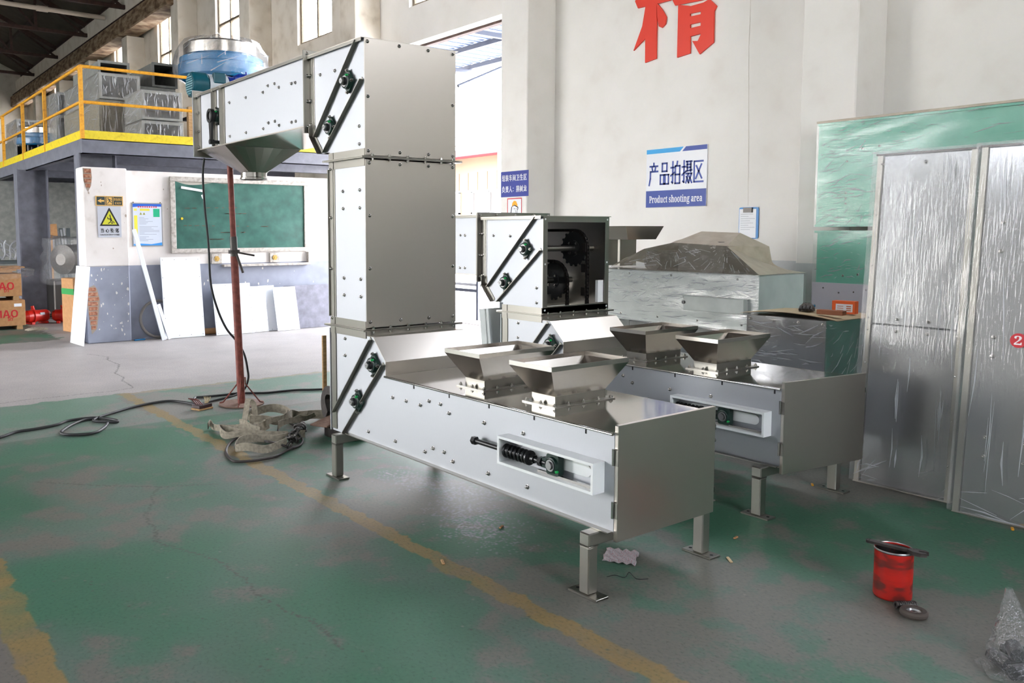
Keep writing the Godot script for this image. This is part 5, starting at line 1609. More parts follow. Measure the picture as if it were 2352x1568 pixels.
# ---- lettering
const STROKES := {
	"产": "5,10 5,8.6;1,8.6 9,8.6;3.1,8.2 3.7,6.6;6.9,8.2 6.2,6.6;1.4,6.2 9.2,6.2;1.5,6.2 1.4,3 0.3,0",
	"品": "2.6,9.6 7.4,9.6 7.4,6 2.6,6 2.6,9.6;0.8,4.4 4.3,4.4 4.3,0.3 0.8,0.3 0.8,4.4;5.7,4.4 9.2,4.4 9.2,0.3 5.7,0.3 5.7,4.4",
	"拍": "0.4,7.4 3.8,7.4;2.2,10 2.2,0.6 1.3,1;0.3,3.8 3.9,5.2;6.8,10 6.2,8.2;4.8,8 9.2,8 9.2,0.3 4.8,0.3 4.8,8;4.8,4.2 9.2,4.2",
	"摄": "0.4,7.4 3.8,7.4;2.2,10 2.2,0.6 1.3,1;0.3,3.8 3.9,5.2;4.4,9.6 9.8,9.6;5.4,9.6 5.4,5.6;8.8,9.6 8.8,5.2;5.4,8.3 8.8,8.3;5.4,7 8.8,7;4.2,5.4 9.8,5.8;4.3,4.3 6.6,4.3 4.2,0.3;4.8,3 6.8,0.3;7.2,4.3 9.6,4.3 7,0.3;7.6,3 9.9,0.3",
	"区": "9.2,9.4 0.9,9.4 0.9,0.5 9.5,0.5;7.8,8 2.6,1.9;3,7.4 8.2,2",
	"组": "2.4,10 0.8,7.2 3,7.2 0.6,4.2 3.4,4.8;0.4,1.2 3.6,2.2;5,9.4 8.8,9.4 8.8,0.6;5,9.4 5,0.6;5,6.6 8.8,6.6;5,3.7 8.8,3.7;3.9,0.5 9.9,0.5",
	"装": "0.8,9 1.8,8;2.6,10 2.6,5.6;0.5,6.2 2.6,7.4;3.6,8.4 9.6,8.4;6.6,10 6.6,6;4.4,6 8.9,6;5,5.4 5,4.6;0.5,4.4 9.5,4.4;4.6,4.4 0.6,1.2;3.4,2.8 3.4,0.2 5.2,1;5,4 9.6,0.2;8.4,3.4 6.6,2.2",
	"车": "1.4,8.6 8.8,8.6;4.4,10 2,5.4 8.8,5.4;0.5,2.8 9.6,2.8;5.2,7 5.2,0",
	"间": "1.2,9.8 2.2,8.6;1,7.6 1,0;3.4,9 9,9 9,0.3 7.8,0.6;3.2,6.6 6.9,6.6 6.9,2 3.2,2 3.2,6.6;3.2,4.3 6.9,4.3",
	"卫": "1.2,9 8.2,9 8.2,4 6.8,4.6;4.6,9 4.6,0.6;0.5,0.5 9.6,0.5",
	"生": "2.4,9.6 0.6,5.6;1.8,7.4 9,7.4;5.2,10 5.2,0.5;1.6,4 8.8,4;0.6,0.5 9.6,0.5",
	"负": "4,10 1.2,7;3.4,9 7,9 5.6,7.2;1.9,7 8.2,7 8.2,2.6;1.9,7 1.9,2.6;5,5.6 4.6,2.4 0.8,0;5.8,1.8 9.2,0",
	"责": "1,9.2 9.2,9.2;1.8,7.8 8.4,7.8;0.5,6.3 9.6,6.3;5,10 5,6.3;2,5.2 8.2,5.2 8.2,1.8;2,5.2 2,1.8;5,4.2 4.6,1.8 0.8,0;6,1.6 9.2,0",
	"人": "5,9.8 4.6,5 0.5,0.2;4.8,5.8 9.6,0.2",
	"：": "1.5,6.5 2.6,6.5;1.5,2 2.6,2",
	"荆": "0.4,8.8 9.6,8.8;3,10 3,7.8;7,10 7,7.8;0.6,6.6 5.6,6.6;0.3,3.8 5.9,3.8;2,6.6 1.9,3 0.4,0;4.4,6.6 4.4,0;7.2,6.4 7.2,2.4;9.3,7.2 9.3,0.3 8.2,0.6",
	"树": "0.3,7.4 3.4,7.4;1.9,10 1.9,0;1.9,6.6 0.2,3;1.9,6 3.4,4.2;3.9,8 6.2,8 3.7,1.4;4.1,6 6.4,1.6;6.7,7.2 9.9,7.2;8.8,10 8.8,0.4 7.8,0.8;7,5 7.8,3.4",
	"龙": "0.6,6.8 9.4,6.8;4.2,10 3.8,5 0.6,0.3;5.4,6.8 5.4,1 9.2,0.8 9.4,2.4;6.6,9.4 8,8.2;9,5.2 6.6,3 3,1.2",
	"当": "5,10 5,6.4;1.6,9.2 2.8,7;8.4,9.2 7.2,7;1.4,5.8 8.8,5.8 8.8,0.4 1,0.4;1.6,3.1 8.8,3.1",
	"心": "1.2,5.4 0.8,2;3,6.8 3,1.2 4,0.4 7.2,0.4 7.6,2.6;4.6,8.8 5.8,7;7.8,6.4 9.2,3.6",
	"坠": "0.9,9.6 0.9,3.4;0.9,9.6 2.9,9.6 2,7.6 3.1,6 1.8,5;6.2,10 5.4,7 3.6,4;5.8,8 9.6,4;5,3.8 5,0.4;2.2,2.4 7.8,2.4;0.6,0.4 9.4,0.4",
	"落": "0.5,8.8 9.5,8.8;3,10 3,7.8;7,10 7,7.8;1,6.8 2,6;0.5,4.6 1.5,3.8;0.8,0.4 2.4,2.8;5.4,7.4 3.2,4.6;4.8,6.6 8,6.6 3,2.8;4.8,5.4 9.6,2.6;4.2,2.4 8.4,2.4 8.4,0.2 4.2,0.2 4.2,2.4",
	"安": "5,10 5,8.8;1,7 1,8.6 9,8.6 9,7;4.6,7.6 2.8,3.2 7.8,0.4;0.6,5 9.4,5;7,5 5,1.6 1.4,0.2",
	"全": "5,10 0.6,5.8;5,10 9.4,5.8;2.4,5.4 7.6,5.4;2.2,3 7.8,3;5,5.4 5,0.4;0.8,0.4 9.2,0.4",
	"出": "5,10 5,0.6;1.8,9 1.8,5.6 8.2,5.6;8.2,9 8.2,5.6;1,4.4 1,0.6 9,0.6;9,4.4 9,0.6",
	"口": "1.4,8.6 8.6,8.6 8.6,1 1.4,1 1.4,8.6",
	"股": "1.4,9.6 3.6,9.6 3.6,0.4;1.4,9.6 1.3,3 0.4,0;1.4,6.8 3.6,6.8;1.4,4.2 3.6,4.2;5.8,9.6 5.6,7 4.6,5.6;5.8,9.6 8,9.6 8,6.2 9.6,6.2;4.8,4.6 8.8,4.6 4.6,0.2;5.4,3 9.6,0.2",
	"份": "3,10 0.4,5.2;1.9,7 1.9,0;5.4,9.4 3.6,5.6;7,9.6 9.8,5.4;4.4,4.8 8.4,4.8 8,0.8 6.8,0.6;6.2,4.8 3.8,0.2",
}
# one character, lower left corner at p, height h, stroke width w, on the face of f
func glyph(m: MB, ch: String, p: Vector2, h: float, w: float, f: Transform3D, squeeze := 1.0) -> void:
	for st in STROKES[ch].split(";"):
		var pts := []
		for q in st.split(" "):
			var c: PackedStringArray = q.split(",")
			pts.append(p + Vector2(float(c[0]) * squeeze, float(c[1])) * h / 10.0)
		for k in pts.size() - 1:
			var d: Vector2 = (pts[k + 1] - pts[k]).normalized() * w * 0.45
			m.bar(pts[k] - d, pts[k + 1] + d, w, 0.0, 0.0015, f)
func glyphs(m: MB, s: String, p: Vector2, h: float, w: float, pitch: float, f: Transform3D, squeeze := 1.0) -> void:
	for k in s.length():
		glyph(m, s[k], p + Vector2(pitch * k, 0), h, w, f, squeeze)
func text(parent: Node, s: String, p: Vector2, h: float, f: Transform3D, m: Material, depth := 0.001, font := "Droid Sans", weight := 700, width := 0.0) -> void:
	var t := TextMesh.new()
	var sf := SystemFont.new()
	sf.font_names = PackedStringArray([font])
	sf.font_weight = weight
	t.font = sf
	t.text = s
	t.font_size = 64
	t.pixel_size = h / 46.0
	t.depth = depth
	t.horizontal_alignment = HORIZONTAL_ALIGNMENT_CENTER if width > 0.0 else HORIZONTAL_ALIGNMENT_LEFT
	var sx := 1.0
	if width > 0.0:
		sx = width / maxf(t.get_aabb().size.x, 0.001)
	put(t, "lettering", m, parent, f * Transform3D(Basis().scaled(Vector3(sx, 1, 1)), Vector3(p.x, p.y, depth / 2)))

func wall_signs() -> void:
	var blue := mat("sign_blue", rgb(38, 66, 152), 0.4)
	var white := mat("sign_white", rgb(232, 234, 238), 0.4)
	# product shooting area
	var o := thing("area_sign", "white and blue sign reading Product shooting area on the plastered wall", "sign", Vector3(8.645, 2.178, -6.715))
	var f := xface(0)
	add(MB.new().b2(Vector3(-0.012, -0.368, -0.455), Vector3(0, 0.367, 0.455)), "sign_board", white, o)
	var g := xface(-0.0125)
	add(MB.new().prism(pv([[-0.453, 0.31], [0.06, 0.31], [0.115, 0.365], [-0.453, 0.365]]), 0, 0.001, g), "cyan_band", mat("sign_cyan", rgb(38, 160, 222), 0.4), o)
	add(MB.new().prism(pv([[0.095, 0.31], [0.453, 0.31], [0.453, 0.365], [0.15, 0.365]]), 0, 0.001, g), "blue_band", blue, o)
	add(MB.new().prism(pv([[-0.453, -0.366], [0.453, -0.366], [0.453, -0.157], [-0.453, -0.157]]), 0, 0.001, g), "blue_field", blue, o)
	var m := MB.new()
	glyphs(m, "产品拍摄区", Vector2(-0.41, -0.085), 0.275, 0.022, 0.168, xface(-0.0125), 0.54)
	add(m, "lettering", blue, o)
	text(o, "Product shooting area", Vector2(0, -0.268), 0.085, xface(-0.0135), white, 0.001, "Droid Serif", 700, 0.80)
	# large red wall character, cut from sheet
	var c := thing("wall_character", "huge red calligraphic character fixed high on the white wall", "lettering", Vector3(8.645, 0, 0))
	var red := mat("character_red", rgb(226, 54, 30), 0.45)
	var cm := MB.new()
	var xf := xface(0)
	var d := 0.02
	for q in [
		[[-7.23,4.75],[-7.219,3.649],[-7.043,3.672],[-7.053,4.75]],
		[[-7.399,4.452],[-7.351,4.354],[-6.84,4.34],[-6.807,4.416],[-7.379,4.477]],
		[[-7.226,4.357],[-7.275,4.115],[-7.411,3.833],[-7.221,3.954]],
		[[-7.05,4.357],[-6.968,4.264],[-6.899,4.155],[-6.909,4.072],[-6.962,4.034],[-7.011,4.06],[-7.035,4.154]],
		[[-7.40,4.66],[-7.33,4.60],[-7.26,4.48],[-7.33,4.48]], [[-6.95,4.68],[-6.90,4.62],[-6.98,4.49],[-7.03,4.49]],
		[[-6.841,4.387],[-6.768,4.263],[-6.343,4.24],[-6.15,4.27],[-6.14,4.34],[-6.301,4.36]],
		[[-6.72,4.49],[-6.70,4.43],[-6.25,4.43],[-6.25,4.49]], [[-6.76,4.62],[-6.74,4.56],[-6.20,4.56],[-6.20,4.62]], [[-6.53,4.72],[-6.53,4.3],[-6.41,4.3],[-6.41,4.72]],
		[[-6.722,4.262],[-6.724,3.631],[-6.533,3.649],[-6.548,4.212]],
		[[-6.722,4.262],[-6.548,4.208],[-6.359,4.211],[-6.278,4.234],[-6.175,4.132],[-6.209,4.077],[-6.393,4.115],[-6.546,4.12]],
		[[-6.394,4.143],[-6.21,4.086],[-6.207,3.719],[-6.397,3.616],[-6.506,3.791],[-6.428,3.777],[-6.388,3.842]],
		[[-6.545,4.087],[-6.381,4.082],[-6.379,3.989],[-6.542,3.991]],
		[[-6.541,3.948],[-6.378,3.949],[-6.375,3.853],[-6.539,3.85]]]:
		cm.prism(pv(q), 0.0, d, xf)
		d += 0.00005
	add(cm, "character_strokes", red, c)
	# blue cleaning area sign and safety poster on the pilaster by the doorway
	var b := thing("duty_sign", "dark blue sign with two lines of white characters on the doorway pilaster", "sign", Vector3(8.098, 2.192, -9.10))
	add(MB.new().b2(Vector3(-0.006, -0.182, -0.295), Vector3(0, 0.182, 0.295)), "sign_board", mat("duty_blue", rgb(54, 66, 148), 0.45), b)
	var bm := MB.new()
	glyphs(bm, "组装车间卫生区", Vector2(-0.265, 0.045), 0.085, 0.0095, 0.077, xface(-0.006), 0.75)
	glyphs(bm, "负责人：荆树龙", Vector2(-0.265, -0.115), 0.085, 0.0095, 0.077, xface(-0.006), 0.75)
	add(bm, "lettering", white, b)
	var p := thing("safety_poster", "red bordered poster of a head in an orange hard hat under the blue sign", "poster", Vector3(8.098, 1.78, -9.095))
	add(MB.new().b2(Vector3(-0.004, -0.21, -0.155), Vector3(0, 0.21, 0.155)), "poster_sheet", white, p)
	var pr := mat("poster_red", rgb(206, 52, 56), 0.5)
	var fr := MB.new()
	for q in [[-0.155, -0.21, 0.155, -0.196], [-0.155, 0.196, 0.155, 0.21], [-0.155, -0.196, -0.142, 0.196], [0.142, -0.196, 0.155, 0.196]]:
		fr.prism(pv([[q[0], q[1]], [q[2], q[1]], [q[2], q[3]], [q[0], q[3]]]), 0.004, 0.0052, f)
	add(fr, "border", pr, p)
	add(MB.new().prism(pv([[-0.055, 0.085], [-0.045, 0.14], [-0.01, 0.172], [0.035, 0.165], [0.062, 0.12], [0.066, 0.085], [0.0, 0.108]]), 0.004, 0.0055, f), "hat_shape", mat("hat_orange", rgb(236, 168, 40), 0.5), p)
	var ink := mat("ink_black", rgb(40, 40, 42), 0.6)
	var il := MB.new()
	for q in [[-0.058, 0.085, -0.075, 0.0, 0.014], [-0.075, 0.0, -0.045, -0.02, 0.01], [-0.055, 0.088, 0.0, 0.108, 0.008], [0.0, 0.108, 0.078, 0.075, 0.014], [0.078, 0.075, 0.064, 0.04, 0.012], [0.06, 0.04, 0.05, -0.06, 0.006], [0.05, -0.06, 0.01, -0.1, 0.006], [-0.05, -0.02, -0.03, -0.1, 0.006], [-0.01, 0.055, 0.01, 0.058, 0.008], [0.03, 0.055, 0.048, 0.055, 0.008], [0.02, 0.04, 0.03, 0.0, 0.004], [0.005, -0.03, 0.035, -0.03, 0.007], [-0.05, -0.1, 0.07, -0.14, 0.012]]:
		il.bar(Vector2(q[0], q[1]), Vector2(q[2], q[3]), q[4], 0.004, 0.0058, f)
	add(il, "drawing_lines", ink, p)
	# clipboard
	var cl := thing("clipboard", "blue clipboard with a printed sheet hung on the wall above the wrapped machine", "clipboard", Vector3(8.645, 1.60, -5.685))
	add(MB.new().prism(rounded(0.25, 0.36, 0.02), 0.0, 0.008, f), "backing_board", mat("clip_blue", rgb(40, 128, 196), 0.4), cl)
	add(MB.new().b2(Vector3(-0.010, -0.17, -0.118), Vector3(-0.008, 0.16, 0.096)), "paper_sheet", white, cl)
	add(MB.new().b2(Vector3(-0.03, 0.12, -0.06), Vector3(-0.010, 0.175, 0.05)), "clip", mats["steel_cast"], cl)
	var tl := MB.new()
	for k in 8:
		tl.bar(Vector2(-0.1, 0.1 - k * 0.025), Vector2(-0.1 + [0.16, 0.1, 0.18, 0.12][k % 4], 0.1 - k * 0.025), 0.003, 0.010, 0.0106, f)
	add(tl, "printed_lines", mat("ink_grey", rgb(110, 116, 128), 0.7), cl)
	# ---- partition: exit sign, drop warning, notice board, blackboard
	var z := -11.888
	var e := thing("exit_sign", "green-black exit sign with arrow and running figure on the partition pillar", "sign", Vector3(3.217, 1.94, z))
	var dk := mat("exit_dark", rgb(44, 58, 58), 0.5)
	var gold := mat("exit_gold", rgb(222, 178, 96), 0.5)
	add(MB.new().b2(Vector3(-0.18, -0.066, 0), Vector3(0.18, 0.066, 0.006)), "sign_board", gold, e)
	var ef := zface(0, 0, 0.006)
	var db := MB.new()
	for q in [[-0.168, -0.06], [-0.052, 0.046], [0.054, 0.168]]:
		db.prism(pv([[q[0], -0.056], [q[1], -0.056], [q[1], 0.056], [q[0], 0.056]]), 0, 0.001, ef)
	add(db, "dark_panels", dk, e)
	var eg := MB.new()
	eg.prism(pv([[-0.158, 0], [-0.105, 0.03], [-0.112, 0.012], [-0.07, 0.012], [-0.07, -0.012], [-0.112, -0.012], [-0.105, -0.03]]), 0.001, 0.002, ef)
	eg.prism(pv([[-0.04, -0.05], [0.034, -0.05], [0.034, 0.05], [-0.04, 0.05]]), 0.001, 0.002, ef)
	glyphs(eg, "安全出口", Vector2(0.06, 0.004), 0.036, 0.0045, 0.027, zface(0, 0, 0.0065), 0.68)
	add(eg, "gold_symbols", gold, e)
	text(e, "EXIT", Vector2(0.111, -0.030), 0.024, zface(0, 0, 0.007), gold, 0.001, "Droid Serif", 700, 0.085)
	var run := MB.new()
	run.disc(0.008, 0.002, 0.003, ef * Transform3D(Basis(), Vector3(-0.018, 0.036, 0)), 12)
	for q in [[-0.01, 0.024, 0.006, -0.004, 0.016], [0.006, -0.004, -0.016, -0.02, 0.008], [-0.016, -0.02, -0.03, -0.044, 0.007], [0.006, -0.004, 0.024, -0.024, 0.008], [0.024, -0.024, 0.04, -0.02, 0.007], [-0.008, 0.022, -0.03, 0.008, 0.006], [-0.004, 0.022, 0.02, 0.014, 0.006], [0.02, 0.014, 0.03, 0.0, 0.006]]:
		run.bar(Vector2(q[0], q[1]), Vector2(q[2], q[3]), q[4], 0.002, 0.003, ef)
	add(run, "running_figure", dk, e)
	var w := thing("warning_sign", "grey sign with yellow falling-person triangle reading CAUTION DROP DOWN", "sign", Vector3(3.21, 1.655, z))
	add(MB.new().b2(Vector3(-0.155, -0.21, 0), Vector3(0.155, 0.21, 0.005)), "sign_board", mat("sign_grey", rgb(196, 200, 210), 0.4), w)
	var wf := zface(0, 0.05, 0.005)
	var bk := mat("sign_black", rgb(32, 32, 34), 0.5)
	add(MB.new().prism(pv([[-0.125, -0.105], [0.125, -0.105], [0.128, -0.098], [0.006, 0.138], [-0.006, 0.138], [-0.128, -0.098]]), 0, 0.001, wf), "triangle_border", bk, w)
	add(MB.new().prism(pv([[-0.098, -0.085], [0.098, -0.085], [0.0, 0.102]]), 0.001, 0.002, wf), "triangle_field", mat("sign_yellow", rgb(206, 206, 50), 0.5), w)
	var fal := MB.new()
	fal.disc(0.011, 0.002, 0.003, wf * Transform3D(Basis(), Vector3(0.032, -0.064, 0)), 12)
	for q in [[0.004, 0.05, 0.016, 0.0, 0.012], [0.016, 0.0, 0.022, -0.04, 0.022], [0.01, -0.012, -0.024, -0.006, 0.012], [-0.024, -0.006, -0.026, 0.018, 0.009], [0.02, -0.045, -0.02, -0.072, 0.011], [0.028, -0.036, 0.055, -0.05, 0.009], [0.055, -0.05, 0.06, -0.07, 0.009]]:
		fal.bar(Vector2(q[0], q[1]), Vector2(q[2], q[3]), q[4], 0.002, 0.003, wf)
	add(fal, "falling_figure", bk, w)
	var wm := MB.new()
	glyphs(wm, "当心坠落", Vector2(-0.122, -0.142), 0.054, 0.006, 0.066, zface(0, 0, 0.005), 0.85)
	add(wm, "lettering", bk, w)
	text(w, "CAUTION DROP DOWN", Vector2(0, -0.175), 0.018, zface(0, 0, 0.0055), bk, 0.001, "Droid Sans", 400, 0.25)
	var n := thing("notice_board", "framed blue and white notice sheet with yellow column on the partition", "notice", Vector3(3.757, 1.62, -12.0))
	add(MB.new().b2(Vector3(-0.215, -0.305, 0), Vector3(0.215, 0.305, 0.012)), "notice_frame", mats["lead_grey"], n)
	var nf := zface(0, 0, 0.012)
	var rc := func(x0: float, y0: float, x1: float, y1: float, h: float) -> MB: return MB.new().prism(pv([[x0, y0], [x1, y0], [x1, y1], [x0, y1]]), 0, h, nf)
	add(rc.call(-0.2, -0.292, 0.2, 0.292, 0.001), "notice_sheet", mat("notice_white", rgb(214, 222, 236), 0.4), n)
	add(MB.new().prism(pv([[-0.2, 0.245], [-0.05, 0.26], [0.06, 0.262], [0.2, 0.255], [0.2, 0.292], [-0.2, 0.292]]), 0.001, 0.002, nf), "blue_banner", mat("notice_blue", rgb(36, 96, 200), 0.4), n)
	add(MB.new().prism(pv([[-0.2, -0.292], [0.2, -0.292], [0.2, -0.25], [0.05, -0.275], [-0.1, -0.265], [-0.2, -0.27]]), 0.001, 0.002, nf), "cyan_wave", mat("notice_cyan", rgb(60, 150, 226), 0.4), n)
	var ny := mat("notice_yellow", rgb(228, 218, 74), 0.5)
	var yb := MB.new()
	for q in [[-0.185, -0.25, -0.14, 0.13], [-0.185, 0.195, -0.145, 0.225], [-0.1, 0.195, 0.035, 0.225]]:
		yb.prism(pv([[q[0], q[1]], [q[2], q[1]], [q[2], q[3]], [q[0], q[3]]]), 0.001, 0.002, nf)
	add(yb, "yellow_cells", ny, n)
	add(rc.call(0.085, 0.11, 0.175, 0.225, 0.002), "green_square", mat("notice_green", rgb(20, 176, 128), 0.5), n)
	var tt := MB.new()
	for k in 9:
		tt.bar(Vector2(-0.13 + k * 0.031, 0.25), Vector2(-0.112 + k * 0.031, 0.25), 0.018, 0.002, 0.003, nf)
	add(tt, "red_title", mat("notice_red", rgb(226, 60, 90), 0.5), n)
	var lines := MB.new()
	for k in 19:
		var y := 0.10 - k * 0.018
		if k in [6, 14]:
			continue
		lines.bar(Vector2(-0.115, y), Vector2(-0.115 + [0.07, 0.13, 0.09, 0.19, 0.12, 0.1, 0.2, 0.26, 0.17, 0.2, 0.28, 0.28, 0.07, 0.24][k % 14], y), 0.004, 0.001, 0.0018, nf)
	add(lines, "text_lines", mat("notice_ink", rgb(128, 134, 156), 0.6), n)
	var tr := MB.new()
	for x in [-0.09, -0.045]:
		tr.prism(pv([[x - 0.018, 0.14], [x + 0.018, 0.14], [x, 0.175]]), 0.001, 0.002, nf)
	add(tr, "warning_triangles", mat("notice_olive", rgb(150, 150, 60), 0.5), n)
	for x in [-0.19, 0.19]:
		add(MB.new().disc(0.008, 0.0, 0.014, zface(x, 0.312, 0), 10), "fixing_screw", mats["steel_cast"], n)
	# blackboard
	var bb := thing("blackboard", "green blackboard with torn warped corner in a grey wooden frame", "blackboard", Vector3(5.19, 1.76, -12.0))
	var FM: Material = mats["board_frame"]
	for q in [[-1.105, 0.48, 1.105, 0.55], [-1.105, -0.55, 1.105, -0.485], [-1.105, -0.485, -1.03, 0.48], [1.03, -0.485, 1.105, 0.48]]:
		add(MB.new().box(Vector3((q[0] + q[2]) / 2, (q[1] + q[3]) / 2, 0.02), Vector3(q[2] - q[0], q[3] - q[1], 0.04), Basis(), 0.006), "frame_rail", FM, bb)
	var rows := []
	for i in 25:
		var l := []
		for j in 41:
			var u := j / 40.0
			var v := i / 24.0
			var x := -1.03 + u * 2.06
			var y := -0.485 + v * 0.965
			var warp := clampf((v - 0.6) * 2.5, 0, 1) * clampf((0.5 - u) * 2.4, 0, 1)
			var bz := 0.014 + 0.02 * warp * absf(sin(u * 16.0 + v * 5.0)) + 0.006 * sin(u * 9.0 + 1.0) * sin(v * 7.0) + 0.006
			l.append(Vector3(x, y - 0.05 * warp * smoothstep(0.8, 1.0, v) * absf(sin(u * 11.0)), bz))
		rows.append(l)
	add(MB.new().grid(rows), "writing_surface", mats["blackboard"], bb)
	add(MB.new().b2(Vector3(-1.03, -0.485, 0.002), Vector3(1.03, 0.48, 0.008)), "backing", mat("backing_pale", rgb(206, 200, 190), 0.8), bb)
	add(MB.new().box(Vector3(-0.78, 0.375, 0.05), Vector3(0.34, 0.035, 0.006), Basis(Vector3.BACK, -0.13), 0.001), "torn_strip", mats["white_board"], bb)
	add(MB.new().box(Vector3(-0.63, 0.27, 0.05), Vector3(0.03, 0.06, 0.006), Basis(Vector3.BACK, 0.4), 0.001), "torn_strip", mats["white_board"], bb)
	add(MB.new().disc(0.018, 0.02, 0.034, zface(-0.94, -0.05, 0), 14), "yellow_magnet", mat("magnet_yellow", rgb(232, 196, 50), 0.4), bb)
	var sm := MB.new()
	for q in [[-0.95, 0.10, -0.15, 0.12], [-0.95, -0.15, 0.45, -0.16], [-0.3, 0.03, 0.0, 0.03], [-0.4, -0.25, 0.0, -0.25], [-0.6, -0.35, -0.35, -0.35]]:
		for k in 14:
			var a := Vector2(q[0], q[1]).lerp(Vector2(q[2], q[3]), rng.randf())
			sm.bar(a, a + Vector2(rng.randf_range(0.02, 0.06), rng.randfn(0, 0.002)), 0.008, 0.028, 0.0295, Transform3D())
	add(sm, "rust_smears", mat("smear_rust", rgb(104, 82, 70), 0.9), bb)
	# chalk ledge with carved rosettes
	var lg := part("chalk_ledge", bb)
	add(MB.new().box(Vector3(0.38, -0.745, 0.05), Vector3(1.45, 0.035, 0.10), Basis(), 0.004), "ledge_shelf", FM, lg)
	add(MB.new().box(Vector3(1.09, -0.65, 0.035), Vector3(0.03, 0.18, 0.07), Basis(), 0.004), "ledge_end", FM, lg)
	for x in [-0.43, 0.51]:
		add(MB.new().box(Vector3(x, -0.64, 0.02), Vector3(0.16, 0.15, 0.03), Basis(), 0.004), "carved_block", FM, lg)
		var ro := MB.new()
		for k in 6:
			var a := TAU * k / 6.0
			ro.disc(0.016, 0.035, 0.044, zface(x + cos(a) * 0.026, -0.64 + sin(a) * 0.026, 0), 10)
		ro.disc(0.016, 0.035, 0.05, zface(x, -0.64, 0), 10)
		add(ro, "rosette", mat("rosette_gold", rgb(196, 160, 84), 0.5), lg)
	var wr := add(MB.new().tube(PackedVector3Array([Vector3(8.645, 5.5, -5.72), Vector3(8.645, 3.6, -5.75), Vector3(8.645, 1.80, -5.70)]), 0.0016, 5), "wall_wire", mat("wire_tan", rgb(206, 198, 184), 0.8))
	tag(wr, "thin wire running down the white wall to the clipboard", "wire")
	# old nails on the long wall
	var nl := thing("wall_hook", "small rusty hook in the white wall above the wrapped machine", "hook", Vector3(8.645, 1.94, -4.95))
	add(MB.new().tube(PackedVector3Array([Vector3(0, 0, 0), Vector3(-0.04, -0.004, 0), Vector3(-0.045, 0.015, 0)]), 0.005, 6), "hook_wire", mats["truss_iron"], nl)

# ---- loose things on the floor
func webbing_strip(o: Node, pts: Array, y: float, wide: float, leanv: Vector3) -> void:
	var p := smooth(ground(pts, y), 5)
	var w := []
	for k in p.size():
		w.append((Vector3.UP + leanv * sin(k * 0.35)).normalized())
		p[k].y = y + 0.012 * (1.0 + sin(k * 0.5))
	add(MB.new().ribbon(p, w, wide, 0.007), "webbing", mats["webbing"], o)

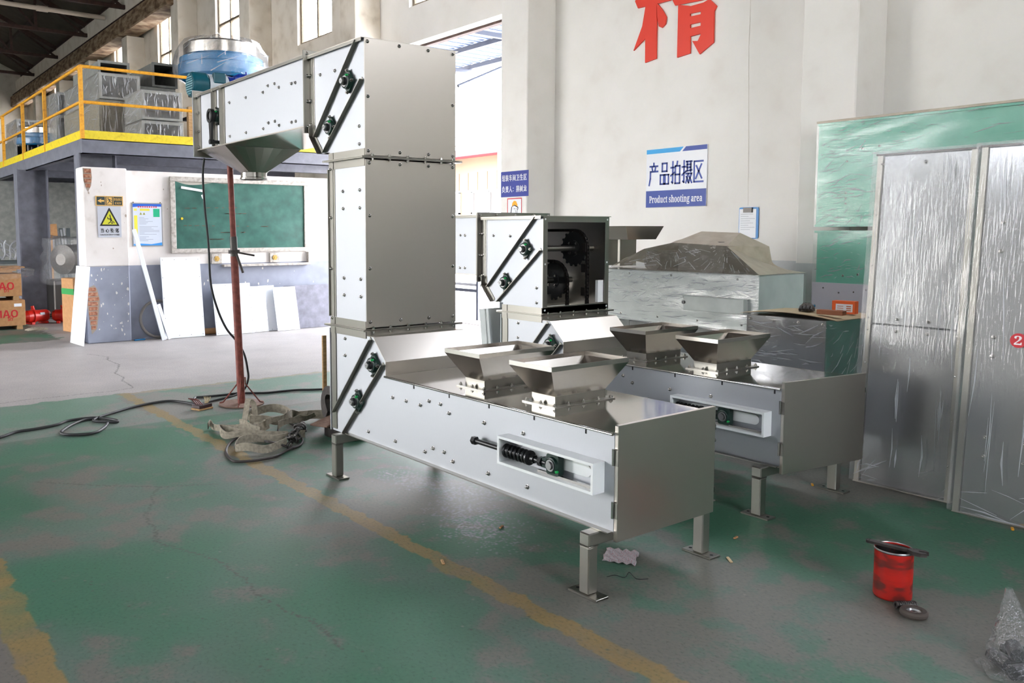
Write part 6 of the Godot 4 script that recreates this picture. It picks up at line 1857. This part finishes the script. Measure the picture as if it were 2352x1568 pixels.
func floor_goods() -> void:
	var s := thing("lifting_sling", "heap of dirty beige lifting webbing coiled on the floor", "sling", Vector3.ZERO)
	webbing_strip(s, [[2.315,-6.073],[2.35,-6.13],[2.36,-6.055],[2.365,-5.891],[2.428,-5.737]], 0.002, 0.05, Vector3(0.2, 0, 0.1))
	webbing_strip(s, [[2.559,-5.671],[2.478,-5.856],[2.425,-5.944],[2.35,-5.903],[2.312,-5.792],[2.365,-5.708],[2.494,-5.598],[2.706,-5.501]], 0.002, 0.055, Vector3(0.25, 0, 0.25))
	webbing_strip(s, [[2.791,-5.408],[2.585,-5.385],[2.487,-5.514],[2.35,-5.472],[2.268,-5.422],[2.238,-5.324],[2.301,-5.238],[2.409,-5.211],[2.571,-5.254]], 0.002, 0.055, Vector3(-0.15, 0, 0.2))
	webbing_strip(s, [[2.521,-5.954],[2.508,-5.834],[2.566,-5.759],[2.678,-5.773],[2.682,-5.868],[2.652,-6.025],[2.69,-6.173],[2.796,-6.315],[2.925,-6.315],[3.029,-6.18],[3.038,-5.951],[3.176,-5.814]], 0.004, 0.07, Vector3(0.3, 0, 0.2))
	webbing_strip(s, [[2.60,-5.95],[2.70,-5.90],[2.78,-5.82],[2.90,-5.85],[2.98,-5.98],[3.05,-5.9]], 0.03, 0.06, Vector3(0.6, 0, 0.5))
	webbing_strip(s, [[2.62,-5.70],[2.75,-5.78],[2.88,-5.88],[2.95,-5.96]], 0.05, 0.06, Vector3(1.2, 0, -0.8))
	webbing_strip(s, [[2.66,-5.58],[2.80,-5.68],[2.95,-5.75],[3.08,-5.78]], 0.045, 0.06, Vector3(1.0, 0, -0.9))
	# upright eye loop of the webbing
	var lp := PackedVector3Array()
	var wv := []
	for q in [[2.56,0.02,-6.02],[2.60,0.06,-6.09],[2.64,0.14,-6.14],[2.67,0.19,-6.17],[2.70,0.15,-6.15],[2.68,0.06,-6.08],[2.64,0.02,-6.02]]:
		lp.append(Vector3(q[0], q[1], q[2]))
	lp = smooth(lp, 4)
	for k in lp.size():
		wv.append(Vector3(0.55, 0, 0.83))
	add(MB.new().ribbon(lp, wv, 0.05, 0.008), "webbing_eye", mats["webbing"], s)
	var r := thing("wire_rope", "greasy dark wire rope sling tangled beside the webbing", "rope", Vector3.ZERO)
	var rp := smooth(ground([[2.858,-5.576],[2.844,-5.849],[2.802,-5.847],[2.722,-5.708],[2.698,-5.631],[2.58,-5.564],[2.488,-5.427],[2.442,-5.294],[2.515,-5.24],[2.611,-5.196],[2.722,-5.312],[2.797,-5.496]], 0.012), 5, true)
	for k in rp.size():
		rp[k].y += 0.045 * maxf(0.0, sin(k * 0.22))
	add(MB.new().tube(rp, 0.0085, 7, true), "rope_loop", mats["hook_iron"], r)
	add(MB.new().tube(smooth(ground([[2.81,-5.548],[2.665,-5.687],[2.496,-5.748],[2.36,-5.667],[2.235,-5.501],[2.161,-5.341],[2.124,-5.19],[2.127,-5.103],[2.204,-5.058],[2.303,-5.047],[2.399,-5.063],[2.527,-5.164],[2.62,-5.22]], 0.012), 5), 0.0095, 7), "rope_length", mats["hook_iron"], r)
	for k in 16:
		var c := Vector3(2.58 + k * 0.017, 0.03 + 0.05 * absf(sin(k * 1.3)), -5.22 - k * 0.021 + rng.randfn(0, 0.012))
		var ring := PackedVector3Array()
		var bs := Basis(Vector3(rng.randf() - 0.5, rng.randf(), rng.randf() - 0.5).normalized(), rng.randf() * TAU)
		for j in 12:
			var a := TAU * j / 12.0
			ring.append(c + bs * Vector3(cos(a) * 0.038, sin(a) * 0.024, 0.0))
		for j in 12:
			ring[j].y = maxf(ring[j].y, 0.009)
		add(MB.new().tube(ring, 0.0085, 6, true), "chain_link", mats["steel_cast"], r)
	# crane hook block
	var h := thing("crane_hook", "large black iron crane hook block lying behind the tall elevator", "hook", Vector3(3.11, 0, -5.58))
	var hf := xface(0.0, 0.19, 0.0)
	var poly := PackedVector2Array()
	for k in 33:
		poly.append(Vector2.from_angle(deg_to_rad(-60 + k * 9.4)) * 0.145 * Vector2(0.85, 1.0))
	for k in 29:
		var a := deg_to_rad(-60 + (28 - k) * 10.7)
		poly.append(Vector2.from_angle(a) * (0.078 + 0.010 * sin(a * 3.0)) * Vector2(0.85, 1.0) + Vector2(0.012, 0.01))
	add(MB.new().prism(poly, -0.025, 0.025, hf), "hook_bow", mats["hook_iron"], h)
	add(MB.new().box(Vector3(0.0, 0.07, 0.07), Vector3(0.06, 0.14, 0.07), Basis(Vector3.RIGHT, -0.35), 0.01), "shank", mats["hook_iron"], h)
	add(MB.new().disc(0.17, 0.0, 0.07, yface(0.02, 0, 0.20), 28), "sheave_cheek", mats["hook_iron"], h)
	add(MB.new().box(Vector3(-0.10, 0.095, 0.13), Vector3(0.24, 0.012, 0.16), Basis(Vector3.UP, 0.4) * Basis(Vector3.BACK, 0.10), 0.003), "cheek_plate", mats["rust_plate"], h)
	add(MB.new().box(Vector3(0.0, 0.03, 0.40), Vector3(0.18, 0.05, 0.07), Basis(Vector3.UP, 0.4), 0.006), "tail_block", mats["hook_iron"], h)
	add(MB.new().disc(0.05, 0.07, 0.105, yface(0.02, 0, 0.20), 18), "axle_boss", mats["rust_plate"], h)
	# plank leaning behind the tower
	var pk := add(MB.new().box(Vector3(3.31, 0.33, -6.05), Vector3(0.035, 0.66, 0.02), Basis(Vector3.RIGHT, 0.0), 0.002), "wooden_lath", mats["timber"])
	tag(pk, "pale wooden lath standing behind the tall elevator's foot", "lath")
	# paint can with wrench
	var c := thing("paint_can", "dented open red paint can with dark smears and a blue patch", "can", Vector3(3.515, 0, -1.60))
	var cm := mottled("can_red", [[0.0, rgb(74, 36, 30)], [0.40, rgb(110, 30, 24)], [0.52, rgb(176, 24, 14)], [1.0, rgb(196, 30, 18)]], Vector3(1.2, 2.2, 1.2), 0.4, 0.012, 3, false)
	add(MB.new().lathe(pv([[0, 0.002], [0.070, 0.002], [0.072, 0.008], [0.072, 0.196], [0.0745, 0.2], [0.072, 0.203], [0.070, 0.2], [0.070, 0.03], [0, 0.03]]), yface(0, 0, 0), 36), "can_body", cm, c)
	add(MB.new().lathe(pv([[0.0735, 0.196], [0.075, 0.2], [0.0725, 0.2045], [0.0705, 0.2]]), yface(0, 0, 0), 36), "rim", mats["ring_steel"], c)
	add(MB.new().lathe(pv([[0.0698, 0.196], [0.0698, 0.032], [0, 0.032]]), yface(0, 0, 0), 30), "can_lining", mats["steel_cast"], c)
	add(MB.new().lathe(pv([[0.0725, 0.006], [0.0725, 0.05]]), yface(0, 0, 0), 8, -0.75, 0.05), "blue_patch", mat("can_blue", rgb(32, 74, 140), 0.4), c)
	var w := thing("adjustable_wrench", "black adjustable wrench laid across the open paint can", "wrench", Vector3(3.505, 0.2115, -1.59), "", PI / 2 + 0.14)
	w.basis = Basis(Vector3.UP, -PI / 2 + 0.14) * Basis(Vector3.BACK, 0.0)
	var yf := yface(0, 0, 0)
	add(MB.new().prism(pv([[-0.10, -0.011], [-0.095, -0.014], [0.05, -0.010], [0.055, 0.010], [-0.095, 0.014], [-0.10, 0.011]]), -0.005, 0.005, yf), "handle", mats["hook_iron"], w)
	add(MB.new().disc(0.014, -0.0055, 0.0055, yface(-0.10, 0, 0), 16, 0.006), "hanging_eye", mats["hook_iron"], w)
	add(MB.new().prism(pv([[0.045, -0.012], [0.07, -0.026], [0.10, -0.026], [0.118, -0.012], [0.112, -0.004], [0.085, -0.006], [0.085, 0.004], [0.118, 0.012], [0.105, 0.024], [0.07, 0.022], [0.05, 0.012]]), -0.008, 0.008, yf), "jaw", mats["hook_iron"], w)
	add(MB.new().disc(0.006, -0.009, 0.009, yface(0.066, 0, -0.012), 10), "adjusting_screw", mats["steel_cast"], w)
	var cy := thing("threaded_sleeve", "small dark threaded sleeve lying in front of the paint can", "sleeve", Vector3(3.44, 0.0, -1.512), "", -0.62)
	add(MB.new().lathe(pv([[0.007, -0.042], [0.0145, -0.042], [0.0145, -0.036], [0.013, -0.034], [0.013, 0.04], [0.007, 0.042]]), Transform3D(Basis(Vector3.UP, PI / 2), Vector3(0, 0.0147, 0)), 18), "sleeve_body", mats["hook_iron"], cy)
	for k in 9:
		add(MB.new().disc(0.0148, -0.03 + k * 0.008, -0.026 + k * 0.008, Transform3D(Basis(Vector3.UP, PI / 2), Vector3(0, 0.0149, 0)), 18, 0.010), "thread", mats["steel_cast"], cy)
	var cw := thing("caster_wheel", "small worn rubber caster wheel lying flat beside the sleeve", "wheel", Vector3(3.395, 0, -1.462))
	add(MB.new().lathe(pv([[0.026, 0.002], [0.044, 0.001], [0.050, 0.010], [0.050, 0.018], [0.044, 0.026], [0.030, 0.026], [0.026, 0.020], [0.026, 0.002]]), yf, 30), "tyre", mat("tyre_brown", rgb(74, 66, 60), 0.8), cw)
	add(MB.new().lathe(pv([[0.0265, 0.02], [0.022, 0.012], [0.012, 0.010], [0.012, 0.018], [0.005, 0.019], [0.005, 0.004]]), yf, 24), "hub", mats["ring_steel"], cw)
	# bag of fittings at the frame edge
	var b := thing("parts_bag", "clear plastic bag of black fittings on the floor", "bag", Vector3(3.26, 0, -1.06))
	var rows := []
	var fn := FastNoiseLite.new()
	fn.seed = 31
	fn.frequency = 2.4
	for i in 15:
		var l := []
		var t := i / 14.0
		for j in 29:
			var a := TAU * (j % 28) / 28.0
			var rr := lerpf(0.125, 0.012, pow(t, 0.8)) * (1.0 + 0.35 * fn.get_noise_3d(cos(a) * 1.5, t * 3.0, sin(a) * 1.5))
			l.append(Vector3(cos(a) * rr * 1.1, 0.004 + t * 0.27, -sin(a) * rr * 0.85 - t * 0.04))
		rows.append(l)
	add(MB.new().grid(rows), "plastic_bag", mats["film_bag"], b)
	for q in [[-0.06, 0.025, 0.03, 0.4], [0.03, 0.03, 0.04, 1.8], [0.0, 0.06, -0.01, 2.6], [0.06, 0.03, -0.03, 0.9], [-0.04, 0.03, -0.04, 2.1]]:
		add(MB.new().tube(PackedVector3Array([Vector3(q[0] - cos(q[3]) * 0.04, q[1], q[2] - sin(q[3]) * 0.04), Vector3(q[0] + cos(q[3]) * 0.04, q[1], q[2] + sin(q[3]) * 0.04)]), 0.026, 10), "rubber_fitting", mats["black_paint"], b)
	# litter
	var pp := thing("paper_scrap", "crumpled white wrapper with pink print under the near machine", "wrapper", Vector3(2.92, 0, -2.535), "", 0.6)
	var pr := []
	for i in 9:
		var l := []
		for j in 11:
			l.append(Vector3(-0.085 + j * 0.017, 0.004 + 0.008 * absf(sin(i * 1.7 + j * 0.9)) + 0.004 * (i % 2), 0.075 - i * 0.0185 + 0.004 * sin(j)))
		pr.append(l)
	var pm := mottled("wrapper_print", [[0.0, rgb(170, 96, 102)], [0.30, rgb(170, 110, 114)], [0.36, rgb(176, 172, 174)], [1.0, rgb(188, 186, 188)]], Vector3(9, 9, 9), 0.6, 0.03, 2, false)
	add(MB.new().grid(pr), "wrapper_sheet", pm, pp)
	var chips := [[2.74,-3.165,0.5,0.02,"cigarette-brown cork stub on the floor below the tensioner"],[2.225,-2.975,1.1,0.025,"flat wood chip lying on the yellow line"],[3.57,-2.37,0.2,0.018,"brown wood chip between the two machines' legs"],[3.30,-2.22,0.9,0.03,"thin pale sliver beside the near machine's right foot"],[3.93,-1.75,2.2,0.045,"pale bent straw on the floor behind the paint can"],[4.70,-2.62,0.6,0.02,"yellow chip by the rear machine's far foot"],[4.80,-1.62,0.4,0.022,"orange chip under the wrapped casings' edge"]]
	var cmat := [mats["cardboard"], mats["timber"], mats["cardboard"], mats["plywood"], mats["plywood"], mats["rail_yellow"], mats["rail_yellow"]]
	for k in chips.size():
		var q: Array = chips[k]
		var o := add(MB.new().box(Vector3(0, 0.004, 0), Vector3(q[3] * 2, 0.008, 0.014), Basis(Vector3.UP, q[2]), 0.003), "floor_chip", cmat[k])
		o.position = Vector3(q[0], 0, q[1])
		tag(o, q[4], "debris", "scraps on the floor")
	var wi := add(MB.new().tube(smooth(PackedVector3Array([Vector3(2.70, 0.004, -2.42), Vector3(2.73, 0.012, -2.40), Vector3(2.76, 0.004, -2.37), Vector3(2.80, 0.014, -2.38), Vector3(2.79, 0.004, -2.33), Vector3(2.83, 0.004, -2.30)]), 4), 0.0018, 5), "wire_offcut", mats["black_paint"])
	tag(wi, "bent black wire offcut on the floor beside the near leg", "wire")

# ---- wrapped equipment by the long wall
func casing_upright(label: String, at: Vector3, w: float, h: float, seam: float, tilt: float, pts: Array) -> Node3D:
	# stainless elevator casing stood on end, its wide face towards -x; local z runs along the face
	var o := thing("elevator_casing", label, "casing", at, "upright stainless casings in film")
	o.basis = Basis(Vector3.BACK, -tilt)
	var S: Material = mats["steel_wrapped"]
	var dp := 0.28
	var lo := 0.0
	for s in ([0.0, seam, h] if seam > 0 else [0.0, h]):
		if s > 0.0:
			add(MB.new().box(Vector3(dp / 2, (lo + s) / 2, 0), Vector3(dp, s - lo - 0.004, w), Basis(), 0.004), "casing_section", S, o)
			lo = s
	for sg in [-1.0, 1.0]:
		add(MB.new().b2(Vector3(-0.012, 0.006, sg * w / 2 - (0.03 if sg > 0 else 0.0)), Vector3(0.0, h, sg * w / 2 + (0.0 if sg > 0 else 0.03))), "edge_angle", mats["steel_angle"], o)
	add(MB.new().b2(Vector3(-0.02, 0.0, -w / 2), Vector3(dp, 0.006, w / 2)), "bottom_flange", mats["steel_angle"], o)
	add(MB.new().b2(Vector3(-0.02, h - 0.004, -w / 2 - 0.006), Vector3(dp, h + 0.006, w / 2 + 0.006)), "top_flange", mats["steel_cast"], o)
	bolts(o, pts, xface(-0.001))
	add(wrap_box(Vector3(-0.03, 0.008, -w / 2 - 0.02), Vector3(dp + 0.02, h + 0.02, w / 2 + 0.012), 0.008), "stretch_film", mats["film_clear"], o)
	crease_glints(o, xface(-0.033, 0.01, -w / 2), Vector2(w, h - 0.02), 34, PI / 2, 0.03, 0.30)
	crease_glints(o, xface(-0.034, 0.01, -w / 2), Vector2(w, 0.16), 12, 0.4, 0.5, 0.3)
	return o

func wrapped_goods() -> void:
	casing_upright("upright film-wrapped stainless casing with a riveted seam across its middle", Vector3(5.0, 0.0, -2.257), 0.535, 1.955, 0.955, 0.072, [[-0.24, 1.9], [0.0, 1.9], [-0.25, 0.915], [-0.09, 0.92], [0.08, 0.92], [0.24, 0.92], [-0.25, 0.99], [-0.09, 0.99], [0.08, 0.99], [-0.25, 1.6], [-0.25, 1.3], [-0.25, 0.72], [-0.25, 0.5], [-0.25, 0.25], [0.245, 0.7], [0.245, 0.45], [0.245, 0.2]])
	var p2 := casing_upright("upright film-wrapped stainless casing with a red number 2 sticker, at the right", Vector3(4.872, 0.0, -1.50), 0.85, 1.95, 0.0, 0.078, [[-0.3, 1.55], [-0.3, 1.40], [-0.3, 0.95], [-0.3, 0.85], [-0.3, 0.42], [-0.3, 0.32], [-0.12, 0.42], [-0.12, 0.32]])
	add(MB.new().disc(0.037, 0.031, 0.033, xface(0, 0.945, -0.178), 32), "red_sticker", mat("sticker_red", rgb(196, 30, 44), 0.5), p2)
	text(p2, "2", Vector2(0, 0.0), 0.046, xface(-0.0332, 0.945, -0.178), mat("sticker_white", rgb(236, 226, 228), 0.5), 0.001, "Droid Serif", 700, 0.034)
	# silver box with plywood lid
	var s := thing("wrapped_steel_box", "film-wrapped silver steel box behind the rear machine", "box", Vector3(5.30, 0, -2.90))
	add(MB.new().b2(Vector3(0, 0, -0.58), Vector3(0.50, 0.915, 0)), "box_shell", mats["steel_wrapped"], s)
	bolts(s, [[-0.55, 0.89], [-0.37, 0.89], [-0.19, 0.89], [-0.02, 0.89]], xface(-0.001))
	add(wrap_box(Vector3(-0.012, 0.0, -0.59), Vector3(0.51, 0.922, 0.012), 0.012), "stretch_film", mats["film_streak"], s)
	crease_glints(s, xface(-0.018, 0.0, -0.58), Vector2(0.58, 0.9), 90, 0.10, 0.22, 0.4)
	crease_glints(s, zface(0, 0, 0.018), Vector2(0.5, 0.9), 40, 0.5, 0.5, 0.4)
	var ply := thing("plywood_sheet", "warped pale plywood sheet lying on the wrapped steel box", "plywood", Vector3(5.30, 0.926, -2.90))
	var rows := []
	for i in 7:
		var l := []
		for j in 11:
			var u := j / 10.0
			l.append(Vector3(-0.05 + i * 0.10, 0.028 * sin(u * PI) * (1.0 - i / 9.0) + 0.004, -0.62 + u * 0.72))
		rows.append(l)
	var top := MB.new()
	top.grid(rows.map(func(r): var q: Array = r.duplicate(); q.reverse(); return q))
	var under := []
	for r0 in rows:
		var l := []
		for p in r0:
			l.append(p - Vector3(0, 0.004, 0))
		under.append(l)
	top.grid(under)
	add(top, "ply_panel", mats["plywood"], ply)
	var sh := thing("work_glove", "dirty grey and blue work glove on the plywood sheet", "glove", Vector3(5.52, 0.955, -3.16), "", 0.5)
	add(lump(Vector3(0.10, 0.05, 0.05), 12), "glove_palm", mat("glove_grey", rgb(86, 80, 74), 0.9), sh)
	for k in 4:
		add(MB.new().tube(PackedVector3Array([Vector3(-0.05, 0.02, -0.03 + k * 0.02), Vector3(-0.11, 0.035, -0.035 + k * 0.022), Vector3(-0.14, 0.015, -0.04 + k * 0.022)]), 0.011, 7), "glove_finger", mats["hook_iron"], sh)
	add(MB.new().tube(PackedVector3Array([Vector3(0.02, 0.03, 0.045), Vector3(0.06, 0.035, 0.045), Vector3(0.10, 0.02, 0.02)]), 0.008, 6), "blue_cuff", mats["blue_enamel"], sh)
	var ob := thing("orange_carton", "small orange carton with a white label on the plywood", "box", Vector3(5.62, 0.945, -2.95), "", 0.12)
	add(MB.new().b2(Vector3(-0.02, 0, -0.075), Vector3(0.04, 0.085, 0.075)), "carton", mat("carton_orange", rgb(232, 96, 30), 0.6), ob)
	add(MB.new().b2(Vector3(-0.0212, 0.012, -0.05), Vector3(-0.02, 0.065, 0.06)), "white_label", mats["white_board"], ob)
	var ol := MB.new()
	for k in 3:
		ol.bar(Vector2(-0.04, 0.022 + k * 0.014), Vector2(0.0, 0.022 + k * 0.014), 0.004, 0.0, 0.0006, xface(-0.0213))
		ol.bar(Vector2(0.02, 0.022 + k * 0.014), Vector2(0.05, 0.022 + k * 0.014), 0.008, 0.0, 0.0006, xface(-0.0213))
	add(ol, "printed_lines", mat("label_ink", rgb(190, 110, 80), 0.6), ob)
	var wc := thing("timber_offcut", "reddish timber offcut on the edge of the plywood", "timber", Vector3(5.36, 0.955, -2.90), "", 0.1)
	add(MB.new().box(Vector3(0.0, 0.016, 0), Vector3(0.06, 0.03, 0.17), Basis(), 0.003), "offcut", mat("offcut_red", rgb(150, 92, 62), 0.7), wc)
	var gs := thing("grey_sheet", "flat pale grey panel standing behind the silver box", "panel", Vector3(6.05, 0.0, -3.16))
	gs.basis = Basis(Vector3.BACK, -0.03)
	add(MB.new().b2(Vector3(0, 0, -0.29), Vector3(0.01, 1.12, 0.42)), "sheet", mat("sheet_lilac", rgb(176, 176, 184), 0.5), gs)
	for q in [[-0.2, 1.08], [-0.08, 1.05], [0.03, 1.06], [0.12, 1.08]]:
		add(MB.new().disc(0.006, 0.0, 0.002, xface(-0.0005, q[1], q[0]), 8), "screw_hole", mats["steel_cast"], gs)
	# long grey machine under dusty film
	var g := thing("wrapped_grey_machine", "long grey machine under dusty brown film along the wall", "machine", Vector3(6.4, 0, -4.10))
	add(MB.new().box(Vector3(0.35, 0.885, -1.45), Vector3(0.70, 0.49, 2.9), Basis(), 0.008), "machine_bed", mats["grey_casing"], g)
	add(MB.new().box(Vector3(-0.035, 0.86, -0.40), Vector3(0.07, 0.13, 0.62), Basis(), 0.005), "side_box", mats["grey_casing"], g)
	add(MB.new().disc(0.016, 0.072, 0.084, xface(0, 0.865, -0.70), 16), "black_knob", mats["black_paint"], g)
	for z in [-0.25, -1.45, -2.65]:
		for x in [0.06, 0.64]:
			add(MB.new().box(Vector3(x, 0.32, z), Vector3(0.06, 0.64, 0.06)), "leg", mats["duct_grey"], g)
	for x in [0.06, 0.64]:
		add(MB.new().box(Vector3(x, 0.60, -1.45), Vector3(0.05, 0.05, 2.8)), "base_rail", mats["duct_grey"], g)
	# inner hopper seen through the film
	add(MB.new().box(Vector3(0.36, 1.27, -0.72), Vector3(0.36, 0.28, 0.5), Basis(), 0.01), "inner_hopper", mats["steel_cast"], g)
	add(MB.new().disc(0.10, 0.0, 0.35, xface(0.5, 1.22, -1.25), 20), "inner_motor", mats["steel_cast"], g)
	bolts(g, [[-0.15, 0.70], [-0.6, 0.70], [-1.05, 0.70], [-1.5, 0.70], [-0.2, 1.09], [-0.9, 1.10], [-1.4, 1.10]], xface(-0.002))
	# film tent: folded faces over the hopper, then down onto the bed
	var T := [Vector3(0.45, 1.505, -0.91), Vector3(0.45, 1.49, -0.49), Vector3(0.65, 1.365, -0.32), Vector3(0.10, 1.40, -0.97), Vector3(0.10, 1.375, -0.39), Vector3(-0.015, 1.135, 0.012), Vector3(0.715, 1.135, 0.012), Vector3(0.62, 1.30, -1.25), Vector3(0.2, 1.335, -1.39), Vector3(-0.015, 1.135, -1.0), Vector3(-0.015, 1.15, -1.66), Vector3(0.3, 1.22, -1.66), Vector3(0.715, 1.15, -1.66), Vector3(0.715, 1.135, -0.9), Vector3(0.655, 1.17, -0.28), Vector3(-0.015, 1.135, -0.5)]
	var dust := MB.new()
	for f in [[3, 4, 1, 0], [4, 2, 1], [4, 14, 2], [4, 5, 6, 14], [2, 14, 6, 13], [1, 2, 13, 0], [0, 13, 12, 7], [3, 0, 7, 8], [8, 7, 12, 11], [8, 11, 10]]:
		fold(dust, f.map(func(k): return T[k]), 0.008)
	add(dust, "dusty_film", mats["dusty_film"], g)
	var clear := MB.new()
	for f in [[15, 5, 4], [9, 15, 4, 3], [9, 3, 8], [10, 9, 8]]:
		fold(clear, f.map(func(k): return T[k]), 0.012)
	add(clear, "clear_film", mats["film_dusty"], g)
	var lines := MB.new()  # pale strips on the tent film, painted as its bright streaks
	for k in 70:
		var f: Array = [[9, 15, 4, 3], [15, 5, 4, 4], [9, 3, 8, 10]][k % 3]
		var p: Vector3 = T[f[0]].lerp(T[f[1]], rng.randf()).lerp(T[f[3]].lerp(T[f[2]], rng.randf()), rng.randf() * 0.8)
		var q: Vector3 = p + (T[f[2 + (k % 2)]] - p) * rng.randf_range(0.1, 0.4)
		var nn: Vector3 = (T[f[1]] - T[f[0]]).cross(T[f[2]] - T[f[0]]).normalized() * 0.016
		var sd := (q - p).cross(nn).normalized() * rng.randf_range(0.001, 0.004)
		lines.quad(p + nn + sd, q + nn + sd, q + nn - sd, p + nn - sd)
	add(lines, "film_fold_glints", mats["film_crease_glint"], g).set_meta("kind", "stuff")
	add(wrap_box(Vector3(-0.012, 0.63, -2.91), Vector3(0.712, 1.136, 0.012), 0.010), "stretch_film", mats["film_streak"], g)
	crease_glints(g, xface(-0.02, 0.65, -2.9), Vector2(2.9, 0.47), 200, 0.03, 0.10, 0.25)
	crease_glints(g, xface(-0.021, 0.80, -1.6), Vector2(1.6, 0.33), 120, 0.05, 0.3, 0.12)
	var tr := thing("steel_chute", "stainless feed chute with round spout on top of the wrapped machine", "chute", Vector3(6.62, 1.345, -5.95))
	var S: Material = mats["steel_hopper"]
	var cm := MB.new()
	var c0 := [Vector3(-0.08, 0.08, 0.30), Vector3(0.35, 0.08, 0.30), Vector3(0.35, 0.08, -0.12), Vector3(-0.08, 0.08, -0.12)]
	var c1 := [Vector3(-0.16, 0.215, 0.34), Vector3(0.42, 0.215, 0.34), Vector3(0.42, 0.215, -0.20), Vector3(-0.16, 0.215, -0.20)]
	for k in 4:
		cm.quad(c0[k], c0[(k + 1) % 4], c1[(k + 1) % 4], c1[k])
		cm.quad(c0[(k + 1) % 4], c0[k], c1[k] + Vector3(0.004, 0, 0), c1[(k + 1) % 4] + Vector3(0.004, 0, 0))
	cm.quad(c0[0], c0[1], c0[2], c0[3])
	add(cm, "chute_pan", S, tr)
	add(MB.new().disc(0.055, -0.03, 0.10, xface(-0.12, 0.10, -0.1), 22, 0.050), "round_spout", mats["steel_bolt"], tr)
	for z in [-0.08, 0.10]:
		add(MB.new().b2(Vector3(0.0, -0.19, z), Vector3(0.25, 0.08, z + 0.03)), "chute_support", mats["steel_angle"], tr)
	# green casings in film stacked against the wall
	for q in [["upper green machine casing in shiny film against the pilaster", 1.545, 2.52], ["lower green machine casing in shiny film against the pilaster", 0.0, 1.51]]:
		var o := thing("green_casing", q[0], "casing", Vector3(7.75, q[1], -4.37), "green casings in film")
		var hh: float = q[2] - q[1]
		var zz := 0.02 if q[1] > 1.0 else 0.0
		add(MB.new().box(Vector3(0.16, hh / 2, 1.6 - zz), Vector3(0.30, hh - 0.02, 3.2), Basis(), 0.012), "casing_body", mats["green_casing"], o)
		add(MB.new().b2(Vector3(-0.012, 0.0, -0.012), Vector3(0.32, 0.02, 3.2)), "bottom_flange", mats["green_casing"], o)
		add(MB.new().b2(Vector3(-0.012, hh - 0.022, -0.012), Vector3(0.32, hh - 0.002, 3.2)), "top_flange", mats["green_casing"], o)
		bolts(o, [[0.27, hh * 0.72], [0.41, hh * 0.73], [0.56, hh * 0.74], [0.27, hh * 0.62], [0.27, hh * 0.32], [0.27, hh * 0.27], [0.27, hh * 0.22]], xface(0.008))
		add(wrap_box(Vector3(-0.016, 0.0, -0.018), Vector3(0.325, hh, 3.21), 0.012), "stretch_film", mats["film_streak"], o)
		crease_glints(o, xface(-0.03, 0.0, 0.0), Vector2(3.0, hh), 260, 0.08, 0.16, 0.2)
		crease_glints(o, xface(-0.031, 0.0, 0.0), Vector2(0.45, hh), 90, 0.2, 0.3, 0.35)
		if q[1] > 1.0:
			add(MB.new().b2(Vector3(-0.02, hh, -0.022), Vector3(0.34, hh + 0.02, 3.22)), "dust_cover", mats["dusty_film"], o)

# a face of three or four corners, subdivided, with shallow folds
func fold(m: MB, c: Array, amp: float) -> void:
	var a: Vector3 = c[0]
	var b: Vector3 = c[1]
	var d: Vector3 = c[2]
	var e: Vector3 = c[3] if c.size() > 3 else c[0]
	var nn := (b - a).cross(d - a).normalized()
	var n := 10
	var rows := []
	for i in n + 1:
		var l := []
		for j in n + 1:
			var u := j / float(n)
			var v := i / float(n)
			var p := a.lerp(b, u).lerp(e.lerp(d, u), v)
			var k := 0.0 if i in [0, n] or j in [0, n] else 1.0
			l.append(p + nn * amp * k * sin(p.x * 23.0 + p.z * 31.0) * cos(p.y * 37.0 - p.z * 13.0))
		rows.append(l)
	m.grid(rows)
